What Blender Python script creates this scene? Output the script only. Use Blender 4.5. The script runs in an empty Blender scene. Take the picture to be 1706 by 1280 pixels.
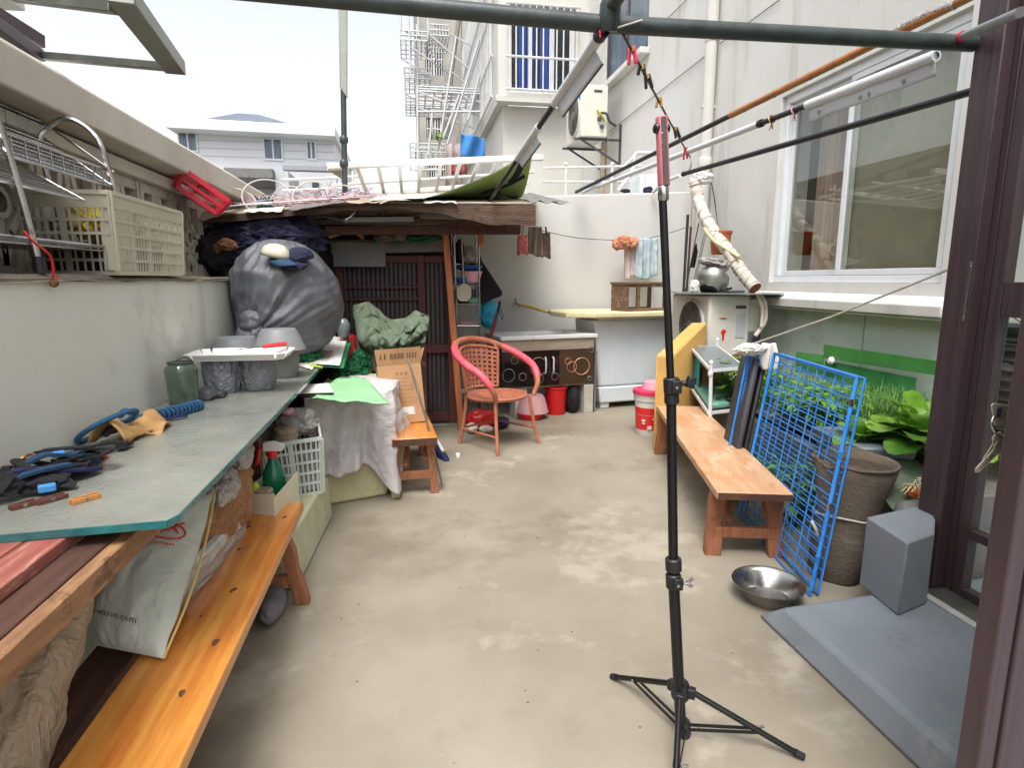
import bpy, bmesh, math, random
from math import sin, cos, pi, radians, atan2, sqrt
from mathutils import Vector as V, Matrix, noise
random.seed(7)
sc = bpy.context.scene
COL = sc.collection

# ------------------------------------------------------------------ camera
H = 1.3
TH, PS = radians(9.926), radians(9.671)
cam_d = bpy.data.cameras.new('camera'); cam = bpy.data.objects.new('camera', cam_d); COL.objects.link(cam)
cam.location = (0, 0, H); cam.rotation_euler = (pi/2-TH, 0, -PS)
cam_d.sensor_width = 36; cam_d.lens = 36*1000/1706; cam_d.clip_start = .05; cam_d.clip_end = 500
sc.camera = cam
# ------------------------------------------------------------------ sky, sun, exposure
EL, AZ = radians(62), radians(-160)          # sun high behind the camera, behind thin cloud
w = bpy.data.worlds.new('World'); sc.world = w; w.use_nodes = True
nt = w.node_tree; nt.nodes.clear()
sky = nt.nodes.new('ShaderNodeTexSky'); sky.sky_type = 'NISHITA'; sky.sun_disc = False
sky.sun_elevation = EL; sky.sun_rotation = AZ; sky.air_density = 1.0; sky.dust_density = 4.0; sky.ozone_density = 1.0
hs = nt.nodes.new('ShaderNodeHueSaturation'); hs.inputs['Saturation'].default_value = .26; hs.inputs['Value'].default_value = 1.0
bg = nt.nodes.new('ShaderNodeBackground'); bg.inputs['Strength'].default_value = .15
wo = nt.nodes.new('ShaderNodeOutputWorld')
nt.links.new(sky.outputs[0], hs.inputs['Color']); nt.links.new(hs.outputs[0], bg.inputs['Color']); nt.links.new(bg.outputs[0], wo.inputs['Surface'])
sl = bpy.data.lights.new('sun', 'SUN'); sl.energy = 1.2; sl.angle = radians(28); sl.color = (1, .97, .93)
sun = bpy.data.objects.new('sun', sl); COL.objects.link(sun)
sd = V((sin(AZ)*cos(EL), cos(AZ)*cos(EL), sin(EL)))   # towards the sun
sun.rotation_euler = sd.to_track_quat('Z', 'Y').to_euler(); sun.location = (-6, 3, 12)
vs = sc.view_settings; vs.view_transform = 'Standard'; vs.look = 'None'; vs.exposure = 1.13; vs.gamma = 1; vs.use_curve_mapping = False
sc.cycles.max_bounces = 8; sc.cycles.diffuse_bounces = 5; sc.cycles.glossy_bounces = 4; sc.cycles.transmission_bounces = 6; sc.cycles.transparent_max_bounces = 8
sc.cycles.caustics_reflective = False; sc.cycles.caustics_refractive = False

# ------------------------------------------------------------------ helpers
_R = Matrix.Rotation(-PS, 3, 'Z') @ Matrix.Rotation(pi/2-TH, 3, 'X')
def W(x, y, X=None, Y=None, Z=None):
    """a measured point: direction (photograph units) met with a known plane of the yard"""
    d = _R @ V(((x-853)/1000, -(y-640)/1000, -1))
    t = X/d.x if X is not None else Y/d.y if Y is not None else (Z-H)/d.z
    return V((0, 0, H)) + d*t
def lin(c):
    return tuple((u/255/12.92 if u <= 10 else ((u/255+.055)/1.055)**2.4) for u in c)
MATS = {}
def M(name, c1, c2=None, sc_=4., rough=.6, rv=.12, bump=.15, bs=40., metal=0., st=(1, 1, 1), coat=0., trans=0., spots=None, det=6, spec=.5, sheen=0, trl=0., crease=None):
    """procedural material: two tones by noise, optional blotches (colour, scale, threshold), fine relief; colours are sRGB 0-255"""
    m = bpy.data.materials.new(name); m.use_nodes = True; n = m.node_tree.nodes; L = m.node_tree.links
    b = n['Principled BSDF']
    if c2 is None: c2 = tuple(u*.84 for u in c1)
    tc = n.new('ShaderNodeTexCoord'); mp = n.new('ShaderNodeMapping'); mp.inputs['Scale'].default_value = st
    L.new(tc.outputs['Object'], mp.inputs['Vector'])
    n1 = n.new('ShaderNodeTexNoise'); n1.inputs['Scale'].default_value = sc_; n1.inputs['Detail'].default_value = det; n1.inputs['Roughness'].default_value = .62
    L.new(mp.outputs[0], n1.inputs['Vector'])
    cr = n.new('ShaderNodeValToRGB'); cr.color_ramp.elements[0].position = .32; cr.color_ramp.elements[1].position = .68
    cr.color_ramp.elements[0].color = (*lin(c2), 1); cr.color_ramp.elements[1].color = (*lin(c1), 1)
    L.new(n1.outputs['Fac'], cr.inputs['Fac']); col = cr.outputs['Color']
    for sp in (spots or []):
        c, s, th = sp[:3]
        n3 = n.new('ShaderNodeTexNoise'); n3.inputs['Scale'].default_value = s; n3.inputs['Detail'].default_value = 5; n3.inputs['Roughness'].default_value = .7
        off = n.new('ShaderNodeMapping'); off.inputs['Location'].default_value = (s*1.7, th*31, 3.3); off.inputs['Scale'].default_value = sp[4] if len(sp) > 4 else (1, 1, 1)
        L.new(tc.outputs['Object'], off.inputs['Vector']); L.new(off.outputs[0], n3.inputs['Vector'])
        r3 = n.new('ShaderNodeMapRange'); r3.inputs['From Min'].default_value = th; r3.inputs['From Max'].default_value = th+.09
        r3.inputs['To Max'].default_value = sp[3] if len(sp) > 3 else .8
        L.new(n3.outputs['Fac'], r3.inputs['Value'])
        mx = n.new('ShaderNodeMix'); mx.data_type = 'RGBA'; L.new(r3.outputs[0], mx.inputs['Factor'])
        L.new(col, mx.inputs[6]); mx.inputs[7].default_value = (*lin(c), 1); col = mx.outputs[2]
    L.new(col, b.inputs['Base Color'])
    n2 = n.new('ShaderNodeTexNoise'); n2.inputs['Scale'].default_value = bs; n2.inputs['Detail'].default_value = 4
    L.new(mp.outputs[0], n2.inputs['Vector'])
    rr = n.new('ShaderNodeMapRange'); rr.inputs['To Min'].default_value = max(.02, rough-rv); rr.inputs['To Max'].default_value = min(1, rough+rv)
    L.new(n1.outputs['Fac'], rr.inputs['Value']); L.new(rr.outputs[0], b.inputs['Roughness'])
    if bump:
        bp = n.new('ShaderNodeBump'); bp.inputs['Strength'].default_value = bump; bp.inputs['Distance'].default_value = .01
        L.new(n2.outputs['Fac'], bp.inputs['Height']); L.new(bp.outputs[0], b.inputs['Normal'])
        if crease:                                                  # sharp folds: ridges of a warped noise
            last = None
            for kk, (fs_c, st_c) in enumerate(((crease[0], crease[1]), (crease[0]*2.7, crease[1]*.6))):
                nc = n.new('ShaderNodeTexNoise'); nc.inputs['Scale'].default_value = fs_c; nc.inputs['Detail'].default_value = 3; nc.inputs['Distortion'].default_value = 1.2
                L.new(tc.outputs['Object'], nc.inputs['Vector'])
                s1 = n.new('ShaderNodeMath'); s1.operation = 'SUBTRACT'; s1.inputs[1].default_value = .5; L.new(nc.outputs['Fac'], s1.inputs[0])
                s2 = n.new('ShaderNodeMath'); s2.operation = 'ABSOLUTE'; L.new(s1.outputs[0], s2.inputs[0])
                s3 = n.new('ShaderNodeMath'); s3.operation = 'POWER'; s3.inputs[1].default_value = .6; L.new(s2.outputs[0], s3.inputs[0])
                bc = n.new('ShaderNodeBump'); bc.invert = True; bc.inputs['Strength'].default_value = st_c; bc.inputs['Distance'].default_value = .03
                L.new(s3.outputs[0], bc.inputs['Height'])
                if last: L.new(last, bc.inputs['Normal'])
                last = bc.outputs[0]
            L.new(last, bp.inputs['Normal'])
    b.inputs['Metallic'].default_value = metal; b.inputs['Coat Weight'].default_value = coat; b.inputs['Coat Roughness'].default_value = .15
    b.inputs['Transmission Weight'].default_value = trans; b.inputs['Specular IOR Level'].default_value = spec
    if sheen: b.inputs['Sheen Weight'].default_value = sheen
    if trl:
        o = n['Material Output']; ts = n.new('ShaderNodeBsdfTranslucent'); L.new(col, ts.inputs['Color'])
        ms = n.new('ShaderNodeMixShader'); ms.inputs[0].default_value = trl; L.new(b.outputs[0], ms.inputs[1]); L.new(ts.outputs[0], ms.inputs[2]); L.new(ms.outputs[0], o.inputs['Surface'])
    MATS[name] = m; return m
def glassmat(name, tint, rough=.02, mixw=.85, refl=.5):
    """thin pane: see-through with a Fresnel mirror"""
    m = bpy.data.materials.new(name); m.use_nodes = True; n = m.node_tree.nodes; L = m.node_tree.links; n.remove(n['Principled BSDF'])
    t = n.new('ShaderNodeBsdfTransparent'); t.inputs[0].default_value = (*tint, 1)
    g = n.new('ShaderNodeBsdfGlossy'); g.inputs['Roughness'].default_value = rough; g.inputs[0].default_value = (.95, .97, .95, 1)
    ge = n.new('ShaderNodeNewGeometry'); dt = n.new('ShaderNodeVectorMath'); dt.operation = 'DOT_PRODUCT'; L.new(ge.outputs['Incoming'], dt.inputs[0]); L.new(ge.outputs['Normal'], dt.inputs[1])
    ab = n.new('ShaderNodeMath'); ab.operation = 'ABSOLUTE'; L.new(dt.outputs['Value'], ab.inputs[0])
    om = n.new('ShaderNodeMath'); om.operation = 'SUBTRACT'; om.inputs[0].default_value = 1; L.new(ab.outputs[0], om.inputs[1])
    pw = n.new('ShaderNodeMath'); pw.operation = 'POWER'; pw.inputs[1].default_value = 5; L.new(om.outputs[0], pw.inputs[0])
    fr = n.new('ShaderNodeMapRange'); fr.inputs['To Min'].default_value = refl; L.new(pw.outputs[0], fr.inputs['Value'])
    nz = n.new('ShaderNodeTexNoise'); nz.inputs['Scale'].default_value = 1.3; bp = n.new('ShaderNodeBump'); bp.inputs['Strength'].default_value = .02
    tc = n.new('ShaderNodeTexCoord'); L.new(tc.outputs['Object'], nz.inputs['Vector']); L.new(nz.outputs['Fac'], bp.inputs['Height']); L.new(bp.outputs[0], g.inputs['Normal'])
    mx = n.new('ShaderNodeMixShader'); L.new(fr.outputs[0], mx.inputs[0]); L.new(t.outputs[0], mx.inputs[1]); L.new(g.outputs[0], mx.inputs[2])
    L.new(mx.outputs[0], n['Material Output'].inputs['Surface']); MATS[name] = m; return m

class MB:
    def __init__(s, mtx=None): s.v = []; s.f = []; s.M = mtx
    def add(s, vs, fs):
        o = len(s.v)
        s.v += [(s.M @ V(p)) if s.M else V(p) for p in vs]
        s.f += [tuple(i+o for i in f) for f in fs]; return s
    def hexa(s, b, t):
        return s.add(list(b)+list(t), [(3, 2, 1, 0), (4, 5, 6, 7), (0, 1, 5, 4), (1, 2, 6, 5), (2, 3, 7, 6), (3, 0, 4, 7)])
    def bx(s, x0, x1, y0, y1, z0, z1):
        q = [(x0, y0), (x1, y0), (x1, y1), (x0, y1)]
        return s.hexa([(x, y, z0) for x, y in q], [(x, y, z1) for x, y in q])
    def box(s, c, sz, rx=0, ry=0, rz=0):
        m = Matrix.Translation(V(c)) @ Matrix.Rotation(rz, 4, 'Z') @ Matrix.Rotation(ry, 4, 'Y') @ Matrix.Rotation(rx, 4, 'X')
        a, b, h = sz[0]/2, sz[1]/2, sz[2]/2; q = [(-a, -b), (a, -b), (a, b), (-a, b)]
        return s.hexa([m @ V((x, y, -h)) for x, y in q], [m @ V((x, y, h)) for x, y in q])
    def beam(s, a, b, wd, th, up=(0, 0, 1)):
        a, b = V(a), V(b); d = (b-a).normalized(); u = V(up); x = d.cross(u)
        if x.length < 1e-4: x = d.cross(V((1, 0, 0)))
        x.normalize(); y = x.cross(d)
        c = [(-wd/2, -th/2), (wd/2, -th/2), (wd/2, th/2), (-wd/2, th/2)]
        return s.hexa([a+x*p+y*q for p, q in c], [b+x*p+y*q for p, q in c])
    def tube(s, pts, r, n=8, closed=False, cap=True):
        P = [V(p) for p in pts]; k = len(P); R = r if isinstance(r, (list, tuple)) else [r]*k
        vs, fs = [], []; nrm = None
        for i in range(k):
            if closed: t = P[(i+1) % k]-P[i-1]
            else: t = P[min(i+1, k-1)]-P[max(i-1, 0)]
            if t.length < 1e-9: t = V((0, 0, 1))
            t.normalize()
            if nrm is None:
                nrm = t.orthogonal().normalized()
            else:
                nrm = nrm - t*nrm.dot(t)
                nrm = nrm.normalized() if nrm.length > 1e-6 else t.orthogonal().normalized()
            bn = t.cross(nrm)
            for j in range(n):
                a = 2*pi*j/n; vs.append(P[i]+(nrm*cos(a)+bn*sin(a))*R[i])
        for i in range(k if closed else k-1):
            i2 = (i+1) % k
            for j in range(n):
                j2 = (j+1) % n; fs.append((i*n+j, i*n+j2, i2*n+j2, i2*n+j))
        if cap and not closed: fs.append(tuple(range(n-1, -1, -1))); fs.append(tuple((k-1)*n+j for j in range(n)))
        return s.add(vs, fs)
    def lathe(s, c, prof, n=20, ax=None, capb=True, capt=False, wob=0):
        m = Matrix.Translation(V(c)) @ (ax.to_4x4() if ax else Matrix.Identity(4)); vs, fs = [], []
        for r, z in prof:
            for j in range(n):
                a = 2*pi*j/n; q = r*(1+wob*sin(3*a+z*9)); vs.append(m @ V((q*cos(a), q*sin(a), z)))
        for i in range(len(prof)-1):
            for j in range(n):
                j2 = (j+1) % n; fs.append((i*n+j, i*n+j2, (i+1)*n+j2, (i+1)*n+j))
        if capb: fs.append(tuple(range(n-1, -1, -1)))
        if capt: fs.append(tuple((len(prof)-1)*n+j for j in range(n)))
        return s.add(vs, fs)
    def prism(s, poly, vec):
        k = len(poly); a = [V(p) for p in poly]; b = [p+V(vec) for p in a]
        return s.add(a+b, [tuple(range(k-1, -1, -1)), tuple(range(k, 2*k))]+[(i, (i+1) % k, k+(i+1) % k, k+i) for i in range(k)])
    def grid(s, fn, nu, nv, wu=False):
        vs = [fn(i/nu, j/nv) for i in range(nu if wu else nu+1) for j in range(nv+1)]; fs = []; c = nu if wu else nu+1
        for i in range(nu):
            for j in range(nv):
                a, b = i*(nv+1)+j, ((i+1) % c)*(nv+1)+j; fs.append((a, b, b+1, a+1))
        return s.add(vs, fs)
    def blob(s, c, r, seed=0, amp=.15, fr=2., sub=4, crease=0., fl=None, ax=None):
        bm = bmesh.new(); bmesh.ops.create_icosphere(bm, subdivisions=sub, radius=1)
        o = V((seed*7.3, seed*3.1, seed*1.7)); c = V(c); vs = []
        for v in bm.verts:
            p = v.co.normalized(); d = 1+amp*noise.fractal(p*fr+o, 1., 2., 3)
            if crease: d += crease*(.5-abs(noise.noise(p*fr*2.3+o*2)))+crease*.5*(.5-abs(noise.noise(p*fr*5+o)))
            q = V((p.x*r[0], p.y*r[1], p.z*r[2]))*d
            if fl is not None and q.z < fl: q.z = fl+(q.z-fl)*.08
            if ax: q = ax @ q
            vs.append(c+q)
        bm.verts.index_update(); fs = [tuple(v.index for v in f.verts) for f in bm.faces]; bm.free()
        return s.add(vs, fs)
    def leaf(s, base, d, L, wd, droop=.5, up=V((0, 0, 1)), nl=6, cup=.25, wav=0.0, rnd=0):
        d = V(d).normalized(); x = d.cross(up)
        if x.length < 1e-3: x = V((1, 0, 0))
        x.normalize(); vs, fs = [], []; p = V(base); dd = d.copy()
        for i in range(nl+1):
            t = i/nl; hw = wd/2*(sin(pi*min(1, t**.75*.97+.03)))*(1 if i else .25)
            if rnd: hw = wd/2*sqrt(max(.02, 1-((t-.62)/.40)**2)) if t > .25 else wd/2*(.12+.25*t/.25)
            nn = x.cross(dd).normalized(); wv = wav*sin(t*14+base[0]*40)
            vs += [p-x*hw+nn*(hw*cup+wv), p-x*hw*.5+nn*(hw*cup*.4), p.copy(), p+x*hw*.5+nn*(hw*cup*.4), p+x*hw+nn*(hw*cup-wv)]
            p = p+dd*(L/nl); dd = (dd+V((0, 0, -1))*droop/nl).normalized()
        for i in range(nl):
            for j in range(4): a = i*5+j; fs.append((a, a+1, a+6, a+5))
        return s.add(vs, fs)

MW = {}
def T(name, label, cat, loc, rz=0., group=None):
    o = bpy.data.objects.new(name, None); COL.objects.link(o); o.location = V(loc); o.rotation_euler = (0, 0, rz); o.empty_display_size = .1
    o['label'] = label; o['category'] = cat
    if group: o['group'] = group
    MW[o.name] = Matrix.Translation(V(loc)) @ Matrix.Rotation(rz, 4, 'Z'); return o
def put(name, mb, mat, parent=None, local=False, sm=40, bev=0, sol=0, sub=0, label=None, loc=None, kind=None):
    mw = MW[parent.name] if parent else Matrix.Translation(V(loc or (0, 0, 0)))
    vs = mb.v
    if not local: iv = mw.inverted(); vs = [iv @ p for p in vs]
    me = bpy.data.meshes.new(name); me.from_pydata([tuple(p) for p in vs], [], mb.f); me.update()
    bm = bmesh.new(); bm.from_mesh(me); bmesh.ops.recalc_face_normals(bm, faces=bm.faces); bm.to_mesh(me); bm.free()
    me.materials.append(MATS[mat] if isinstance(mat, str) else mat)
    if sm:
        for p in me.polygons: p.use_smooth = True
        me.set_sharp_from_angle(angle=radians(sm))
    o = bpy.data.objects.new(name, me); COL.objects.link(o)
    if parent: o.parent = parent; MW[o.name] = mw
    else:
        o.location = V(loc or (0, 0, 0)); MW[o.name] = mw
    if sol: q = o.modifiers.new('thickness', 'SOLIDIFY'); q.thickness = sol; q.offset = 0
    if bev: q = o.modifiers.new('bevel', 'BEVEL'); q.width = bev; q.segments = 2; q.limit_method = 'ANGLE'; q.angle_limit = radians(40)
    if sub: q = o.modifiers.new('subdivision', 'SUBSURF'); q.levels = sub; q.render_levels = sub
    if label: o['label'] = label
    if kind: o['kind'] = kind
    return o
def one(name, label, cat, mb, mat, group=None, **kw):
    """a thing that is a single mesh; its origin sits at its base"""
    xs = [p.x for p in mb.v]; ys = [p.y for p in mb.v]; zs = [p.z for p in mb.v]
    o = put(name, mb, mat, None, loc=((min(xs)+max(xs))/2, (min(ys)+max(ys))/2, min(zs)), **kw)
    o['label'] = label; o['category'] = cat
    if group: o['group'] = group
    return o
def structure(name, mb, mat, **kw):
    o = put(name, mb, mat, None, **kw); o['kind'] = 'structure'; return o
def like(o, parent, off=(0, 0, 0), rz=0, sx=1):
    """another piece with the same mesh"""
    c = o.copy(); COL.objects.link(c); c.parent = parent; c.location = V(off); c.rotation_euler = (0, 0, rz); c.scale.x = sx; MW[c.name] = MW[parent.name]; return c
def text(name, s, size, org, xd, yd, mat, parent, off=.0015, bold=0):
    cu = bpy.data.curves.new(name, 'FONT'); cu.body = s; cu.size = size; cu.offset = bold; cu.resolution_u = 2
    t = bpy.data.objects.new(name, cu); COL.objects.link(t); bpy.context.view_layer.update()
    me = bpy.data.meshes.new_from_object(t.evaluated_get(bpy.context.evaluated_depsgraph_get()))
    bpy.data.objects.remove(t)
    xd, yd = V(xd).normalized(), V(yd).normalized(); nd = xd.cross(yd).normalized(); b = MB()
    b.add([V(org)+xd*v.co.x+yd*v.co.y+nd*off for v in me.vertices], [tuple(p.vertices) for p in me.polygons])
    bpy.data.meshes.remove(me); return put(name, b, mat, parent, sm=0)
def arc(c, r, a0, a1, n, ux, uy):
    c, ux, uy = V(c), V(ux), V(uy); return [c+ux*(r*cos(a0+(a1-a0)*i/n))+uy*(r*sin(a0+(a1-a0)*i/n)) for i in range(n+1)]
def bez(a, b, c, d, n=12):
    a, b, c, d = V(a), V(b), V(c), V(d); return [a*(1-t)**3+b*3*t*(1-t)**2+c*3*t*t*(1-t)+d*t**3 for t in [i/n for i in range(n+1)]]
def spline(pts, k=6):
    P = [V(p) for p in pts]; out = []
    for i in range(len(P)-1):
        p0, p1, p2, p3 = P[max(i-1, 0)], P[i], P[i+1], P[min(i+2, len(P)-1)]
        for j in range(k):
            t = j/k; out.append(.5*((2*p1)+(p2-p0)*t+(2*p0-5*p1+4*p2-p3)*t*t+(3*p1-p0-3*p2+p3)*t**3))
    out.append(P[-1]); return out

# ------------------------------------------------------------------ materials
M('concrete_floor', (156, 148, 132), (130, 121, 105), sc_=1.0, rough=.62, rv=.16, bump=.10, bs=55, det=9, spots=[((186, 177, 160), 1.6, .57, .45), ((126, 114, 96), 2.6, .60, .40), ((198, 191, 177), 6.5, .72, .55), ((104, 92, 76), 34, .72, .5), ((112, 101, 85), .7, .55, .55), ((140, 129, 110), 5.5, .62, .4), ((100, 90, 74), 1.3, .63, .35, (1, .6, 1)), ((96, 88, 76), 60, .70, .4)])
M('soil', (84, 68, 52), (50, 40, 31), sc_=30, rough=.95, bump=.8, bs=60)
M('white_wall', (209, 208, 203), (200, 199, 193), sc_=1.4, rough=.85, bump=.08, bs=80, spots=[((172, 170, 161), 1.1, .55, .5, (2.4, 2.4, .3)), ((160, 156, 146), 3.2, .60, .35, (2.2, 2.2, .12)), ((150, 146, 136), 11, .71, .4), ((218, 218, 214), 2.2, .62, .5, (1, 1, .7))])
M('left_wall_paint', (220, 219, 210), (210, 209, 199), sc_=1.1, rough=.8, bump=.07, bs=60, spots=[((176, 174, 164), 2.4, .58, .4, (1, 1, .2)), ((168, 166, 156), 1.4, .56, .5), ((140, 135, 124), 9, .73, .4)])
M('back_wall_paint', (202, 201, 197), (193, 192, 188), sc_=1., rough=.8, bump=.06, bs=70, spots=[((190, 189, 186), 1.8, .60, .5, (1.5, 1, .6))])
M('green_wall', (204, 214, 203), (193, 204, 192), sc_=1.5, rough=.85, bump=.08, bs=60, spots=[((150, 162, 148), 1.2, .58, .5)])
M('dirty_ledge', (128, 118, 104), (92, 83, 72), sc_=7, rough=.9, bump=.4, bs=60, spots=[((66, 58, 49), 5, .55, .7)])
M('breeze_block', (196, 188, 175), (172, 163, 149), sc_=9, rough=.9, bump=.35, bs=70, spots=[((112, 104, 92), 12, .60, .6)])
M('grey_render', (140, 134, 124), (112, 106, 97), sc_=8, rough=.95, bump=.3, bs=50, spots=[((88, 82, 74), 6, .58, .5)])
M('cap_paint', (205, 200, 190), (190, 184, 172), sc_=2.2, rough=.85, bump=.1, bs=50, spots=[((152, 141, 124), 4, .62, .6, (1, .3, 3))])
M('far_white', (222, 225, 228), (213, 217, 220), sc_=.3, rough=.8, bump=0)
M('far_line', (188, 191, 194), (176, 179, 182), sc_=.5, rough=.8, bump=0)
M('far_grey', (150, 154, 160), (132, 136, 142), sc_=.5, rough=.8, bump=0)
M('roof_slate', (104, 112, 124), (88, 96, 108), sc_=1.2, rough=.7, bump=.2, bs=6)
M('far_stucco', (206, 204, 198), (190, 187, 179), sc_=.7, rough=.9, bump=.05, bs=20, spots=[((164, 158, 146), .8, .6, .5, (1, 1, .25))])
M('aged_wall', (172, 168, 160), (140, 137, 130), sc_=1.0, rough=.9, bump=.1, bs=20, spots=[((112, 108, 101), 1.2, .57, .6, (1, 1, .2))])
M('window_dark', (44, 50, 60), (28, 32, 40), sc_=1.5, rough=.18, bump=0, spec=.7)
M('window_grey', (104, 122, 138), (70, 88, 104), sc_=1.8, rough=.2, bump=0, st=(3, 3, .5))
M('blue_curtain', (44, 88, 168), (24, 52, 112), sc_=3, rough=.7, bump=0, st=(9, 9, .4))
M('white_metal', (214, 214, 212), (196, 196, 193), sc_=6, rough=.45, bump=.03, spots=[((150, 138, 120), 14, .68, .5)])
M('rack_metal', (196, 198, 198), (176, 178, 178), sc_=5, rough=.5, bump=0)
M('thin_pvc', (232, 233, 236), (222, 223, 228), sc_=4, rough=.4, bump=.02, trl=.65)
M('insect_screen', (172, 164, 148), (146, 138, 123), sc_=2.2, rough=.85, bump=.3, bs=240, spots=[((108, 100, 87), 1.6, .55, .6, (1, 1, .5)), ((172, 164, 148), 2.4, .60, .5, (1, .6, 2))])
M('white_pvc', (222, 224, 226), (208, 211, 214), sc_=4, rough=.35, bump=.02, spots=[((176, 172, 164), 10, .66, .4)])
M('window_alu', (226, 229, 231), (214, 217, 220), sc_=3, rough=.35, bump=.02)
M('dark_pipe', (62, 72, 70), (44, 52, 52), sc_=14, rough=.42, bump=.08, bs=60, spots=[((92, 82, 68), 20, .68, .5)])
M('black_paint', (30, 30, 34), (20, 20, 23), sc_=12, rough=.42, bump=.03, spots=[((78, 72, 66), 34, .70, .5)])
M('black_metal', (22, 22, 25), (14, 14, 16), sc_=8, rough=.36, bump=.02, metal=.2)
M('black_plastic', (30, 30, 33), (20, 20, 22), sc_=9, rough=.5, bump=.05)
M('chrome', (200, 200, 202), (170, 168, 166), sc_=8, rough=.2, metal=1, bump=.02, spots=[((120, 104, 84), 30, .66, .7)])
M('steel', (190, 188, 184), (168, 165, 160), sc_=7, rough=.24, metal=1, bump=.03, bs=90)
M('alu_dull', (168, 170, 162), (140, 142, 134), sc_=6, rough=.38, metal=.9, bump=.08)
M('rust', (132, 84, 52), (84, 54, 38), sc_=18, rough=.9, bump=.4, bs=80)
M('brown_frame', (74, 58, 62), (60, 46, 50), sc_=2, rough=.42, bump=.12, bs=16, st=(30, 30, 1), coat=.15)
M('orange_wood', (212, 150, 70), (180, 102, 42), sc_=2.2, rough=.34, rv=.1, bump=.10, bs=24, st=(16, 1.1, 16), coat=.35, spots=[((146, 66, 28), 1.3, .52, .65, (3, .6, 1)), ((88, 46, 22), 6.5, .70, .85, (1, .5, 1))])
M('worn_bench', (200, 162, 126), (182, 138, 102), sc_=3, rough=.55, rv=.12, bump=.18, bs=30, st=(7, 1.1, 7), spots=[((208, 128, 70), 4.2, .55, .65, (1, .6, 1)), ((206, 182, 152), 5.1, .56, .7, (1.4, .5, 1)), ((150, 112, 84), 9, .62, .55), ((120, 96, 78), 17, .67, .5)])
M('bench_leg', (160, 104, 72), (124, 76, 52), sc_=3, rough=.6, bump=.15, bs=30, st=(14, 14, 1.5), spots=[((112, 60, 38), 5, .6, .6)])
M('bench_edge', (96, 62, 46), (66, 42, 34), sc_=9, rough=.8, bump=.3)
M('red_wood', (172, 104, 92), (142, 76, 66), sc_=3, rough=.7, bump=.3, bs=30, st=(16, 1, 16), spots=[((206, 164, 138), 6, .54, .75, (4, .3, 1)), ((90, 44, 38), 4, .63, .6, (3, .5, 1))])
M('dark_wood', (96, 62, 48), (62, 40, 33), sc_=3, rough=.75, bump=.3, bs=30, st=(10, 1, 10), spots=[((150, 106, 72), 6, .58, .6, (1, .4, 2))])
M('rail_wood', (164, 124, 88), (116, 80, 55), sc_=5, rough=.75, bump=.3, bs=26, st=(6, 1, 6), spots=[((72, 46, 34), 5.5, .56, .85, (1, .6, 1)), ((206, 178, 142), 8, .60, .7, (1, .4, 1)), ((96, 66, 48), 14, .60, .7)])
M('rotten_wood', (106, 82, 67), (66, 50, 42), sc_=4, rough=.9, bump=.9, bs=24, st=(1, 8, 8), spots=[((152, 100, 68), 4, .58, .6, (.4, 3, 3)), ((48, 34, 29), 5, .6, .7)])
M('orange_post', (196, 122, 78), (164, 92, 56), sc_=3, rough=.6, bump=.15, st=(12, 12, 1.2), spots=[((118, 66, 44), 5, .64, .6)])
M('red_frame', (98, 48, 42), (70, 36, 33), sc_=4, rough=.65, bump=.15, st=(8, 8, 1))
M('dark_slat', (80, 66, 70), (54, 45, 50), sc_=4, rough=.55, bump=.1, st=(8, 8, 1))
M('old_crate_wood', (128, 98, 76), (88, 64, 50), sc_=3, rough=.85, bump=.5, bs=30, st=(1.5, 10, 10), spots=[((172, 150, 128), 7, .57, .7, (.6, 3, 3)), ((196, 190, 180), 40, .72, .8)])
M('bamboo', (176, 116, 60), (138, 82, 40), sc_=7, rough=.5, bump=.15, st=(4, 1, 4), coat=.2)
M('ivory_plastic', (206, 200, 182), (190, 183, 162), sc_=4, rough=.42, bump=.04, spots=[((164, 150, 122), 7, .62, .6)], trl=.12)
M('mint_plastic', (206, 216, 206), (190, 200, 190), sc_=4, rough=.45, bump=.03, trl=.1)
M('red_plastic', (214, 46, 70), (190, 34, 56), sc_=4, rough=.38, bump=.03, trl=.1)
M('pink_plastic', (236, 64, 104), (216, 48, 88), sc_=4, rough=.4, bump=.05)
M('pink_tape', (226, 98, 110), (204, 76, 92), sc_=9, rough=.45, bump=.25, bs=30)
M('light_pink', (222, 170, 184), (206, 150, 166), sc_=4, rough=.4, bump=.03)
M('dusty_pink', (196, 150, 152), (176, 130, 134), sc_=5, rough=.6, bump=.05)
M('bright_red', (214, 34, 38), (186, 24, 30), sc_=3, rough=.4, bump=.03)
M('label_red', (218, 46, 44), (204, 36, 36), sc_=3, rough=.35, bump=0)
M('dark_red', (122, 26, 44), (96, 20, 36), sc_=6, rough=.55, bump=.1)
M('blue_wire', (58, 140, 218), (40, 116, 196), sc_=9, rough=.4, bump=.04, spots=[((120, 104, 90), 30, .71, .6)])
M('web_blue', (30, 70, 100), (20, 48, 74), sc_=40, rough=.8, bump=.4, bs=160)
M('blue_rope', (34, 92, 130), (22, 64, 96), sc_=60, rough=.75, bump=.5, bs=160)
M('navy_cloth', (30, 34, 62), (20, 22, 44), crease=(7, .5), sc_=9, rough=.9, bump=.3, bs=140)
M('navy_rope', (28, 40, 96), (16, 22, 56), sc_=40, rough=.8, bump=.4, bs=160)
M('black_cloth', (30, 29, 33), (19, 19, 23), sc_=9, rough=.9, bump=.3, bs=120)
M('blue_plastic', (40, 96, 176), (28, 72, 146), sc_=4, rough=.4, bump=.03)
M('teal_plastic', (32, 160, 190), (22, 136, 168), sc_=4, rough=.6, bump=.1, spots=[((204, 70, 90), 9, .68, .9), ((204, 220, 220), 13, .70, .7)])
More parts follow.
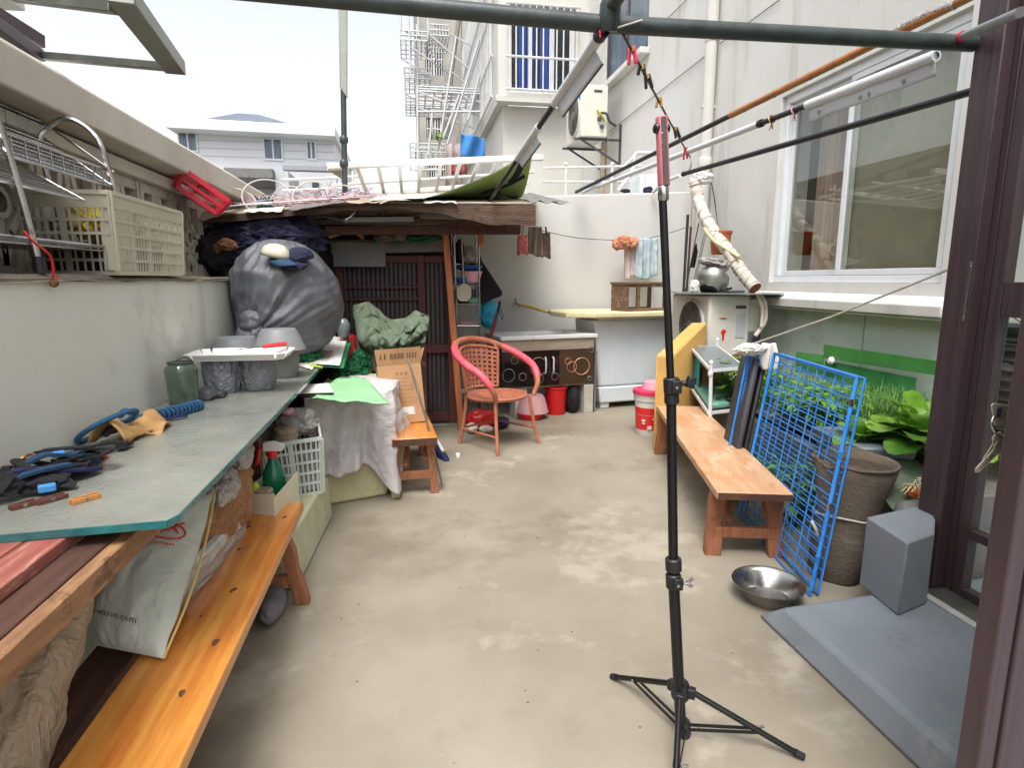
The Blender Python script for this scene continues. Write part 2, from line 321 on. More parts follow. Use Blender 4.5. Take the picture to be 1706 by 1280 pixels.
M('sky_cloth', (84, 158, 222), (66, 136, 204), sc_=3, rough=.8, bump=.1, trl=.2)
M('tan_leather', (190, 150, 96), (158, 118, 70), sc_=9, rough=.7, bump=.25, bs=50)
M('peg_orange', (206, 138, 70), (178, 108, 48), sc_=9, rough=.6, bump=.1, st=(3, 20, 3))
M('peg_brown', (108, 62, 46), (78, 42, 32), sc_=9, rough=.65, bump=.1, st=(3, 20, 3))
M('green_glass', (196, 214, 196), (180, 200, 182), sc_=4, rough=.06, bump=.03, trans=.93)
M('clear_pot', (150, 160, 164), (124, 134, 138), sc_=5, rough=.3, bump=.05, trans=.35)
M('plate_glass', (178, 180, 168), (146, 149, 139), trans=.32, sc_=3.2, rough=.15, rv=.08, bump=.22, bs=60, spots=[((156, 160, 152), 2.6, .56, .5, (1.5, .35, 1)), ((116, 96, 88), 3.4, .61, .4, (2, .4, 1)), ((84, 88, 84), 70, .62, .35)], spec=.8)
M('glass_edge', (52, 122, 124), (26, 82, 86), sc_=12, rough=.15, bump=.1, spec=.8)
M('grey_glass', (150, 160, 152), (128, 138, 132), sc_=4, rough=.2, bump=.05, trans=.3)
M('tarp_grey', (92, 94, 100), (72, 74, 80), sc_=5, rough=.34, rv=.08, bump=.45, bs=170, spots=[((118, 121, 130), 3.5, .60, .5)], spec=.7)
M('bin_bag', (138, 140, 146), (108, 110, 116), crease=(11, .7), sc_=7, rough=.30, bump=.3, bs=30, spec=.7)
M('grey_plastic', (132, 134, 136), (114, 116, 118), sc_=4, rough=.5, bump=.04)
M('dark_grey', (72, 72, 76), (54, 54, 58), sc_=5, rough=.55, bump=.06)
M('mid_grey', (122, 120, 118), (100, 98, 96), sc_=5, rough=.6, bump=.08)
M('white_plastic', (228, 228, 224), (216, 215, 210), sc_=4, rough=.35, bump=.02)
M('white_paper', (222, 220, 214), (206, 203, 196), sc_=5, rough=.8, bump=.08)
M('paper_green', (46, 134, 82), (30, 106, 62), sc_=5, rough=.5, bump=.1)
M('lime', (184, 206, 60), (164, 188, 44), sc_=5, rough=.45, bump=0)
M('green_bag', (24, 110, 66), (12, 78, 46), crease=(16, .8), sc_=7, rough=.35, bump=.4, bs=24)
M('green_board', (146, 196, 146), (130, 180, 132), sc_=3, rough=.6, bump=.05, spots=[((120, 160, 116), 3, .62, .5)])
M('canvas_green', (104, 118, 96), (78, 92, 74), crease=(8, .4), sc_=6, rough=.9, bump=.35, bs=120, spots=[((128, 140, 116), 4, .58, .5)])
M('tarp_green', (176, 202, 132), (156, 184, 112), sc_=3, rough=.55, bump=.1, trl=.35)
M('tarp_white', (226, 226, 218), (208, 208, 198), sc_=3, rough=.6, bump=.12, bs=14, spots=[((178, 172, 150), 3, .6, .5)])
M('roof_board', (170, 158, 138), (138, 124, 104), sc_=4, rough=.85, bump=.2, spots=[((96, 84, 68), 6, .58, .6)])
M('cardboard', (178, 140, 102), (162, 123, 86), sc_=3, rough=.85, bump=.08, bs=50, spots=[((144, 102, 64), 4, .62, .5)])
M('card_ink', (70, 52, 46), (52, 40, 38), sc_=30, rough=.85, bump=0)
M('faint_ink', (150, 114, 80), (134, 96, 60), sc_=30, rough=.85, bump=0)
M('red_ink', (206, 58, 40), (190, 46, 32), sc_=30, rough=.7, bump=0)
M('black_ink', (52, 54, 50), (40, 42, 40), sc_=30, rough=.8, bump=0)
M('white_sheet', (208, 203, 203), (192, 186, 187), crease=(9, .3), sc_=4, rough=.7, bump=.2, bs=26, spots=[((170, 162, 162), 3, .6, .5)], trl=.1)
M('foam_yellow', (226, 216, 176), (210, 198, 152), sc_=7, rough=.9, bump=.35, bs=70, spots=[((196, 178, 124), 8, .62, .6)])
M('cream_foam', (202, 194, 158), (180, 170, 130), sc_=5, rough=.9, bump=.25, spots=[((140, 132, 98), 4, .6, .6)])
M('ochre_foam', (214, 174, 104), (198, 152, 82), sc_=3.4, rough=.85, bump=.2, bs=50, spots=[((176, 122, 52), 3, .6, .5), ((228, 190, 124), 5, .62, .6)])
M('mould_tin', (200, 198, 172), (176, 172, 140), sc_=7, rough=.7, bump=.15, spots=[((84, 92, 90), 9, .63, .9), ((178, 168, 70), 7, .62, .7)])
M('brown_paper', (166, 122, 84), (136, 94, 62), crease=(8, .6), sc_=4, rough=.8, bump=.3, bs=24, spots=[((188, 154, 122), 4, .58, .6)])
M('pale_bag', (190, 172, 146), (164, 144, 118), crease=(7, .6), sc_=4, rough=.5, bump=.35, bs=18, spots=[((206, 192, 168), 3, .58, .6)], trl=.1)
M('print_bag', (212, 216, 202), (190, 197, 181), crease=(5, .25), sc_=2.6, rough=.5, bump=.2, bs=14, spots=[((112, 132, 108), 2.6, .60, .55), ((176, 200, 198), 3.4, .60, .6)], trl=.12)
M('yellow_trim', (212, 190, 116), (194, 168, 92), sc_=6, rough=.5, bump=.1)
M('clear_bag', (204, 198, 194), (178, 170, 166), crease=(14, .8), sc_=8, rough=.3, bump=.4, bs=22, trans=.25)
M('machine_white', (222, 228, 230), (212, 219, 222), sc_=2, rough=.35, bump=.02, spots=[((186, 190, 190), 3, .64, .35)])
M('sink_white', (228, 228, 228), (218, 218, 218), sc_=2, rough=.3, bump=.02)
M('sink_wood', (166, 152, 136), (146, 132, 116), sc_=3, rough=.6, bump=.08, st=(1, 10, 10))
M('black_gloss', (26, 26, 29), (18, 18, 20), sc_=2, rough=.08, bump=.01, spec=.7)
M('brown_gloss', (78, 62, 48), (60, 47, 37), sc_=2, rough=.1, bump=.01, spec=.7)
M('ring_silver', (180, 176, 168), (150, 146, 140), sc_=9, rough=.3, metal=.8, bump=0)
M('ring_copper', (214, 164, 128), (188, 134, 100), sc_=9, rough=.35, metal=.4, bump=0)
M('grit', (120, 110, 96), (92, 84, 72), sc_=30, rough=.9, bump=0)
M('pier_stone', (188, 184, 172), (168, 163, 150), sc_=6, rough=.9, bump=.25)
M('yellow_hose', (212, 168, 56), (190, 144, 40), sc_=9, rough=.45, bump=.08)
M('wicker', (182, 116, 88), (156, 92, 68), sc_=14, rough=.6, bump=.5, bs=120)
M('ac_white', (216, 214, 204), (202, 199, 187), sc_=3, rough=.5, bump=.03, spots=[((170, 160, 140), 5, .62, .4, (1, 1, .5))])
M('ac_grille', (120, 116, 108), (92, 88, 82), sc_=8, rough=.6, bump=.1)
M('ac_label', (44, 140, 210), (34, 120, 190), sc_=4, rough=.4, bump=0)
M('wrap_tape', (218, 208, 196), (192, 177, 162), sc_=12, rough=.75, bump=.4, bs=50, spots=[((150, 110, 84), 10, .63, .6)])
M('terracotta', (190, 104, 56), (166, 84, 42), sc_=5, rough=.7, bump=.1)
M('grey_paint', (133, 140, 146), (117, 124, 131), sc_=2.2, rough=.55, rv=.14, bump=.14, bs=40, spots=[((166, 166, 160), 24, .66, .5), ((90, 96, 103), 4.2, .58, .45), ((158, 158, 150), 3.1, .62, .45), ((172, 170, 160), 60, .69, .6), ((140, 148, 158), 2.2, .58, .5), ((150, 154, 156), 14, .70, .5), ((96, 104, 114), 1.1, .6, .4)])
M('paint_chip', (186, 186, 182), (150, 148, 142), sc_=16, rough=.7, bump=.2)
M('felt', (114, 102, 88), (88, 78, 67), sc_=5, rough=.97, bump=.5, bs=110, spots=[((146, 132, 114), 3, .58, .5, (1, 1, 3)), ((78, 70, 60), 4, .62, .5)])
M('pole_sleeve', (158, 162, 152), (138, 142, 133), sc_=4, rough=.5, bump=.03)
M('cord', (204, 198, 184), (180, 172, 156), sc_=30, rough=.8, bump=.3, bs=200)
M('leaf_lettuce', (136, 182, 64), (98, 150, 42), sc_=14, rough=.38, bump=.35, bs=30, trl=.35, spots=[((166, 196, 96), 9, .62, .5)])
M('leaf_pale', (164, 192, 92), (126, 164, 62), sc_=14, rough=.4, bump=.35, bs=30, trl=.35, spots=[((190, 186, 92), 11, .66, .6)])
M('leaf_mid', (96, 146, 52), (68, 114, 38), sc_=14, rough=.4, bump=.35, bs=30, trl=.3)
M('dry_blade', (196, 180, 120), (164, 144, 90), sc_=9, rough=.7, bump=0)
M('leaf_dark', (62, 104, 44), (40, 76, 32), sc_=16, rough=.45, bump=.2, trl=.2)
M('grass_green', (116, 158, 80), (74, 120, 54), sc_=9, rough=.55, bump=0, trl=.25)
M('net_green', (66, 148, 84), (48, 124, 66), sc_=6, rough=.7, bump=.5, bs=130, trl=.2)
M('net_band', (74, 142, 70), (56, 122, 56), sc_=6, rough=.5, bump=.1)
M('towel_blue', (192, 204, 206), (152, 174, 184), sc_=5, rough=.95, bump=.4, bs=90, st=(5, 5, .6), spots=[((112, 142, 160), 5, .60, .6, (4, 4, .6)), ((206, 196, 150), 6, .66, .6)])
M('towel_pale', (214, 200, 196), (196, 178, 176), sc_=5, rough=.95, bump=.4, bs=90)
M('orange_cloth', (206, 150, 118), (180, 118, 88), sc_=8, rough=.9, bump=.4, bs=50)
M('glove_brown', (148, 132, 116), (104, 90, 78), sc_=7, rough=.9, bump=.4, bs=60, st=(3, 3, .7))
M('mesh_red', (182, 104, 96), (150, 74, 70), sc_=20, rough=.9, bump=.5, bs=80)
M('grey_cloth', (120, 112, 110), (92, 86, 86), sc_=6, rough=.9, bump=.4, bs=60)
M('spray_green', (32, 140, 96), (20, 112, 74), sc_=4, rough=.25, bump=0, trans=.3)
M('carton', (214, 212, 190), (198, 194, 168), sc_=4, rough=.7, bump=.05, spots=[((170, 178, 150), 8, .64, .5)])
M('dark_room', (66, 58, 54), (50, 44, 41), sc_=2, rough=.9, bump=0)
M('curtain_pink', (196, 168, 156), (160, 134, 124), sc_=3, rough=.9, bump=0, st=(10, 10, .4))
M('room_wall', (176, 166, 146), (158, 149, 130), sc_=2, rough=.9, bump=0)
M('black_wire', (28, 28, 32), (18, 18, 21), sc_=9, rough=.5, bump=0)
M('cable_white', (204, 202, 198), (184, 181, 175), sc_=20, rough=.5, bump=0)
M('cable_mix', (196, 164, 160), (150, 140, 176), sc_=26, rough=.6, bump=0, spots=[((206, 190, 120), 22, .56, .9), ((90, 96, 160), 30, .62, .9)])
M('white_styro', (232, 232, 228), (220, 220, 214), sc_=9, rough=.9, bump=.3)
M('shoe_grey', (120, 116, 116), (74, 70, 72), sc_=9, rough=.8, bump=.2)
M('mat_teal', (110, 160, 142), (90, 140, 124), sc_=5, rough=.7, bump=.1, spots=[((146, 184, 166), 5, .6, .5)])
M('yellow_tag', (226, 206, 60), (206, 184, 44), sc_=9, rough=.5, bump=0)
M('key_nickel', (188, 180, 164), (160, 150, 132), sc_=30, rough=.3, metal=.25, bump=.05)
M('brass', (190, 150, 80), (150, 112, 56), sc_=12, rough=.4, metal=.8, bump=.1)
M('camera_pink', (206, 120, 128), (190, 102, 112), sc_=9, rough=.45, bump=0)
M('camera_grey', (88, 84, 84), (70, 66, 66), sc_=9, rough=.4, bump=0)
M('red_tape', (206, 40, 70), (180, 26, 54), sc_=9, rough=.55, bump=.2)
glassmat('pane_glass', (.90, .92, .88), .015, refl=.075)
glassmat('door_glass', (.93, .95, .93), .01, refl=.03)

# ================================================================== SETTING
g = MB(); g.add([(-90, -60, -.02), (90, -60, -.02), (90, 140, -.02), (-90, 140, -.02)], [(0, 1, 2, 3)]); structure('ground', g, 'grey_render', sm=0)
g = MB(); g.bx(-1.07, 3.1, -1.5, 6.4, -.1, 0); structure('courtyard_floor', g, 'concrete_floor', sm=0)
g = MB(); g.bx(-9, 14, 6.62, 9.0, -.01, 1.55); structure('terrace', g, 'far_stucco', sm=0)

# ---- left courtyard wall
lw = T('courtyard_wall', 'long pale plastered wall with breeze block openings and a sloping white cap, behind the glass table', 'wall', (-1.3, 2.5, 0))
b = MB(); b.bx(-1.47, -1.07, -1.5, 7.2, 0, 1.292); put('lower_wall', b, 'left_wall_paint', lw)
def ledge(u, v):
    y = -1.5+8.7*u; n = noise.fractal(V((y*3, v*4, 1)), 1, 2, 3)
    return V((-1.44+.385*v+(.006*n if v > .9 else 0), y, 1.312+.008*n-(.02 if v > .97 else 0)))
b = MB(); b.grid(ledge, 160, 12); b.bx(-1.44, -1.062, -1.5, 7.2, 1.293, 1.302); put('ledge', b, 'dirty_ledge', lw)
b = MB(); b.bx(-1.52, -1.386, -1.5, 7.2, 1.29, 1.799); put('wall_panel', b, 'grey_render', lw, sm=0)
b = MB(); b.bx(-1.56, -1.31, -1.5, 7.2, 1.80, 1.862); put('lintel', b, 'cap_paint', lw, bev=.006)
b = MB(); b.prism([(-1.6, -1.5, 1.864), (-1.2, -1.5, 1.885), (-1.2, -1.5, 2.02), (-1.235, -1.5, 2.045), (-1.75, -1.5, 2.16), (-1.75, -1.5, 1.95)], (0, 8.7, 0)); put('cap_beam', b, 'cap_paint', lw, bev=.008)
# one decorative breeze block (frame + leaf-shaped ribs), repeated along the wall
b = MB(); h0, h1, wv = 1.315, 1.798, .44
b.bx(-1.385, -1.345, -wv/2, -wv/2+.035, h0, h1); b.bx(-1.385, -1.345, wv/2-.035, wv/2-.004, h0, h1)
b.bx(-1.385, -1.35, -wv/2+.036, wv/2-.036, h1-.05, h1-.001); b.bx(-1.385, -1.35, -wv/2+.036, wv/2-.036, h0, h0+.03)
def rib(pts):
    for p, q in zip(pts[:-1], pts[1:]):
        d = (V(q)-V(p)).normalized()*.006; b.beam(V(p)-d, V(q)+d, .032, .034, up=(1, 0, 0))
zc = (h0+h1)/2
for s in (-1, 1):
    rib([V((-1.37, y, z)) for y, z in [(s*.03*0, h0+.03), (s*.05, zc-.10), (s*.12, zc-.02), (s*.18, zc-.02)]])
    rib([V((-1.37, y, z)) for y, z in [(s*.04, h1-.05), (s*.06, zc+.10), (s*.12, zc+.03), (s*.18, zc+.015)]])
    rib([V((-1.37, y, z)) for y, z in [(s*.10, h0+.03), (s*.11, zc-.13), (s*.155, zc-.10), (s*.18, zc-.12)]])
rib([(-1.37, 0, h0+.03), (-1.37, 0, zc-.06)]); rib([(-1.37, 0, h1-.05), (-1.37, .0, zc+.06)])
b.lathe((-1.386, 0, zc), [(.03, 0), (.055, .0), (.055, .04), (.035, .04)], 14, Matrix.Rotation(pi/2, 3, 'Y'))
blk = put('breeze_block', b, 'breeze_block', lw, local=True); blk.location = (1.3, .55-2.5, 0)
for i in range(1, 13): like(blk, lw, (1.3, .55-2.5+i*.452, 0))

# ---- house on the right, with its windows
hw = T('house_wall', 'tall cream plastered house wall on the right with drain pipe and big sliding window', 'house', (3.1, 4, 0))
wy0, wy1, wz0, wz1 = 3.12, 4.86, 1.275, 2.785
b = MB(); x0, x1 = 3.1, 3.4
b.bx(x0, x1, -1, wy0, 1.075, 9); b.bx(x0, x1, wy1, 7.88, 1.075, 9); b.bx(x0, x1, wy0, wy1, wz1, 9); b.bx(x0, x1, wy0, wy1, 1.075, wz0-.001)
b.bx(x0, x1, 7.88, 9.6, -.01, 4.22); b.bx(x0, x1, 7.88, 9.6, 5.7, 9); b.bx(x0, x1, 9.6, 10.7, -.01, 9)
put('wall', b, 'white_wall', hw, sm=0)
b = MB(); b.bx(3.115, x1, -1, 3.70, -.01, 1.074); b.bx(3.115, x1, 3.713, 7.88, -.01, 1.074); b.bx(3.13, x1, 3.70, 3.713, -.01, 1.074); put('plinth', b, 'green_wall', hw, sm=0)
def sillf(u, v):
    y = 2.96+2.06*u; return y
b = MB(); b.hexa([(2.965, 2.96, 1.08), (3.1, 2.96, 1.08), (3.1, 5.02, 1.08), (2.965, 5.02, 1.08)], [(2.965, 2.96, 1.15), (3.1, 2.96, 1.20), (3.1, 5.02, 1.20), (2.965, 5.02, 1.15)])
b.bx(2.985, 3.099, 2.97, 5.01, 1.062, 1.079)
put('window_sill', b, 'white_wall', hw, bev=.008)
# sliding window
win = put('window', MB().bx(3.14, 3.22, wy0, wy1, wz0, wz0+.05).bx(3.14, 3.22, wy0, wy1, wz1-.06, wz1).bx(3.14, 3.22, wy0, wy0+.05, wz0+.051, wz1-.061).bx(3.14, 3.22, wy1-.05, wy1, wz0+.051, wz1-.061), 'window_alu', hw, bev=.004, label='white sliding window with dim room and hanging curtain behind its panes')
def sash(y0, y1, x):
    f = .042; a, c = wz0+.052, wz1-.062
    put('sash', MB().bx(x, x+.03, y0, y1, a, a+f).bx(x, x+.03, y0, y1, c-f, c).bx(x, x+.03, y0, y0+f, a+f, c-f).bx(x, x+.03, y1-f, y1, a+f, c-f), 'window_alu', win, bev=.003)
    put('pane', MB().bx(x+.012, x+.018, y0+f-.004, y1-f+.004, a+f-.004, c-f+.004), 'pane_glass', win, sm=0)
put('insect_screen', MB().bx(3.226, 3.229, wy0+.05, 4.09, wz0+.05, wz1-.06), 'insect_screen', win, sm=0)
sash(wy0+.052, 4.10, 3.145); sash(4.06, wy1-.052, 3.182)
put('track', MB().bx(3.142, 3.215, wy0+.051, wy1-.051, wz0+.0502, wz0+.0515), 'far_grey', win, sm=0)
b = MB(); b.bx(3.39, 3.41, 2.6, 5.4, 1.0, 3.0) ; 
b = MB(); b.bx(4.3, 4.35, 2.2, 6.5, .8, 3.0); b.bx(3.4, 4.3, 2.2, 2.25, .8, 3.0); b.bx(3.4, 4.3, 6.5, 6.55, .8, 3.0); b.bx(3.4, 4.35, 2.2, 6.55, 3.0, 3.05); b.bx(3.4, 4.35, 2.2, 6.55, .75, .8)
put('room', b, 'room_wall', hw, sm=0)
b = MB(); b.grid(lambda u, v: V((3.34+.025*sin(u*46)+.01*sin(u*101), 4.28+.36*u, 1.1+1.65*v)), 60, 2); put('curtain', b, 'curtain_pink', win, sm=80)
b = MB(); b.bx(3.9, 4.29, 5.0, 6.2, .8, 2.3); put('wardrobe', b, 'orange_post', hw, sm=0)
# upper window of the house
b = MB(); b.bx(3.12, 3.18, 7.89, 7.95, 4.23, 5.69); b.bx(3.12, 3.18, 9.53, 9.59, 4.23, 5.69); b.bx(3.12, 3.18, 7.95, 9.53, 4.23, 4.30); b.bx(3.12, 3.18, 7.95, 9.53, 5.62, 5.69); b.bx(3.13, 3.17, 8.7, 8.76, 4.3, 5.62)
uw = put('window', b, 'brown_frame', hw, sm=0, label='dark framed upper window beside the air conditioner')
put('pane', MB().bx(3.145, 3.15, 7.95, 9.53, 4.3, 5.62), 'window_grey', uw, sm=0)
put('window_sill', MB().bx(2.97, 3.099, 7.8, 9.65, 4.12, 4.2), 'white_wall', uw, bev=.01)
# drain pipe with joints and clips
b = MB(); b.tube([(3.03, 6.02, 2.0), (3.03, 6.02, 8.9)], .058, 16); dp = put('drain_pipe', b, 'far_stucco', hw)
b = MB(); b.lathe((3.03, 6.02, 2.42), [(.064, 0), (.066, .02), (.066, .1), (.06, .11)], 16); put('joint', b, 'far_stucco', dp); b = MB(); b.lathe((3.03, 6.02, 3.62), [(.064, 0), (.066, .02), (.066, .12), (.06, .13)], 16); put('joint', b, 'far_stucco', dp); put('pipe_clip', MB().bx(2.96, 3.099, 6.0, 6.04, 3.0, 3.03), 'far_stucco', dp)

# ---- back wall
bw = T('back_wall', 'smooth white garden wall at the end of the yard behind the washing machine', 'wall', (1, 6.5, 0))
b = MB(); b.hexa([(-1.47, 6.4, 0), (3.099, 6.4, 0), (3.099, 6.6, 0), (-1.47, 6.6, 0)], [(-1.47, 6.4, 2.02), (3.099, 6.4, 2.245), (3.099, 6.6, 2.25), (-1.47, 6.6, 2.02)]); put('wall', b, 'back_wall_paint', bw, bev=.015)

# ---- apartment block beyond, with barred bay
ab = T('apartment_building', 'pale apartment block behind the yard with a barred bay window and blue curtains', 'building', (2.3, 12, 0))
fy = 10.5; bx0, bx1 = 1.557, 3.4
wx0, wz_0 = W(847, 155, Y=fy).x, W(850, 153, Y=fy).z; wx1, wz_1 = W(958, 100, Y=fy).x, W(900, 10, Y=fy).z
bz = W(830, 168, Y=fy).z
b = MB(); b.bx(bx0+.12, bx1, fy+.25, fy+7, -.01, bz); b.bx(bx0, wx0, fy, fy+.2, bz, 9); b.bx(wx1, bx1, fy, fy+.2, bz, 9); b.bx(wx0, wx1, fy, fy+.2, wz_1, 9); b.bx(wx0, wx1, fy, fy+.2, bz, wz_0)
b.bx(bx0, bx0+.2, fy+.2, fy+1.1, bz, 9); b.bx(bx0, bx0+.2, fy+5.4, fy+7, bz, 9); b.bx(bx0, bx0+.2, fy+1.1, fy+5.4, bz, bz+.25); b.bx(bx0, bx0+.2, fy+1.1, fy+5.4, 6.9, 9); b.bx(bx0+.2, bx1, fy+6.8, fy+7, bz, 9)
put('wall', b, 'far_stucco', ab, sm=0)
put('bay_ledge', MB().bx(bx0-.05, bx1-.1, fy-.07, fy-.002, bz-.02, bz+.08), 'far_stucco', ab, bev=.01)
aw = put('window', MB().bx(wx0, wx0+.06, fy+.05, fy+.12, wz_0, wz_1).bx(wx1-.06, wx1, fy+.05, fy+.12, wz_0, wz_1).bx((wx0*2+wx1)/3-.03, (wx0*2+wx1)/3+.03, fy+.05, fy+.12, wz_0, wz_1).bx((wx0+wx1*2)/3-.03, (wx0+wx1*2)/3+.03, fy+.05, fy+.12, wz_0, wz_1).bx(wx0+.06, wx1-.06, fy+.052, fy+.118, wz_0, wz_0+.06), 'window_alu', ab, sm=0, label='barred bay window with blue curtains behind it')
put('pane', MB().bx(wx0, wx1, fy+.13, fy+.14, wz_0, wz_1), 'window_dark', aw, sm=0)
for px in (866, 880, 902, 912): 
    x = W(px, 100, Y=fy).x; put('curtain', MB().grid(lambda u, v: V((x+.13*u, fy+.122+.006*sin(u*20), wz_0+.06+(wz_1-wz_0-.06)*v)), 14, 1), 'blue_curtain', aw, sm=80)
b = MB()
nb = 10
for i in range(nb+1):
    x = wx0+(wx1-wx0)*i/nb; b.tube([(x, fy-.10, wz_0-.02), (x, fy-.10, wz_1)], .012, 6)
for z in (wz_0+.02, wz_0+.52, wz_0+1.0, wz_1-.02): b.tube([(wx0-.06, fy-.10, z), (wx1+.06, fy-.10, z)], .02, 6)
put('window_bars', b, 'white_metal', aw)
# side of the bay: grille seen at a slant
b = MB(); X = bx0-.06
for i in range(27):
    y = fy+.4+i*.2; b.tube([(X, y, bz+.15), (X, y, 6.9)], .012, 5)
for z in (bz+.16, bz+.8, bz+1.5, 6.2): b.tube([(X, fy+.3, z), (X, fy+5.7, z)], .02, 5)
put('side_grille', b, 'white_metal', ab)
put('side_window', MB().bx(bx0+.08, bx0+.1, fy+1.1, fy+5.4, bz+.25, 6.9), 'window_grey', ab, sm=0)
put('down_pipe', MB().tube([W(762, 20, Y=16.9), W(748, 120, Y=16.9), W(742, 230, Y=16.9)], .12, 8), 'aged_wall', ab)

# ---- second stair wing further back
sw = T('stairwell_wing', 'older grey-white wing with small barred windows standing behind the bay', 'building', (1.4, 19.3, 0))
yb = 19.0
def PB(px, py): return W(px, py, Y=yb)
xl, xr = PB(697, 100).x, PB(775, 100).x
zs = [PB(730, y).z for y in (300, 262, 230, 180, 165, 100, 60, -60)]
cols = [xl, PB(708, 100).x, PB(738, 100).x, xr]
b = MB()
b.bx(cols[0], cols[1], yb, yb+6, 0, 11); b.bx(cols[2], cols[3], yb, yb+6, 0, 11)
for p, q in ((0, zs[0]), (zs[1], PB(723, 232).z), (PB(723, 196).z, PB(723, 125).z), (PB(723, 70).z, 11)): b.bx(cols[1], cols[2], yb, yb+6, p, q)
b.bx(cols[3]+.001, 2.4, yb+.3, yb+6, 0, 11)
put('wall', b, 'aged_wall', sw, sm=0)
for (a, c) in ((zs[0], zs[1]), (PB(723, 232).z, PB(723, 196).z), (PB(723, 125).z, PB(723, 70).z)):
    w_ = put('window', MB().bx(cols[1], cols[2], yb+.12, yb+.16, a, c), 'window_dark', sw, sm=0)
    q = MB()
    for i in range(7):
        x = cols[1]+(cols[2]-cols[1])*(i+.5)/7; q.tube([(x, yb+.04, a), (x, yb+.04, c)], .014, 5)
    q.tube([(cols[1], yb+.04, (a+c)/2), (cols[2], yb+.04, (a+c)/2)], .014, 5); put('window_bars', q, 'white_metal', w_)
    put('frame', MB().bx((cols[1]+cols[2])/2-.03, (cols[1]+cols[2])/2+.03, yb+.08, yb+.12, a, c), 'window_alu', w_, sm=0)

# ---- laundry racks sticking out from the block
def wire_rack(label, px0, px1, ytop, ybot, Y0, dp, n, braces=True, arm=None):
    a, c = W(px0, ytop, Y=Y0), W(px1, ybot, Y=Y0)
    t = T('drying_rack', label, 'drying rack', (a.x, Y0, c.z), group='wire drying racks on the apartment block'); r = .016
    b = MB(); ys = (Y0, Y0+dp)
    for y in ys:
        for z in (a.z, (a.z+c.z)/2, c.z): b.tube([(a.x, y, z), (c.x, y, z)], r, 5)
        for i in range(n+1):
            x = a.x+(c.x-a.x)*i/n; b.tube([(x, y, a.z), (x, y, c.z)], r*.7, 5)
    for z in (a.z, c.z):
        for i in range(n+1):
            x = a.x+(c.x-a.x)*i/n; b.tube([(x, Y0, z), (x, Y0+dp, z)], r*.7, 5)
        for k in range(1, 4): b.tube([(a.x, Y0+dp*k/4, z), (c.x, Y0+dp*k/4, z)], r*.6, 5)
    put('basket', b, 'rack_metal', t)
    if braces:
        q = MB()
        put('brace', MB().beam((a.x, Y0, c.z), (c.x+.5, Y0+.1, c.z-.65), .03, .03), 'rack_metal', t); put('brace', MB().beam((a.x, Y0+dp, c.z), (c.x+.4, Y0+dp, c.z-.6), .03, .03), 'rack_metal', t)
        put('brace', MB().beam((a.x+.1, Y0+.03, a.z), (c.x+.6, Y0+.06, a.z-.4), .03, .03), 'rack_metal', t)
    if arm:
        q = MB()
        for (p, s) in arm: q.tube([W(*p, Y=Y0), W(*s, Y=Y0)], .024, 5)
        put('frame', q, 'rack_metal', t)
wire_rack('topmost wire drying rack high on the apartment block', 667, 712, 50, 68, 15, 1.2, 5, arm=[((667, 0), (668, 50)), ((680, 0), (684, 130)), ((696, 0), (697, 60)), ((712, 0), (714, 68))])
wire_rack('wire drying rack under the topmost one, at mid height of the block', 673, 718, 112, 132, 15.5, 1.2, 5, arm=[((673, 112), (676, 175)), ((694, 40), (696, 150))])
wire_rack('wire drying rack with an open wire tray, left of the long balcony rack', 676, 716, 163, 176, 15.8, 1.0, 5, False)
wire_rack('longest drying rack, with tall struts standing across the bay corner', 695, 826, 143, 158, 12.5, 1.1, 9, arm=[((695, 143), (697, 300)), ((720, 188), (714, 258)), ((760, 60), (730, 250)), ((696, 186), (800, 186)), ((765, 158), (738, 230)), ((800, 60), (745, 240)), ((815, 60), (780, 200))])
wire_rack('lowest wire drying rack just over the ladder frame', 683, 742, 238, 254, 15, 1.2, 6, False, arm=[((683, 238), (684, 285)), ((690, 283), (740, 283)), ((712, 254), (705, 285))])
wire_rack('wire tray of vertical bars hanging beside the stair wing', 716, 748, 40, 60, 14, 1.0, 6)
q = MB(); q.grid(lambda u, v: W(768, 222, Y=12)*(1-u)*(1-v)+W(808, 230, Y=12)*u*(1-v)+W(768, 260, Y=12)*(1-u)*v+W(808, 262, Y=12)*u*v+V((0, .05*sin(u*9+v*3)+.1*v, .02*sin(u*13)*v)), 24, 12)
one('hanging_sheet', 'bright blue sheet hung out to dry below the barred bay', 'sheet', q, 'sky_cloth', sol=.01)
b = MB()
for i in range(34):
    p = W(728+random.gauss(0, 5), 228+random.gauss(0, 5), Y=12.4); b.leaf(p, (random.uniform(-1, 1), random.uniform(-1, 1), random.uniform(-.2, 1)), .11, .045, .6)
one('balcony_plant', 'small green plant on the balcony left of the blue sheet', 'plant', b, 'leaf_lettuce')
b = MB(); b.grid(lambda u, v: W(742+30*u, 240+70*v, Y=13)+V((0, .08*sin(u*14), 0)), 24, 4); one('pale_laundry', 'pale lilac laundry hanging under the blue sheet', 'laundry', b, 'towel_pale', sol=.01)
b = MB(); b.grid(lambda u, v: W(752+26*u, 262+28*v, Y=12.6)+V((0, .05*sin(u*14), 0)), 16, 4); one('patterned_laundry', 'dusty red garment hanging low beside the pale laundry', 'laundry', b, 'mesh_red', sol=.01)

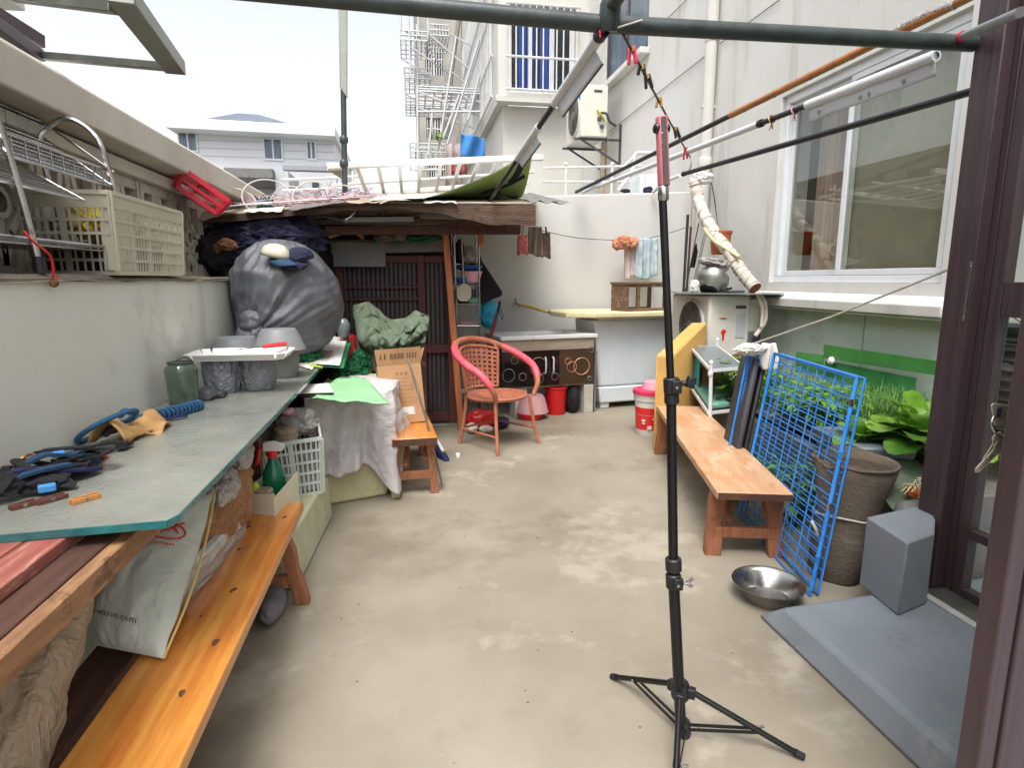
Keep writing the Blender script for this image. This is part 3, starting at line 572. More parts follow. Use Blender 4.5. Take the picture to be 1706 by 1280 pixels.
# ---- white house far away
fh = T('white_house', 'white house with grey hip roof and flat eaves seen over the wall', 'house', (-6.5, 33, 0))
yh = 30
def PH(px, py): return W(px, py, Y=yh)
L_, R_ = PH(306, 250).x, PH(557, 250).x; ztop, zb = PH(400, 215).z, 0
wins = [(298, 326, 222, 250), (440, 468, 232, 264), (512, 524, 237, 264)]
b = MB(); b.bx(L_, R_, yh, yh+9, zb, ztop); put('wall', b, 'far_white', fh, sm=0)
b = MB()
for py in (236, 249, 262): b.bx(L_-.005, R_+.005, yh-.012, yh-.002, PH(400, py).z, PH(400, py).z+.03)
put('wall_line', b, 'far_line', fh, sm=0)
b = MB(); e0, e1 = PH(288, 205), PH(562, 222); b.hexa([(e0.x, yh-.9, PH(288, 221).z), (e1.x, yh-.9, PH(562, 235).z), (e1.x, yh+10, PH(562, 235).z), (e0.x, yh+10, PH(288, 221).z)], [(e0.x, yh-.9, PH(288, 203).z), (e1.x, yh-.9, PH(562, 218).z), (e1.x, yh+10, PH(562, 219).z), (e0.x, yh+10, PH(288, 203).z)]); put('eaves', b, 'far_white', fh, bev=.04)
b = MB(); rz = PH(320, 203).z; A = PH(318, 204); B_ = PH(498, 212); a0, a1 = A.x, B_.x; yr = yh+.6
b.bx(a0+.15, a1-.15, yr+.2, yr+6, rz-.2, rz+.1); put('roof_base', b, 'far_grey', fh, sm=0)
pk = W(413, 189, Y=yr+3)
b = MB(); b.add([(a0, yr, PH(320, 195).z), (a1, yr, PH(497, 206).z), (a1, yr+6, PH(497, 204).z), (a0, yr+6, PH(320, 193).z), (pk.x-.5, yr+3, pk.z), (pk.x+.5, yr+3, pk.z-.02)], [(0, 1, 5, 4), (1, 2, 5), (2, 3, 4, 5), (3, 0, 4), (3, 2, 1, 0)]); put('roof', b, 'roof_slate', fh, sm=0)
for (p, q, r, s) in wins:
    x_0, x_1, z_1, z_0 = PH(p, r).x, PH(q, r).x, PH(p, r).z, PH(p, s).z
    f = put('window', MB().bx(x_0-.06, x_1+.06, yh-.06, yh-.012, z_0-.08, z_0).bx(x_0-.06, x_0, yh-.06, yh-.012, z_0, z_1).bx(x_1, x_1+.06, yh-.06, yh-.012, z_0, z_1).bx(x_0-.06, x_1+.06, yh-.06, yh-.012, z_1, z_1+.06).bx((x_0+x_1)/2-.03, (x_0+x_1)/2+.03, yh-.06, yh-.012, z_0, z_1), 'window_alu', fh, sm=0)
    put('pane', MB().bx(x_0, x_1, yh-.03, yh-.013, z_0, z_1), 'window_grey', f, sm=0)
b = MB(); c0, c1 = W(372, 282, Y=27), W(455, 298, Y=27); b.bx(c0.x, c1.x, 27, 30, c1.z, W(372, 278, Y=27).z); put('canopy', b, 'mid_grey', fh, bev=.04)
b = MB(); b.bx(c1.x, W(478, 300, Y=27).x, 27.4, 29.9, 0, W(460, 282, Y=27).z); put('porch_wall', b, 'far_line', fh, sm=0)
b = MB(); b.bx(PH(480, 300).x, PH(565, 300).x, yh-1.2, yh-.7, PH(480, 290).z, PH(480, 283).z); put('lower_ledge', b, 'far_grey', fh, sm=0)
f = put('window', MB().bx(PH(520, 300).x, PH(531, 300).x, yh-.06, yh-.012, PH(520, 316).z, PH(520, 303).z), 'window_dark', fh, sm=0)
# neighbouring house in the corner at the top left
nh = T('neighbour_house', 'pale neighbouring house beyond the left wall with flat eaves', 'house', (-7, 12, 0))
b = MB(); b.bx(-9, -5.2, -4, 11.6, 0, 3.2); put('wall', b, 'far_stucco', nh, sm=0)
b = MB(); b.hexa([(-9, -4, 4.1), (-3.95, -4, 4.25), (-3.85, 7.6, 4.05), (-9, 7.6, 3.95)], [(-9, -4, 4.5), (-3.95, -4, 4.5), (-3.85, 7.6, 4.30), (-9, 7.6, 4.4)]); put('eaves', b, 'far_stucco', nh, bev=.02)
b = MB(); b.bx(-9, -5.0, -4, 7.2, 3.2, 3.99); put('upper_wall', b, 'far_white', nh, sm=0)
b = MB(); b.bx(-5.0, -4.9, -4, 6.9, 3.35, 3.75); put('window', b, 'window_grey', nh, sm=0)
for i in range(6):
    q = MB(); q.bx(-5.2, -5.16, -1+i*2.0, .0+i*2.0, 1.5, 2.7); put('window', q, 'window_dark', nh, sm=0)
# grey bulk further left, mirrored in the window glass
ob = T('opposite_building', 'beige low block with rows of windows beyond the left wall', 'building', (-9.8, 18, 0))
b = MB(); b.bx(-12, -8.6, 12.5, 26, 0, 5.0); put('wall', b, 'aged_wall', ob, sm=0)
for k in range(2):
    for i in range(6):
        q = MB(); q.bx(-8.6, -8.55, 13.4+i*2.1, 14.5+i*2.1, 1.0+k*2.1, 2.4+k*2.1); put('window', q, 'window_dark', ob, sm=0)

# ================================================================== LEFT SIDE: table, benches, rack and clutter
def slotted(b_rail, sx, sy, sz, mtx, nx, ny, nz, th=.008, taper=.9, solid_top=0., bar=.006, base=True):
    """open plastic basket: rims, posts and slot bars on four sides, tapering to the foot"""
    b = b_rail
    def P(u, v, h): k = taper+(1-taper)*h; return mtx @ V((u*sx/2*k, v*sy/2*k, h*sz))
    for a, c in (((-1, -1), (1, -1)), ((1, -1), (1, 1)), ((1, 1), (-1, 1)), ((-1, 1), (-1, -1))):
        n = nx if a[1] == c[1] else ny
        out = V(((a[0]+c[0])/2, (a[1]+c[1])/2, 0)); up = (mtx.to_3x3() @ out)
        for k in range(nz+1):
            h = k/nz; wdt = bar*2.2 if k in (0, nz) else bar*1.5
            b.beam(P(*a, h), P(*c, h), th if k < nz else th*2.2, wdt, up=up.cross(V((0, 0, 1))) if False else (mtx.to_3x3() @ V((0, 0, 1))))
        for i in range(n+1):
            t = i/n; u0, v0 = a[0]+(c[0]-a[0])*t, a[1]+(c[1]-a[1])*t; wide = bar*3.2 if i in (0, n) or i % 6 == 0 else bar
            b.beam(P(u0, v0, 0), P(u0, v0, 1), wide, th*.8, up=up)
        if solid_top:
            q = [P(*a, 1-solid_top), P(*c, 1-solid_top), P(*c, 1), P(*a, 1)]; o = (mtx.to_3x3() @ out).normalized()*.003
            b.hexa([q[0]-o, q[1]-o, q[1]+o, q[0]+o], [q[3]-o, q[2]-o, q[2]+o, q[3]+o])
    if base: b.hexa([P(-1, -1, .0), P(1, -1, .0), P(1, 1, .0), P(-1, 1, .0)], [P(-1, -1, .02), P(1, -1, .02), P(1, 1, .02), P(-1, 1, .02)])
    return b
def pillow(p00, p10, p11, p01, th, n=26, seed=0, wr=.012, fr=7, pinch=.5, sag=0):
    """stuffed or crumpled bag between four corners (p00 p10 lower edge, p01 p11 upper edge)"""
    p00, p10, p11, p01 = map(V, (p00, p10, p11, p01)); nd = (p10-p00).cross(p01-p00).normalized(); b = MB()
    for s in (1, -1):
        def f(u, v):
            p = p00*(1-u)*(1-v)+p10*u*(1-v)+p11*u*v+p01*(1-u)*v
            e = (4*u*(1-u))**pinch*(4*v*(1-v))**pinch
            q = V((u*fr+seed*5, v*fr, s*2)); w_ = .7*noise.fractal(q, 1, 2, 3)+1.1*(.35-abs(noise.noise(q*1.3)))+.5*(.3-abs(noise.noise(q*3.3+V((3, 1, 7)))))+.22*(.3-abs(noise.noise(q*7.1)))
            edge = .012*noise.noise(V((u*6+seed, v*6, 4)))
            return p+nd*(s*th*e+wr*w_*min(1, e*3))+(p10-p00).normalized()*edge+V((0, 0, -sag*4*u*(1-u)*v))
        b.grid(f, n, n)
    return b
def ribbon(b, pts, wd, th=.003, side=None, k=6):
    P = spline(pts, k); vs, fs = [], []
    for i, p in enumerate(P):
        d = (P[min(i+1, len(P)-1)]-P[max(i-1, 0)]).normalized(); x = V(side) if side else d.cross(V((0, 0, 1)))
        if x.length < 1e-3: x = V((1, 0, 0))
        x = (x-d*x.dot(d)).normalized()*wd/2; nn = d.cross(x).normalized()*th
        vs += [p-x-nn, p+x-nn, p+x+nn, p-x+nn]
    for i in range(len(P)-1):
        for j in range(4): j2 = (j+1) % 4; fs.append((i*4+j, i*4+j2, i*4+4+j2, i*4+4+j))
    fs += [(3, 2, 1, 0), tuple(len(vs)-4+j for j in range(4))]; b.add(vs, fs); return b

# ---- wooden table
tb = T('wooden_table', 'long worn red plank table along the left wall, under the glass sheets', 'table', (-.86, 2.8, 0))
pl = MB().bx(-.038, .038, -2.3, 2.3, .724, .7515); P0 = put('plank', pl, 'red_wood', tb, local=True, bev=.003); P0.location = (-1.018+.86, 0, 0)
like(P0, tb, (-.939+.86, .01, -.001)); like(P0, tb, (-.860+.86, -.02, .0005)); like(P0, tb, (-.781+.86, .0, -.0008))
put('edge_beam', MB().bx(-.742, -.674, .5, 5.1, .66, .724), 'dark_wood', tb, bev=.004)
put('apron_rail', MB().bx(-.672, -.640, .5, 5.1, .668, .720), 'rail_wood', tb, bev=.003)
for y in (.62, 2.75, 4.98):
    put('leg', MB().bx(-.74, -.68, y, y+.06, 0, .659), 'dark_wood', tb, bev=.004); put('leg', MB().bx(-1.05, -.99, y, y+.06, 0, .723), 'dark_wood', tb, bev=.004)
put('shelf_beam', MB().hexa([(-.88, .7, .20), (-.76, .7, .20), (-.76, 5, .20), (-.88, 5, .20)], [(-.88, .7, .30), (-.76, .7, .30), (-.76, 5, .30), (-.88, 5, .30)]), 'dark_wood', tb, bev=.006)
GZ = .7715
def glass_sheet(label, pts):
    t = T('glass_sheet', label, 'glass sheet', (-.8, pts[0][1], .7525), group='thick glass sheets on the table')
    put('pane', MB().prism([(x, y, .7525) for x, y in pts], (0, 0, .0185)), 'plate_glass', t, sm=0)
    b = MB(); k = len(pts)
    for i in range(k):
        p, q = V((*pts[i], 0)), V((*pts[(i+1) % k], 0)); o = V(((q-p).y, -(q-p).x, 0)).normalized()*.0022
        b.hexa([p+V((0, 0, .7526)), q+V((0, 0, .7526)), q+o+V((0, 0, .7530)), p+o+V((0, 0, .7530))], [p+V((0, 0, .7706)), q+V((0, 0, .7706)), q+o+V((0, 0, .7700)), p+o+V((0, 0, .7700))])
    put('polished_edge', b, 'glass_edge', t, sm=0)
glass_sheet('near glass sheet with teal polished edge, carrying harness and dog lead', [(-1.064, 1.335), (-.545, 1.375), (-.533, 1.41), (-.536, 2.42), (-1.064, 2.42)])
glass_sheet('far glass sheet under the white tray and grey sack', [(-1.064, 2.424), (-.536, 2.424), (-.548, 5.2), (-1.064, 5.2)])

# ---- things lying on the glass
hn = T('dog_harness', 'black and blue webbing dog harness heaped at the wall end of the glass table', 'dog harness', (-.94, 1.68, GZ))
b = MB()
for k in range(9):
    c0 = V((-1.0+.012*k, 1.58+.03*k, GZ+.012+.01*(k % 3))); r = random.Random(k)
    ribbon(b, [c0+V((r.uniform(-.05, .07), r.uniform(-.06, .08), r.uniform(0, .045))) for _ in range(5)], .022, .003)
put('strap', b, 'black_cloth', hn, sol=0)
b = MB(); ribbon(b, [(-1.0, 1.66, GZ+.05), (-.95, 1.70, GZ+.075), (-.90, 1.76, GZ+.05), (-.88, 1.80, GZ+.02)], .034, .004); ribbon(b, [(-.99, 1.58, GZ+.03), (-.94, 1.60, GZ+.055), (-.89, 1.69, GZ+.05)], .026, .004); ribbon(b, [(-.95, 1.80, GZ+.04), (-.92, 1.85, GZ+.05), (-.90, 1.88, GZ+.02)], .03, .004); put('strap', b, 'web_blue', hn, label='blue webbing strap')
b = MB(); ribbon(b, [(-1.02, 1.60, GZ+.04), (-.96, 1.62, GZ+.06), (-.88, 1.70, GZ+.03), (-.86, 1.76, GZ+.015)], .03, .004); put('strap', b, 'navy_rope', hn, label='navy webbing strap')
b = MB()
for c, r in (((-.99, 1.58, GZ+.03), (.05, .055, .03)), ((-.93, 1.63, GZ+.02), (.06, .05, .022)), ((-.92, 1.76, GZ+.025), (.05, .07, .024)), ((-.95, 1.85, GZ+.02), (.04, .06, .02))): b.blob(c, r, c[1]*9, .35, 2.5, 3, .2, fl=-.012)
put('padding', b, 'black_cloth', hn)
for c_, s_ in (((-.892, 1.585, GZ+.022), (.036, .03, .018)), ((-.93, 1.72, GZ+.07), (.03, .024, .014))): put('buckle', MB().box(c_, s_, rz=.5), 'sky_cloth', hn, bev=.003)
b = MB(); b.tube(arc((-1.0, 1.70, GZ+.06), .022, 0, 2*pi*.98, 18, (1, 0, .3), (0, 1, .5)), .004, 6); put('ring', b, 'brass', hn)
b = MB(); b.blob((-.91, 1.905, GZ+.011), (.012, .012, .012), 1, .03, 1, 2); b.lathe((-.905, 1.915, GZ+.012), [(.003, 0), (.005, .006), (.003, .014)], 8); one('red_bead', 'small red plastic ball lying beside the dog harness', 'ball', b, 'red_plastic')
ld = T('dog_lead', 'blue rope dog lead with braided navy handle and tan leather muzzle by the wall', 'dog lead', (-.97, 2.25, GZ))
ux, uy = V((.30, .85, .0)).normalized(), V((.45, -.1, .30)).normalized()
b = MB(); b.tube(arc((-.985, 2.11, GZ+.055), .088, 0, 2*pi, 40, ux, uy), .0085, 8); put('rope_loop', b, 'blue_rope', ld)
b = MB(); b.tube(arc((-.965, 2.33, GZ+.035), .052, .3, 2*pi*.92, 26, (.3, 1, 0), (.6, -.2, .25)), .009, 8); b.tube(spline([(-.98, 2.19, GZ+.07), (-.985, 2.24, GZ+.075), (-.98, 2.29, GZ+.055)]), .011, 8); put('rope_loop', b, 'blue_rope', ld)
b = MB(); Q = spline([(-.945, 2.36, GZ+.024), (-.915, 2.44, GZ+.022), (-.885, 2.52, GZ+.020), (-.858, 2.585, GZ+.020)], 8); b.tube(Q, [.017]*(len(Q)-1)+[.012], 10); put('handle', b, 'navy_rope', ld)
b = MB()
for i in range(1, len(Q)-1, 2):
    d = (Q[i+1]-Q[i-1]).normalized(); x = d.cross(V((0, 0, 1))).normalized(); b.tube(arc(Q[i], .0195, 0, 2*pi, 14, (x+d*.5).normalized(), V((0, 0, 1))), .006, 6)
put('whipping', b, 'blue_rope', ld)
b = MB()
b.grid(lambda u, v: V((-1.02+.11*u+.03*v, 2.05+.26*v, GZ+.012+.075*sin(pi*u)*(.55+.45*cos(v*5))+.012*noise.noise(V((u*4, v*6, 0))))), 16, 22)
b.grid(lambda u, v: V((-.955+.09*u, 2.18+.10*v+.04*u, GZ+.008+.03*sin(pi*v)+.015*sin(u*5))), 12, 12)
b.grid(lambda u, v: V((-.95+.09*u, 2.13+.035*v+.06*u, GZ+.006+.012*sin(pi*v+u*4))), 12, 6)
put('muzzle', b, 'tan_leather', ld, sol=.006)
b = MB(); ribbon(b, [(-.99, 2.08, GZ+.03), (-.965, 2.11, GZ+.06), (-.94, 2.16, GZ+.06)], .02, .003); ribbon(b, [(-.93, 2.36, GZ+.008), (-.88, 2.41, GZ+.012), (-.86, 2.44, GZ+.008)], .018, .003); put('strap', b, 'navy_rope', ld)
b = MB(); ribbon(b, [(-.97, 1.93, GZ+.01), (-.94, 1.96, GZ+.03), (-.90, 1.985, GZ+.025), (-.885, 2.03, GZ+.01), (-.93, 2.03, GZ+.008)], .014, .004); b.blob((-.955, 1.95, GZ+.012), (.04, .03, .014), 5, .3, 2, 3, fl=-.01); b.box((-.90, 2.0, GZ+.016), (.03, .05, .016), rz=.3); one('black_buckle', 'black plastic buckle strap between harness and leather muzzle', 'buckle', b, 'black_plastic')
def peg(a, c, mat, label):
    a, c = V(a), V(c); t = T('clothes_peg', label, 'clothes peg', (a+c)/2, group='wooden clothes pegs on the glass')
    d = (c-a).normalized(); s = d.cross(V((0, 0, 1))).normalized()*.006
    put('jaw', MB().beam(a+s+V((0, 0, .006)), c+s*1.6+V((0, 0, .006)), .006, .011), mat, t, bev=.001); put('jaw', MB().beam(a-s+V((0, 0, .006)), c-s*1.6+V((0, 0, .006)), .006, .011), mat, t, bev=.001)
    m_ = (a+c)/2; put('spring', MB().tube([m_-s*2+V((0, 0, .007)), m_+s*2+V((0, 0, .007))], .0045, 8), 'steel', t)
peg((-.806, 1.512, GZ), (-.766, 1.560, GZ), 'peg_orange', 'pale orange wooden clothes peg alone near the front edge of the glass')
peg((-.925, 1.495, GZ), (-.89, 1.535, GZ), 'peg_brown', 'dark brown clothes peg closest to the harness'); peg((-.885, 1.52, GZ), (-.845, 1.572, GZ), 'peg_brown', 'reddish brown clothes peg touching the dark one')
# glass jar
jr = T('glass_jar', 'empty greenish glass jar standing on the table by the wall', 'jar', (-.955, 2.70, GZ))
b = MB(); b.lathe((-.955, 2.70, GZ), [(.050, 0), (.056, .006), (.062, .12), (.064, .150), (.060, .165), (.048, .176), (.048, .186), (.044, .186), (.044, .174), (.057, .16), (.059, .148), (.052, .012), (.0, .012)], 24); put('body', b, 'green_glass', jr)
b = MB(); b.tube(arc((-.955, 2.70, GZ+.183), .05, 0, 2*pi, 24, (1, 0, 0), (0, 1, 0)), .0025, 5); b.tube(spline([(-.905, 2.70, GZ+.183), (-.93, 2.69, GZ+.205), (-.97, 2.68, GZ+.19)]), .002, 5); put('wire_clip', b, 'black_wire', jr)
b = MB(); b.blob((-.905, 2.85, GZ+.018), (.05, .07, .03), 3, .3, 2, 3, .2, fl=-.016); b.blob((-.86, 2.86, GZ+.014), (.03, .04, .02), 9, .3, 2, 3, fl=-.012); one('dark_rag', 'small dark rag crumpled beside the glass jar', 'rag', b, 'dark_grey')
# white tray on two bin-bag bundles, knife
b = MB()
def bagb(c, r, sd): b.blob(c, r, sd, .12, 2.2, 5, .28, fl=-r[2]*.86)
for (x, y, s, lb) in ((-.885, 3.02, 2, 'left grey bin bag bundle under the white tray'), (-.735, 3.06, 6, 'right grey bin bag bundle under the white tray')):
    b = MB()
    def bf(u, v):
        a = 2*pi*u; h = v; R = .088*(.80+.5*h*(1.25-h)); fold = .055*sin(9*a+s+2.2*h)+.035*sin(17*a-3*h)+.05*noise.noise(V((cos(a)*2+s, sin(a)*2, h*2)))
        r = R*(1+fold*(.4+.9*abs(h-.45))); return V((x+r*cos(a), y+r*1.12*sin(a), GZ+.002+.165*h))
    b.grid(bf, 96, 26, wu=True); b.lathe((x, y, GZ+.16), [(.075, 0), (.001, .006)], 16, capb=False); b.lathe((x, y, GZ+.003), [(.070, 0), (.001, -.001)], 16, capb=False)
    one('bin_bag', lb, 'bag', b, 'bin_bag', group='bin bag bundles under the tray')
ty = T('white_tray', 'shallow white plastic tray resting on grey bags at the table', 'tray', (-.79, 3.02, .93))
b = MB(); b.prism([( -.79+ .205*sx_, 3.02+.13*sy_, .932) for sx_, sy_ in ((-1, -.8), (-.85, -1), (.85, -1), (1, -.8), (1, .8), (.85, 1), (-.85, 1), (-1, .8))], (0, 0, .006))
for a, c in (((-1, -.8), (-.85, -1)), ((-.85, -1), (.85, -1)), ((.85, -1), (1, -.8)), ((1, -.8), (1, .8)), ((1, .8), (.85, 1)), ((.85, 1), (-.85, 1)), ((-.85, 1), (-1, .8)), ((-1, .8), (-1, -.8))):
    A_, C_ = V((-.79+.205*a[0], 3.02+.13*a[1], .938)), V((-.79+.205*c[0], 3.02+.13*c[1], .938)); o = V((a[0]+c[0], a[1]+c[1], 0)).normalized()*.018
    b.hexa([A_, C_, C_+o*.2, A_+o*.2], [A_+o+V((0, 0, .024)), C_+o+V((0, 0, .024)), C_+o*1.2+V((0, 0, .023)), A_+o*1.2+V((0, 0, .023))])
put('tray', b, 'white_plastic', ty)
kn = T('knife', 'knife with a bright red handle lying on the white tray', 'knife', (-.72, 3.05, .966)); b = MB(); b.tube([(-.715, 3.10, .972), (-.66, 3.13, .976), (-.61, 3.15, .980)], [.009, .012, .011], 8); put('handle', b, 'bright_red', kn); put('blade', MB().hexa([(-.83, 3.03, .966), (-.71, 3.085, .971), (-.715, 3.11, .971), (-.80, 3.08, .967)], [(-.83, 3.03, .968), (-.71, 3.085, .973), (-.715, 3.11, .973), (-.80, 3.08, .969)]), 'dark_grey', kn, sm=0)
b = MB(); b.lathe((-.70, 3.42, .925), [(.138, 0), (.134, .01), (.104, .085), (.088, .11), (0.001, .112)], 28, capb=False); b.lathe((-.70, 3.42, .925), [(.130, .0), (.097, .08), (.001, .1)], 28, capb=False); one('grey_basin', 'grey plastic basin turned upside down on the pot behind the tray', 'basin', b, 'grey_plastic')
b = MB(); b.lathe((-.70, 3.42, GZ), [(.08, 0), (.088, .02), (.10, .12), (.102, .155)], 24, capt=True); one('grey_pot', 'grey pot standing under the upturned basin', 'pot', b, 'mid_grey')
b = MB(); b.lathe((-.93, 3.45, .90), [(.14, 0), (.10, .09), (.001, .095)], 24, capb=False); b.lathe((-.93, 3.45, GZ), [(.10, 0), (.12, .12), (.10, .136)], 20, capt=True); one('grey_tub', 'dark grey tub against the wall behind the white tray', 'tub', b, 'grey_plastic')
# big woven sack
b = MB(); sk = MB(); sk.blob((-.755, 4.00, 1.165), (.335, .33, .375), 4, .06, 1.4, 6, .0)
def crs(p):
    d = p-V((-.755, 4.00, 1.165)); a = atan2(d.z, d.x)
    k = noise.fractal(V((p.x*3+p.z*2, p.y*2, p.z*3.4)), 1, 2, 2)*.018
    K = V((-.96, 3.70, .92)); q = p-K; an = atan2(q.z, q.x)+.25*noise.noise(p*2.2); dk = q.length; fr_ = max(0, min(1, (3.98-p.y)/.12+.4))
    k += (.26-abs(noise.noise(V((an*4.2, dk*1.3, 5)))))*.085*math.exp(-dk/.42)*fr_       # long folds gathered towards the tied corner
    k += (.26-abs(noise.noise(V((an*10, dk*2.2, 9)))))*.034*math.exp(-dk/.50)*fr_
    K2 = V((-.78, 3.85, 1.62)); q2 = p-K2; an2 = atan2(q2.z, q2.x)+.2*noise.noise(p*2.6); d2 = q2.length
    k += (.26-abs(noise.noise(V((an2*5.5, d2*1.6, 2)))))*.055*math.exp(-d2/.30)*fr_      # and from the hats pressing on its top
    k += (.26-abs(noise.noise(V((p.x*3.2, p.y*2, p.z*10+p.x*3)))))*.024*max(0, min(1, (-.56-p.x)/.3))
    return p+d.normalized()*k
sk.v = [crs(p) for p in sk.v]
sk.v = [V((max(p.x, -1.055) if p.z < 1.33 else p.x, p.y, max(p.z, GZ+.004))) for p in sk.v]
sk.blob((-.90, 3.74, .95), (.10, .09, .13), 11, .15, 1.4, 5, .08); sk.blob((-.90, 3.72, 1.05), (.07, .07, .08), 12, .2, 1.5, 4, .08)
one('woven_sack', 'huge bulging grey woven sack on the far end of the glass table', 'sack', sk, 'tarp_grey', sm=60)
def cap_hat(c, rz, mats, label, name):
    t = T(name, label, 'cap', c); m = Matrix.Translation(V(c)) @ Matrix.Rotation(rz, 4, 'Z') @ Matrix.Rotation(.25, 4, 'X'); b = MB(m)
    b.lathe((0, 0, 0), [(.078, 0), (.078, .02), (.066, .045), (.042, .062), (.012, .068), (.001, .068)], 24, capb=False, wob=.10); put('crown', b, mats[0], t, sol=.004)
    b = MB(m); b.grid(lambda u, v: V(((u-.5)*.17*(1-.25*v), -.082*sqrt(max(.05, 1-(2*u-1)**2*.8))-.075*v*(1-.5*(2*u-1)**2), .005-.02*v-.03*(2*u-1)**2)), 12, 5); put('visor', b, mats[1], t, sol=.005); return t
cap_hat((-.745, 3.72, 1.43), .9, ('ivory_plastic', 'web_blue'), 'cream baseball hat with dark visor tossed on top of the grey sack', 'baseball_hat')
cap_hat((-.63, 3.76, 1.415), -.4, ('navy_cloth', 'navy_cloth'), 'navy blue baseball hat lying on the sack beside the cream hat', 'baseball_hat')
# papers at the far end
def quad_sheet(name, label, cat, c4, mat, th=.004, wr=.01, seed=1, sol=None, n=14):
    p = [V(q) for q in c4]; b = MB()
    b.grid(lambda u, v: p[0]*(1-u)*(1-v)+p[1]*u*(1-v)+p[2]*u*v+p[3]*(1-u)*v+V((0, 0, wr*noise.fractal(V((u*4+seed, v*4, seed)), 1, 2, 3))), n, n)
    return one(name, label, cat, b, mat, sol=th)
pb = T('paper_bag', 'flat white paper bag with green edges at the far end of the glass', 'paper bag', (-.6, 4.2, GZ))
c4 = [W(508, 606, Z=GZ+.012), W(566, 610, Z=GZ+.014), W(578, 566, Z=GZ+.075), W(535, 556, Z=GZ+.11)]
def qs(c4, off=0, wr=.008, sd=1):
    p = [V(q) for q in c4]; b = MB(); b.grid(lambda u, v: p[0]*(1-u)*(1-v)+p[1]*u*(1-v)+p[2]*u*v+p[3]*(1-u)*v+V((0, 0, off+wr*noise.fractal(V((u*3+sd, v*3, sd)), 1, 2, 3))), 12, 12); return b
put('face', qs(c4, .004), 'white_paper', pb); put('edge', qs([c4[0]+V((.02, -.02, -.006)), c4[1]+V((.025, -.02, -.006)), c4[2]+V((.03, .03, -.006)), c4[3]+V((.0, .03, -.006))], -.004), 'paper_green', pb)
put('print', qs([c4[0].lerp(c4[1], .2).lerp(c4[3], .25), c4[0].lerp(c4[1], .55).lerp(c4[2], .22), c4[0].lerp(c4[1], .6).lerp(c4[2], .55), c4[0].lerp(c4[3], .5)], .0075), 'dusty_pink', pb)
put('print', qs([c4[3].lerp(c4[0], .35), c4[3].lerp(c4[1], .42), c4[3].lerp(c4[2], .5), c4[3]], .0075), 'grey_glass', pb)
quad_sheet('paper_scrap', 'small white paper scrap lying before the paper bag', 'paper', [W(492, 607, Z=GZ+.006), W(520, 616, Z=GZ+.008), W(528, 606, Z=GZ+.012), W(508, 602, Z=GZ+.02)], 'white_paper', .002)
b = MB(); b.tube([W(513, 608, Z=GZ+.014), W(536, 612, Z=GZ+.012)], .007, 8); one('lime_marker', 'lime green marker pen on the paper scrap', 'marker', b, 'lime')
b = MB(); b.bx(-.775, -.725, 3.48, 3.52, GZ, GZ+.022); b.tube(arc((-.75, 3.50, GZ+.03), .014, 0, pi, 8, (1, 0, 0), (0, 0, 1)), .002, 5); one('blue_clip', 'small light blue binder clip on the glass', 'clip', b, 'sky_cloth', bev=.004)
b = MB(); b.blob((-.66, 3.95, GZ+.05), (.09, .09, .055), 21, .3, 2, 4, .3, fl=-.045); one('dark_bag', 'dark green crumpled bag behind the paper scrap', 'bag', b, 'green_bag')
# hanging off the table end
b = MB(); b.blob((-.44, 4.25, .66), (.11, .2, .075), 31, .3, 1.8, 5, .35); b.blob((-.36, 4.5, .70), (.07, .1, .08), 33, .3, 2, 4, .35); one('green_bag', 'shiny green plastic bag bulging past the end of the table', 'bag', b, 'green_bag')
b = MB(); b.prism([W(566, 622, Y=4.65), W(588, 630, Y=4.65), W(594, 585, Y=4.7), W(592, 560, Y=4.7), W(566, 556, Y=4.7)], (0, .12, 0)); one('red_bag', 'flat red bag standing between green bag and green canvas', 'bag', b, 'bright_red', bev=.02)
b = MB(); b.lathe(W(590, 628, Y=4.85), [(.09, 0), (.10, .02), (.11, .2), (.115, .21)], 18, capt=True); one('blue_tub', 'blue plastic tub behind the red bag', 'tub', b, 'blue_plastic')
b = MB(); b.lathe(W(573, 562, Y=4.62), [(.035, 0), (.045, .02), (.05, .09), (.035, .125), (.02, .14)], 14, capt=True); one('white_bottle', 'clear white bottle neck showing above the red bag', 'bottle', b, 'clear_pot')
# ---- green board, book, sheet-covered stack
stk = T('foam_box', 'cream foam box with a leaning end board, mostly under the white sheet', 'foam box', (-.33, 3.75, 0))
put('box', MB().hexa([(-.56, 3.42, .0), (-.16, 3.56, .0), (-.16, 4.3, .0), (-.56, 4.3, .0)], [(-.58, 3.44, .52), (-.14, 3.58, .52), (-.14, 4.3, .52), (-.58, 4.3, .52)]), 'cream_foam', stk, bev=.02)
put('end_board', MB().hexa([(-.135, 3.50, 0), (-.085, 3.51, 0), (-.10, 3.9, 0), (-.15, 3.9, 0)], [(-.175, 3.53, .36), (-.13, 3.54, .36), (-.12, 3.9, .36), (-.17, 3.9, .36)]), 'cream_foam', stk, bev=.008)
put('lid', MB().hexa([(-.585, 3.48, .524), (-.14, 3.60, .524), (-.14, 4.32, .524), (-.585, 4.32, .524)], [(-.56, 3.52, .655), (-.17, 3.63, .64), (-.17, 4.3, .64), (-.56, 4.3, .655)]), 'cream_foam', stk, bev=.02)
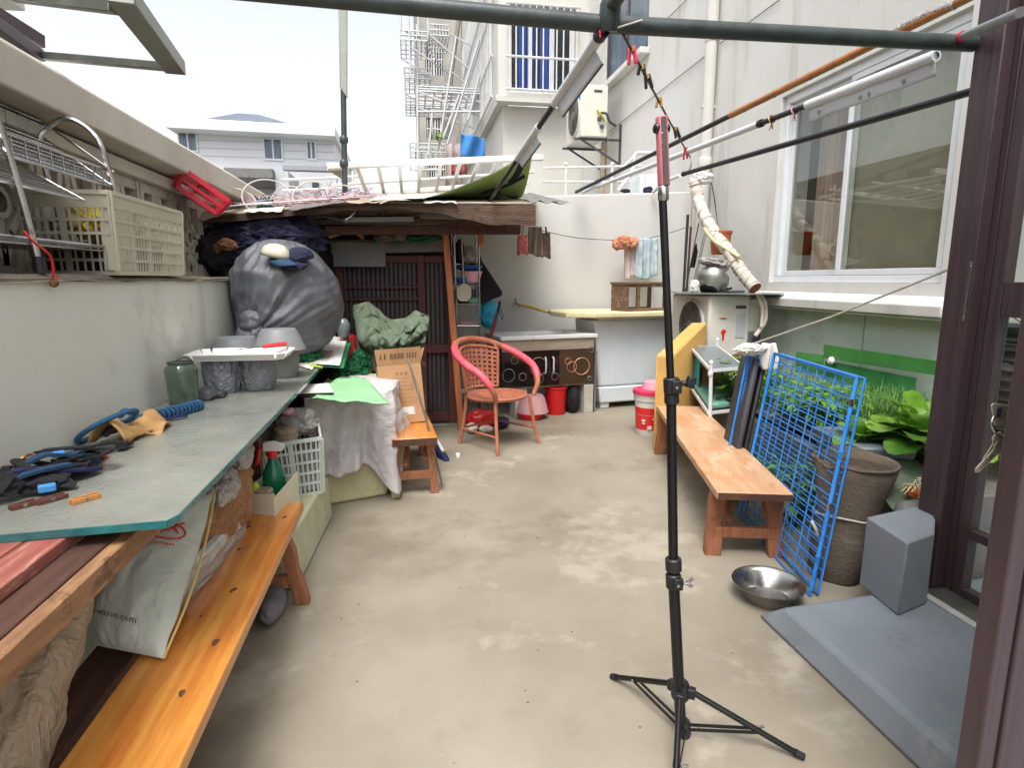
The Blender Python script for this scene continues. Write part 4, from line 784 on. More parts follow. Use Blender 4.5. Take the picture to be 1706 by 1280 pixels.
def sheetf(u, v):
    # u along the stack front (left to right, then round the corner), v from back over the top and down the front
    A = V((-.59, 3.40, 0)); B_ = V((-.125, 3.56, 0)); C_ = V((-.11, 3.98, 0))
    p = A.lerp(B_, u/.72) if u < .72 else B_.lerp(C_, (u-.72)/.28)
    n_ = V((.3, -.95, 0)).normalized().lerp(V((.97, -.1, 0)).normalized(), max(0, min(1, (u-.6)/.3))).normalized()
    hem = .155+.05*sin(u*7)+.045*sin(u*15+1)-.09*math.exp(-((u-.70)/.10)**2)+.10*u
    if v < .3:
        t = v/.3; q = p - n_*(.30*(1-t)**1.0) if u < .72 else p-n_*(.30*(1-t))
        z = .672+.012*noise.noise(V((u*5, v*7, 0)))
        return V((q.x, q.y, z-.02*max(0, t-.7)/.3))
    t = (v-.3)/.7; z = .655*(1-t)+hem*t
    out = .022+.05*t+.030*t*sin(u*21+1.5*sin(t*3))+.022*t*sin(u*44+t*4)+.018*(noise.fractal(V((u*6, t*4, 2)), 1, 2, 3)+.6*(.3-abs(noise.noise(V((u*9, t*6, 5))))))
    q = p+n_*out; return V((q.x, q.y, z))
b = MB(); b.grid(sheetf, 80, 60); one('white_sheet', 'crumpled off-white plastic sheet draped over the foam box', 'sheet', b, 'white_sheet', sol=.003, sm=80)
quad_sheet('green_board', 'pale green folded board lying on the white sheet', 'board', [W(520, 664, Z=.70), W(648, 674, Z=.665), W(610, 630, Z=.705), W(565, 628, Z=.70)], 'green_board', .006, .012, 3)
bk = T('book', 'grey covered thick book beside the green board', 'book', W(520, 660, Z=.69)); q4 = [W(498, 662, Z=.69), W(556, 660, Z=.69), W(548, 645, Z=.69), W(512, 648, Z=.69)]
put('pages', MB().prism([p+V((0, 0, -.0)) for p in q4], (0, 0, .018)), 'black_cloth', bk, sm=0); put('cover', MB().prism([p+V((0, 0, .0185)) for p in q4], (0, 0, .005)), 'white_paper', bk, sm=0)
# ---- basket, carton, tin
b = MB(); b.hexa([(-.72, 2.45, 0), (-.50, 2.48, 0), (-.45, 3.28, 0), (-.72, 3.28, 0)], [(-.72, 2.45, .235), (-.515, 2.48, .235), (-.465, 3.28, .235), (-.72, 3.28, .235)]); one('cream_tin', 'cream tin chest with dark mould spots standing by the bench end', 'chest', b, 'mould_tin', bev=.015)
bm_ = Matrix.Translation((-.605, 3.14, .240)) @ Matrix.Rotation(.18, 4, 'Z') @ Matrix.Rotation(-.06, 4, 'Y') @ Matrix.Rotation(.05, 4, 'X')
bkx = T('plastic_basket', 'pale mint slotted plastic basket between the table and white sheet', 'basket', (-.605, 3.14, .24))
put('basket', slotted(MB(), .29, .36, .29, bm_, 12, 14, 5, taper=.84, bar=.008, th=.005), 'mint_plastic', bkx)
b = MB(bm_); b.bx(-.10, .10, -.14, .14, .01, .20); put('liner', b, 'mid_grey', bkx, sm=0)
b = MB(bm_); b.grid(lambda u, v: V((-.11+.23*u, -.1515-.002*sin(u*9)-.012*v, .02+.22*v)), 8, 8); put('wrapping', b, 'clear_pot', bkx)
b = MB(); b.lathe((-.63, 3.08, .475), [(.055, 0), (.06, .01), (.06, .055), (.05, .062)], 18, capt=True); b.lathe((-.63, 3.08, .538), [(.056, 0), (.056, .022), (.05, .026)], 18, capt=True); one('lidded_jar', 'round jar with a beige lid sitting in the mint basket', 'jar', b, 'pale_bag')
b = MB(); b.blob((-.60, 3.22, .56), (.10, .09, .075), 41, .2, 1.6, 5, .1); one('clear_bag', 'crumpled translucent bag in the mint basket', 'bag', b, 'clear_bag')
b = MB(); b.blob((-.63, 3.16, .63), (.03, .03, .02), 43, .2, 2, 3, .2); one('pink_scrap', 'pink scrap on top of the translucent bag', 'scrap', b, 'light_pink')
ct = T('carton', 'open pale carton with green print at the end of the bench', 'carton', (-.605, 2.6, .236))
cw = [(-.69, 2.50), (-.56, 2.44), (-.515, 2.72), (-.67, 2.76)]; b = MB()
for i in range(4):
    p, q = V((*cw[i], 0)), V((*cw[(i+1) % 4], 0)); o = V((-(q-p).y, (q-p).x, 0)).normalized()*.004
    b.hexa([p+V((0, 0, .237)), q+V((0, 0, .237)), q+o+V((0, 0, .237)), p+o+V((0, 0, .237))], [p+V((0, 0, .425)), q+V((0, 0, .445)), q+o+V((0, 0, .445)), p+o+V((0, 0, .425))])
b.prism([(*p, .2375) for p in cw], (0, 0, .006)); put('box', b, 'carton', ct, sm=0)
b = MB()
for k in range(4): b.box((-.66+.025*k, 2.4805-.0115*k, .27+.012*(k % 2)), (.012, .003, .022), rz=-.43)
put('print', b, 'black_ink', ct, sm=0)
sp = T('spray_bottle', 'green spray bottle with red and white trigger standing in the carton', 'spray bottle', (-.605, 2.66, .245))
c = (-.605, 2.66, .245); put('bottle', MB().lathe(c, [(.045, 0), (.048, .01), (.048, .19), (.042, .23), (.018, .275), (.016, .295)], 18, capt=True), 'spray_green', sp)
put('collar', MB().lathe((c[0], c[1], c[2]+.290), [(.021, 0), (.021, .028), (.016, .03)], 14, capt=True), 'bright_red', sp)
b = MB(); b.prism([(c[0]-.035, c[1]-.012, c[2]+.318), (c[0]+.045, c[1]-.012, c[2]+.318), (c[0]+.055, c[1]-.012, c[2]+.345), (c[0]+.01, c[1]-.012, c[2]+.362), (c[0]-.035, c[1]-.012, c[2]+.358)], (0, .024, 0)); put('head', b, 'white_plastic', sp, bev=.003)
b = MB(); b.tube(spline([(c[0]-.03, c[1], c[2]+.345), (c[0]-.05, c[1], c[2]+.33), (c[0]-.06, c[1]-.005, c[2]+.28), (c[0]-.07, c[1]-.005, c[2]+.262)]), .008, 8); put('trigger', b, 'bright_red', sp)
b = MB(); b.lathe((-.625, 2.565, .245), [(.035, 0), (.035, .175), (.03, .18)], 14, capt=True); one('beige_tub', 'small beige lidded tub in the carton before the spray bottle', 'tub', b, 'pale_bag')
b = MB(); b.lathe((-.668, 2.60, .245), [(.018, 0), (.018, .185), (.008, .20)], 12, capt=True); one('yellow_tube', 'yellow tube tucked in the left corner of the carton', 'tube', b, 'lime')
# ---- under the table: paper sacks, bags
b = pillow((-.71, 1.95, .34), (-.66, 2.40, .33), (-.65, 2.46, .60), (-.70, 2.05, .655), .045, 30, 3, .016, 6); one('brown_paper_sack', 'crumpled brown paper sack wedged under the glass edge', 'paper sack', b, 'brown_paper')
b = MB(); b.blob((-.655, 2.14, .59), (.045, .10, .055), 52, .25, 1.6, 5, .12); b.blob((-.66, 2.36, .63), (.05, .11, .05), 54, .25, 1.6, 5, .12); one('clear_plastic_bag', 'wrinkled clear plastic bag poking out below the glass edge', 'bag', b, 'clear_bag')
b = pillow((-.70, 1.75, .30), (-.66, 2.35, .30), (-.655, 2.40, .43), (-.685, 1.85, .45), .03, 20, 8, .01, 6); one('grey_plastic_sack', 'grey plastic sack under the brown paper sack', 'sack', b, 'clear_pot')
pbg = T('printed_bag', 'pale shopping bag with red logo leaning from the table onto the bench', 'shopping bag', (-.75, 1.65, .36))
TL, TR, BR, BL = V((-.85, 1.86, .64)), V((-.652, 2.03, .60)), V((-.632, 1.49, .362)), V((-.872, 1.60, .362))
put('bag', pillow(BL, BR, TR, TL, .062, 44, 13, .007, 3.4, .6), 'print_bag', pbg)
b = MB(); b.tube(spline([BR+V((.0, .0, .0)), BR.lerp(TR, .33)+V((.018, 0, 0)), BR.lerp(TR, .7)+V((.016, 0, 0)), TR]), .0035, 6); put('trim', b, 'yellow_trim', pbg)
nd = (BR-BL).cross(TL-BL).normalized()
def onbag(u, v, th=.064):
    p = BL*(1-u)*(1-v)+BR*u*(1-v)+TR*u*v+TL*(1-u)*v; e = (4*u*(1-u))**.6*(4*v*(1-v))**.6; return p+nd*(th*e+.011)
def print_on(name, s, u0, v0, u1, v1, mat, ht, aspect=None):
    """letters laid on the curved bag"""
    cu = bpy.data.curves.new(name, 'FONT'); cu.body = s; cu.size = 1; cu.resolution_u = 1; t = bpy.data.objects.new(name, cu); COL.objects.link(t); bpy.context.view_layer.update()
    me = bpy.data.meshes.new_from_object(t.evaluated_get(bpy.context.evaluated_depsgraph_get())); bpy.data.objects.remove(t); wd = max(v.co.x for v in me.vertices)
    b = MB(); du, dv = u1-u0, v1-v0
    b.add([onbag(u0+du*v.co.x/wd, v0+dv*v.co.x/wd+v.co.y*ht) for v in me.vertices], [tuple(p.vertices) for p in me.polygons]); bpy.data.meshes.remove(me)
    return put(name, b, mat, pbg, sm=0)
print_on('web_address', 'sese-wason.com', .06, .19, .72, .14, 'black_ink', .055)
b = MB()
for pts in ([(.56, .80), (.64, .84), (.70, .79), (.78, .82), (.86, .78)], [(.58, .84), (.62, .90), (.66, .85), (.72, .88), (.80, .84), (.88, .85)], [(.55, .76), (.66, .755), (.78, .74), (.90, .745)], [(.62, .80), (.70, .83), (.76, .80), (.84, .83), (.90, .80)], [(.90, .80), (.92, .77), (.88, .745)]):
    Q = [onbag(u, v)+nd*.001 for u, v in [(a_, c_-.10) for a_, c_ in pts]]; b.tube(spline(Q, 5), .0028, 5)
put('red_logo', b, 'red_ink', pbg)
b = MB()
for k in range(9): b.tube([onbag(.64+.026*k, .615-.002*k)+nd*.001, onbag(.652+.026*k, .615-.002*k)+nd*.001], .0035, 4)
put('logo_caption', b, 'red_ink', pbg)
b = pillow((-.93, 1.02, .20), (-.74, 1.03, .24), (-.79, 1.56, .56), (-.98, 1.56, .56), .085, 64, 5, .02, 4.2, .45); one('beige_sack', 'crumpled beige paper sack stuffed under the table rail', 'sack', b, 'pale_bag')
b = MB(); b.bx(-1.04, -.77, 2.4, 3.2, .32, .60); one('storage_box', 'dark storage box deep under the glass table', 'box', b, 'dark_grey', bev=.01)
sh = MB(); sh.blob((-.56, 2.30, .05), (.05, .13, .055), 70, .1, 1.5, 4, .1, fl=-.045); one('old_shoe', 'grey old shoe under the far end of the left bench', 'shoe', sh, 'shoe_grey')

# ---- benches
def bench(label, a, c, wd, hgt, th, topm, legm, edge=None, splay=.05, legw=.055, group='wooden benches in the yard', inset=.22):
    a, c = V((*a, 0)), V((*c, 0)); L = (c-a).length; rz = atan2((c-a).y, (c-a).x)-pi/2
    t = T('wooden_bench', label, 'bench', (a+c)/2, rz, group); h = L/2
    b = MB(); n = 40
    def f(s):
        return lambda u, v: V(((v-.5)*wd+.004*noise.noise(V((u*9, v, 3))), -h+L*u, hgt-(0 if s else th)+(.0015*noise.noise(V((u*14, v*3, 1))))))
    b.bx(-wd/2, wd/2, -h, h, hgt-th, hgt); put('seat', b, topm, t, local=True, bev=.006)
    if edge: put('end_grain', MB().bx(-wd/2+.004, wd/2-.004, -h-.003, -h-.0005, hgt-th+.004, hgt-.005), edge, t, local=True, bev=.002)
    for sy in (-1, 1):
        for sx in (-1, 1):
            x1 = sx*(wd/2-.04); x0 = sx*(wd/2-.04+splay); y1 = sy*(h-inset); y0 = sy*(h-inset+splay*.9); w_ = legw
            b = MB(); b.prism([(x0-w_/2, y0, 0), (x0+w_/2, y0, 0), (x0+w_/2-sx*splay*.35, y0-sy*.02, hgt*.33), (x0-sx*(splay*.42)+w_*.36, y0-sy*.03, hgt*.45), (x0-sx*splay*.7+w_*.5, y0-sy*.03, hgt*.7), (x1+w_/2, y1, hgt-th), (x1-w_/2, y1, hgt-th), (x0-sx*splay*.7-w_*.5, y0-sy*.03, hgt*.7), (x0-sx*(splay*.42)-w_*.42, y0-sy*.03, hgt*.45), (x0-w_/2-sx*splay*.35, y0-sy*.02, hgt*.33)], (0, -sy*.05, 0)); put('leg', b, legm, t, local=True, bev=.003)
        y = sy*(h-inset+splay*.5)-sy*.025; put('stretcher', MB().beam((-(wd/2-.04+splay*.5), y, hgt*.32), ((wd/2-.04+splay*.5), y, hgt*.32), .035, .05), legm, t, local=True, bev=.003)
        b = MB(); b.beam((-(wd/2-.06)*.7, sy*(h-inset+.01)-sy*.03, hgt*.46), (-.02, sy*(h-inset)-sy*.28, hgt-th), .03, .03); put('brace', b, legm, t, local=True); b = MB(); b.beam(((wd/2-.06)*.9, sy*(h-inset+.01)-sy*.03, hgt*.55), (wd/2-.04, sy*(h-inset)-sy*.22, hgt-th), .028, .028); put('brace', b, 'rail_wood', t, local=True)
    return t
pine = bench('glossy orange pine bench with knots in the left foreground', (-.592, .86), (-.592, 2.585), .236, .35, .04, 'orange_wood', 'bench_leg', splay=.055, inset=.24)
rk = random.Random(14)
for (x, y, s) in ((.03, .12, .011), (-.03, .42, .009), (.06, -.16, .012), (.045, -.36, .010), (-.05, .62, .012), (.07, .70, .010), (-.02, -.02, .005)):
    q = MB(Matrix.Translation((x, y, .3499)) @ Matrix.Rotation(rk.uniform(-.5, .2), 4, 'Z') @ Matrix.Diagonal((.75, 1.5, 1, 1))); q.lathe((0, 0, 0), [(s, 0), (s*.75, .0005), (s*.4, .0007), (.0005, .0008)], 14, capb=False, wob=.12); put('knot', q, 'bench_edge', pine, local=True)
bench('worn orange-grey bench on the right, in front of blue wire panels', (1.515, 2.36), (2.0, 4.19), .335, .35, .04, 'worn_bench', 'bench_leg', 'bench_edge', splay=.02, inset=.10, legw=.075)
bench('short dark orange bench holding the cardboard box', (.012, 3.50), (-.05, 4.45), .27, .37, .05, 'orange_wood', 'bench_leg', 'bench_edge', splay=.02, inset=.06, legw=.05)

# ---- chrome dish rack
dr = T('dish_rack', 'chrome wire dish rack standing on the wall ledge', 'dish rack', (-1.2, 2.3, 1.315))
for y0, ytop in ((2.04, 1.93), (2.66, 2.53)):
    b = MB(); b.tube(spline([(-1.085, y0, 1.345), (-1.085, y0-.04, 1.52), (-1.085, ytop, 1.75), (-1.12, ytop-.005, 1.83), (-1.19, ytop-.01, 1.868), (-1.26, ytop-.005, 1.83), (-1.29, ytop, 1.75), (-1.30, y0, 1.36)], 6), .0095, 8); put('arch', b, 'chrome', dr)
    for x_ in (-1.085, -1.30): put('foot', MB().lathe((x_, y0, 1.316), [(.016, 0), (.015, .05)], 10, capt=True), 'black_plastic', dr)
def tray_shelf(y0, y1, z, tilt, nx, ny, dz=0, weave=False):
    b = MB(); xa, xb = -1.09, -1.31
    def p(u, v): return V((xa+(xb-xa)*u, y0+(y1-y0)*v, z+tilt*u))
    b.tube([p(0, 0), p(0, 1), p(1, 1), p(1, 0)], .005, 6, closed=True); put_ = b
    for i in range(1, ny): b.tube([p(0, i/ny), p(1, i/ny)], .0022, 4)
    for i in range(1, nx): b.tube([p(i/nx, 0), p(i/nx, 1)], .0025, 4)
    if weave:
        for i in range(ny): b.tube([p(0, i/ny), p(.5, (i+1.5)/ny if i+1.5 < ny else 1), p(1, min(1, (i+3)/ny))], .002, 4)
    if dz:
        b.tube([p(0, 0)+V((0, 0, dz)), p(0, 1)+V((0, 0, dz)), p(1, 1)+V((0, 0, dz)), p(1, 0)+V((0, 0, dz))], .004, 6, closed=True)
        for i in range(0, ny+1, 3): b.tube([p(0, i/ny), p(0, i/ny)+V((0, 0, dz))], .002, 4); b.tube([p(1, i/ny), p(1, i/ny)+V((0, 0, dz))], .002, 4)
    put('wire_shelf', b, 'chrome', dr)
tray_shelf(1.86, 2.60, 1.64, .17, 8, 34, .06); tray_shelf(1.80, 2.36, 1.565, .13, 10, 30, 0, True); tray_shelf(1.78, 2.66, 1.418, .0, 6, 30)
put('drip_tray', MB().bx(-1.31, -1.09, 1.8, 2.64, 1.398, 1.404), 'steel', dr, bev=.002)
rs = T('bell_string', 'red string with a small rusty bell hanging from the dish rack', 'string', (-1.05, 2.02, 1.29))
b = MB(); b.tube(spline([(-1.075, 1.965, 1.435), (-1.055, 1.98, 1.40), (-1.045, 2.02, 1.37), (-1.045, 2.03, 1.33), (-1.05, 2.03, 1.305)]), .0035, 6); b.tube(spline([(-1.05, 2.03, 1.305), (-1.04, 2.045, 1.31), (-1.045, 2.04, 1.30)]), .002, 5); put('string', b, 'bright_red', rs)
b = MB(); b.blob((-1.05, 2.035, 1.288), (.013, .013, .013), 2, .02, 1, 3); b.tube([(-1.05, 2.035, 1.299), (-1.05, 2.034, 1.306)], .003, 5); put('bell', b, 'rust', rs)
# crates on the ledge
cm = Matrix.Translation((-1.215, 2.80, 1.322))
cr = T('ivory_crate', 'ivory slotted plastic crate standing on the wall ledge', 'crate', (-1.2, 2.8, 1.322))
put('crate', slotted(MB(), .33, .70, .285, cm, 12, 26, 6, taper=.94, bar=.007, th=.006, solid_top=.16), 'ivory_plastic', cr)
b = MB(); b.bx(-1.085, -1.052, 2.46, 2.50, 1.33, 1.60) ; b.hexa([(-1.10, 2.464, 1.33), (-1.060, 2.470, 1.33), (-1.060, 2.62, 1.33), (-1.066, 2.62, 1.33)], [(-1.09, 2.452, 1.60), (-1.05, 2.458, 1.60), (-1.05, 2.62, 1.60), (-1.056, 2.62, 1.60)]); put('corner_panel', b, 'ivory_plastic', cr, bev=.008)
b = MB(); b.bx(-1.34, -1.10, 2.56, 3.08, 1.335, 1.44); put('crate_lining', b, 'dark_grey', cr, sm=0)
for i, (x, y, z, m_) in enumerate(((-1.15, 2.62, 1.50, 'yellow_tag'), (-1.22, 2.66, 1.52, 'yellow_trim'), (-1.15, 2.78, 1.47, 'pale_bag'))):
    b = MB(); b.blob((x, y, z), (.06, .08, .06), 80+i, .25, 2, 4, .25); one('food_bag', ('bright yellow bag in the ivory crate', 'dull yellow bag behind the bright one in the crate', 'beige bag at the back of the ivory crate')[i], 'bag', b, m_)
cm2 = Matrix.Translation((-1.24, 4.02, 1.765)) @ Matrix.Rotation(.35, 4, 'Z') @ Matrix.Rotation(.62, 4, 'Y') @ Matrix.Rotation(.1, 4, 'X')
rc = T('red_crate', 'small red plastic crate tipped over on the edge of the shed roof', 'crate', (-1.24, 4.0, 1.72))
put('crate', slotted(MB(), .27, .42, .10, cm2, 3, 6, 2, taper=.9, bar=.012, th=.008), 'red_plastic', rc)

# ================================================================== SHED UNDER THE PATCHED ROOF
sd_ = T('lean_to_shed', 'ramshackle lean-to shed with rotten beam, patched roof and dark slatted door', 'shed', (-.3, 5.3, 0))
def roofz(x, y):
    f = 1.712+(x+1.42)*.108 if x < -.3 else 1.833+(x+.3)*.012
    k = 2.09+(x+1.42)*.05; return f+(k-f)*(y-4.5)/2.0
b = MB(); b.grid(lambda u, v: V((-1.44+2.36*u, 4.48+2.1*v, roofz(-1.44+2.36*u, 4.48+2.1*v)+.006*noise.noise(V((u*9, v*5, 0))))), 40, 16); put('roof_board', b, 'roof_board', sd_, sol=.014)
b = MB(); b.grid(lambda u, v: V((.55+.78*u, 4.95+1.6*v, roofz(.9, 4.95+1.6*v)+.012+.012*sin(u*40)-.03*u)), 40, 6); put('roof_sheet', b, 'mid_grey', sd_, sol=.004)
def curl(u, v):
    x = -.24+1.17*u; y = 4.44+1.5*v; lift = .38*max(0, (u-.20)/.80)**1.5; k = max(0, 1-v/.42)
    return V((x-.0*lift, y+.30*lift*k**2, roofz(x, y)+.016+lift*k**1.6+.008*noise.noise(V((u*6, v*5, 3)))))
b = MB(); b.grid(curl, 40, 30); o = put('patch_sheet', b, 'tarp_white', sd_, label='white sheet patch curling up at its front corner')
b = MB(); b.grid(lambda u, v: curl(u, v)+V((0, -.003, -.006)), 40, 30); put('patch_lining', b, 'tarp_green', sd_, label='green underside of the curled sheet')
b = MB(); ribbon(b, [W(840, 330, Y=4.62), curl(.80, .25)+V((0, -.012, -.012)), curl(.90, .12)+V((0, -.012, -.012)), curl(.94, .02)+V((0, -.01, -.012))], .05, .002, side=(1, 0, .2)); ribbon(b, [curl(.70, .22)+V((0, -.014, -.014)), curl(.85, .17)+V((0, -.014, -.014)), curl(.97, .13)+V((0, -.014, -.014))], .03, .002, side=(0, .3, 1)); put('strap', b, 'black_cloth', sd_)
b = MB(); b.grid(lambda u, v: V((-1.40+2.34*u, 4.47+.05*v, 0)) , 1, 1)
fa = MB(); segs = 40
def fz(x): return roofz(x, 4.5)-.016
vs = []; fs = []
for i in range(segs+1):
    x = -1.42+2.36*i/segs; th = .036+.105*max(0, min(1, (x-.05)/.6))+.016*noise.noise(V((x*6, 0, 0))); jy = .012*noise.noise(V((x*5, 3, 0)))
    vs += [V((x, 4.47+jy, fz(x))), V((x, 4.47+jy*1.4, fz(x)-th)), V((x, 4.55, fz(x)-th*.92)), V((x, 4.55, fz(x)))]
for i in range(segs):
    for j in range(4): fs.append((i*4+j, i*4+(j+1) % 4, i*4+4+(j+1) % 4, i*4+4+j))
fs += [(0, 1, 2, 3), tuple(len(vs)-4+j for j in (3, 2, 1, 0))]; fa.add(vs, fs); put('rotten_beam', fa, 'rotten_wood', sd_, sm=50)
put('lower_beam', MB().hexa([(-.6, 4.78, 1.63), (.90, 4.86, 1.655), (.90, 4.94, 1.655), (-.6, 4.86, 1.63)], [(-.6, 4.78, 1.69), (.90, 4.86, 1.74), (.90, 4.94, 1.74), (-.6, 4.86, 1.69)]), 'dark_wood', sd_, bev=.006)
for x in (-1.1, -.65, -.2, .25, .7): put('rafter', MB().hexa([(x, 4.56, roofz(x, 4.56)-.075), (x+.05, 4.56, roofz(x, 4.56)-.075), (x+.05, 6.38, roofz(x, 6.38)-.085), (x, 6.38, roofz(x, 6.38)-.085)], [(x, 4.56, roofz(x, 4.56)-.016), (x+.05, 4.56, roofz(x, 4.56)-.016), (x+.05, 6.38, roofz(x, 6.38)-.016), (x, 6.38, roofz(x, 6.38)-.016)]), 'rotten_wood', sd_, sm=0)
put('post', MB().hexa([(.395, 5.10, 0), (.447, 5.10, 0), (.447, 5.15, 0), (.395, 5.15, 0)], [(.278, 5.07, 1.78), (.330, 5.07, 1.78), (.330, 5.12, 1.78), (.278, 5.12, 1.78)]), 'orange_post', sd_, bev=.004)
b = MB(); b.beam(W(786, 384, Y=5.2), W(838, 381, Y=5.2), .04, .055); b.beam(W(800, 390, Y=5.22), W(801, 409, Y=5.22), .05, .04, up=(0, 1, 0)); put('bracket', b, 'orange_post', sd_, bev=.003)
rs_ = random.Random(31)
for k in range(9):
    x0 = -1.38+.30*k; y0 = 4.40+rs_.uniform(-.03, .03); w_ = rs_.uniform(.22, .42); ph = rs_.uniform(0, 6)
    def rag(u, v):
        x = x0+w_*u; y = y0+.10*v+.03*noise.noise(V((u*4, ph, 8))); z = roofz(x, 4.5+.1*v)+.010-(.022+.045*noise.noise(V((x*4.3+k*.3, ph, 1)))+.012*noise.noise(V((x*17, ph, 4))))*(1-v)**2
        return V((x, y+.05*v, z))
    if x0 < .25: put('ragged_sheet', MB().grid(rag, 18, 8), ('roof_board', 'tarp_white', 'grey_cloth', 'roof_board')[k % 4], sd_, sol=.003)
for k in range(11):
    x0 = -.7+.14*k+rs_.uniform(-.05, .05); y0 = 4.62+rs_.uniform(0, .4); L_k = rs_.uniform(.35, .8); z0 = roofz(x0, y0)-.10-rs_.uniform(0, .05)
    put('timber_scrap', MB().beam((x0, y0, z0), (min(.86, x0+L_k), y0+rs_.uniform(-.08, .12), z0+rs_.uniform(-.015, .03)), rs_.uniform(.02, .06), rs_.uniform(.012, .035)), ('rotten_wood', 'dark_wood', 'mid_grey', 'orange_post')[k % 4 if k % 7 else 0], sd_, bev=.002)
# slatted door and its frame
SX0, SX1, SY = -.60, .375, 5.30
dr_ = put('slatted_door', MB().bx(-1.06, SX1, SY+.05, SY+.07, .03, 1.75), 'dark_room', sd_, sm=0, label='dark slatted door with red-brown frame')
for x, m_ in ((SX0, 'red_frame'), (.08, 'red_frame'), (SX1-.045, 'red_frame')): put('stile', MB().bx(x, x+.06, SY-.012, SY+.03, .03, 1.50), m_, sd_, bev=.003)
for z, x0, x1, h in ((.04, SX0+.061, .079, .08), (.04, .141, SX1-.046, .08), (.66, .141, SX1-.046, .07), (.66, SX0+.061, .079, .05), (1.12, SX0+.061, .079, .02), (1.22, SX0+.061, .079, .02), (1.44, SX0+.061, .079, .055), (1.44, .141, SX1-.046, .055)): put('door_rail', MB().bx(x0, x1, SY-.008, SY+.026, z, z+h), 'red_frame', sd_, bev=.002)
sl_ = put('slat', MB().bx(-.011, .011, -.004, .006, .05, 1.47), 'dark_slat', sd_, local=True, sm=0); first = True
for i in range(23):
    x = SX0+.075+i*.0385
    if abs(x-.11) < .05 or x > SX1-.06: continue
    off = (x+.3, SY+.034-5.3, 0)
    if first: sl_.location = V(off); first = False
    else: like(sl_, sd_, off)
put('lintel_plank', MB().hexa([(-.62, 5.20, 1.50), (.33, 5.22, 1.53), (.33, 5.25, 1.53), (-.62, 5.23, 1.50)], [(-.62, 5.20, 1.62), (.33, 5.22, 1.63), (.33, 5.25, 1.63), (-.62, 5.23, 1.62)]), 'mid_grey', sd_, bev=.006)
put('threshold', MB().bx(-.6, .40, 5.22, 5.28, 0, .03), 'alu_dull', sd_, bev=.004)
b = MB(); b.bx(-.60, -.18, 5.165, 5.19, 1.40, 1.60); put('grey_panel', b, 'mid_grey', sd_, bev=.004)
# things pushed under the shed roof
b = MB(); b.blob(W(450, 400, Y=4.62), (.34, .14, .15), 101, .25, 1.8, 5, .3); one('navy_bundle', 'dark navy bundle of clothes stuffed under the shed roof', 'bundle', b, 'navy_cloth')
b = MB(); b.blob(W(350, 420, Y=4.55), (.16, .2, .14), 103, .25, 1.8, 4, .3); one('black_bundle', 'black bundle stuffed in the left corner under the shed roof', 'bundle', b, 'black_cloth')
b = MB(); b.blob(W(378, 408, Y=4.40), (.06, .06, .035), 105, .3, 2, 4, .3); b.blob(W(360, 415, Y=4.40), (.03, .03, .03), 106, .3, 2, 3, .3); one('brown_scraps', 'orange brown cardboard scraps left of the navy bundle', 'scraps', b, 'brown_paper')
b = MB(); b.blob(W(450, 365, Y=4.6), (.09, .03, .03), 107, .3, 2, 4, .3); one('pale_rag', 'pale rag hanging on the beam left of the metal clamp', 'rag', b, 'grey_cloth')
b = MB(); b.tube([W(528, 358, Y=4.62), W(580, 368, Y=4.62)], .012, 8); b.tube(spline([W(575, 366, Y=4.6), W(585, 360, Y=4.6), W(592, 352, Y=4.6)]), .008, 6); b.tube([W(522, 352, Y=4.62), W(524, 364, Y=4.62)], .014, 8); one('metal_clamp', 'shiny metal clamp bar under the roof edge', 'clamp', b, 'chrome')
b = MB(); b.bx(W(706, 352, Y=4.74).x, W(748, 352, Y=4.74).x, 4.72, 4.77, W(727, 356, Y=4.74).z, W(727, 345, Y=4.74).z); one('white_block', 'pale wooden block on the beam above the orange post', 'block', b, 'pale_bag', bev=.006)
b = MB(); b.tube(spline([W(548, 395, Y=5.1), W(570, 388, Y=5.1), W(592, 388, Y=5.1), W(606, 397, Y=5.1)]), .014, 8); one('yellow_hose', 'curved yellow hose piece above the slatted door', 'hose', b, 'yellow_hose')
b = MB()
for k in range(8): b.tube(spline([W(620+10*k, 404-(k % 3)*5, Y=5.1), W(650+8*k, 396+(k % 2)*6, Y=5.06), W(700+5*k, 402-(k % 4)*3, Y=5.1)]), .012, 6)
one('hose_bundle', 'dark bundle of hoses lying over the door lintel', 'hoses', b, 'green_bag')
b = MB(); b.blob(W(662, 392, Y=5.05), (.06, .05, .04), 111, .3, 2, 4, .3); b.blob(W(640, 396, Y=5.05), (.07, .05, .03), 112, .3, 2, 4, .3); one('grey_rag', 'grey rag on the lintel between hoses', 'rag', b, 'grey_cloth')
# on the roof: cables and scraps, ladder frame, pole
b = MB(); rr = random.Random(5)
for k in range(34):
    x = rr.uniform(-1.25, -.25); y = rr.uniform(4.55, 5.2); pts = []
    for j in range(6): pts.append(V((x+rr.uniform(-.16, .16), y+rr.uniform(-.12, .12), roofz(x, y)+.02+abs(rr.gauss(0, .035)))))
    b.tube(spline(pts, 5), .0035, 5)
one('cable_heap', 'tangled heap of coloured cables and twine on the shed roof', 'cables', b, 'cable_mix')
b = MB()
for k, (x, y, r_, h_) in enumerate(((-1.18, 4.65, .13, .10), (-.98, 4.7, .16, .14), (-.85, 4.8, .10, .12), (-.68, 4.7, .12, .13), (-.5, 4.8, .12, .06))):
    b.tube(arc((x, y, roofz(x, y)+h_*.6), r_, .2*k, .2*k+5.2, 22, (1, .2, .1*k-.2), (0.1, .35, .8)), .005, 6)
b.tube(spline([(-1.3, 4.55, 1.78), (-1.1, 4.5, 1.80), (-.8, 4.52, 1.83), (-.4, 4.5, 1.86)]), .006, 6)
one('white_cables', 'loops of white cable standing up on the shed roof', 'cables', b, 'cable_white')
b = MB()
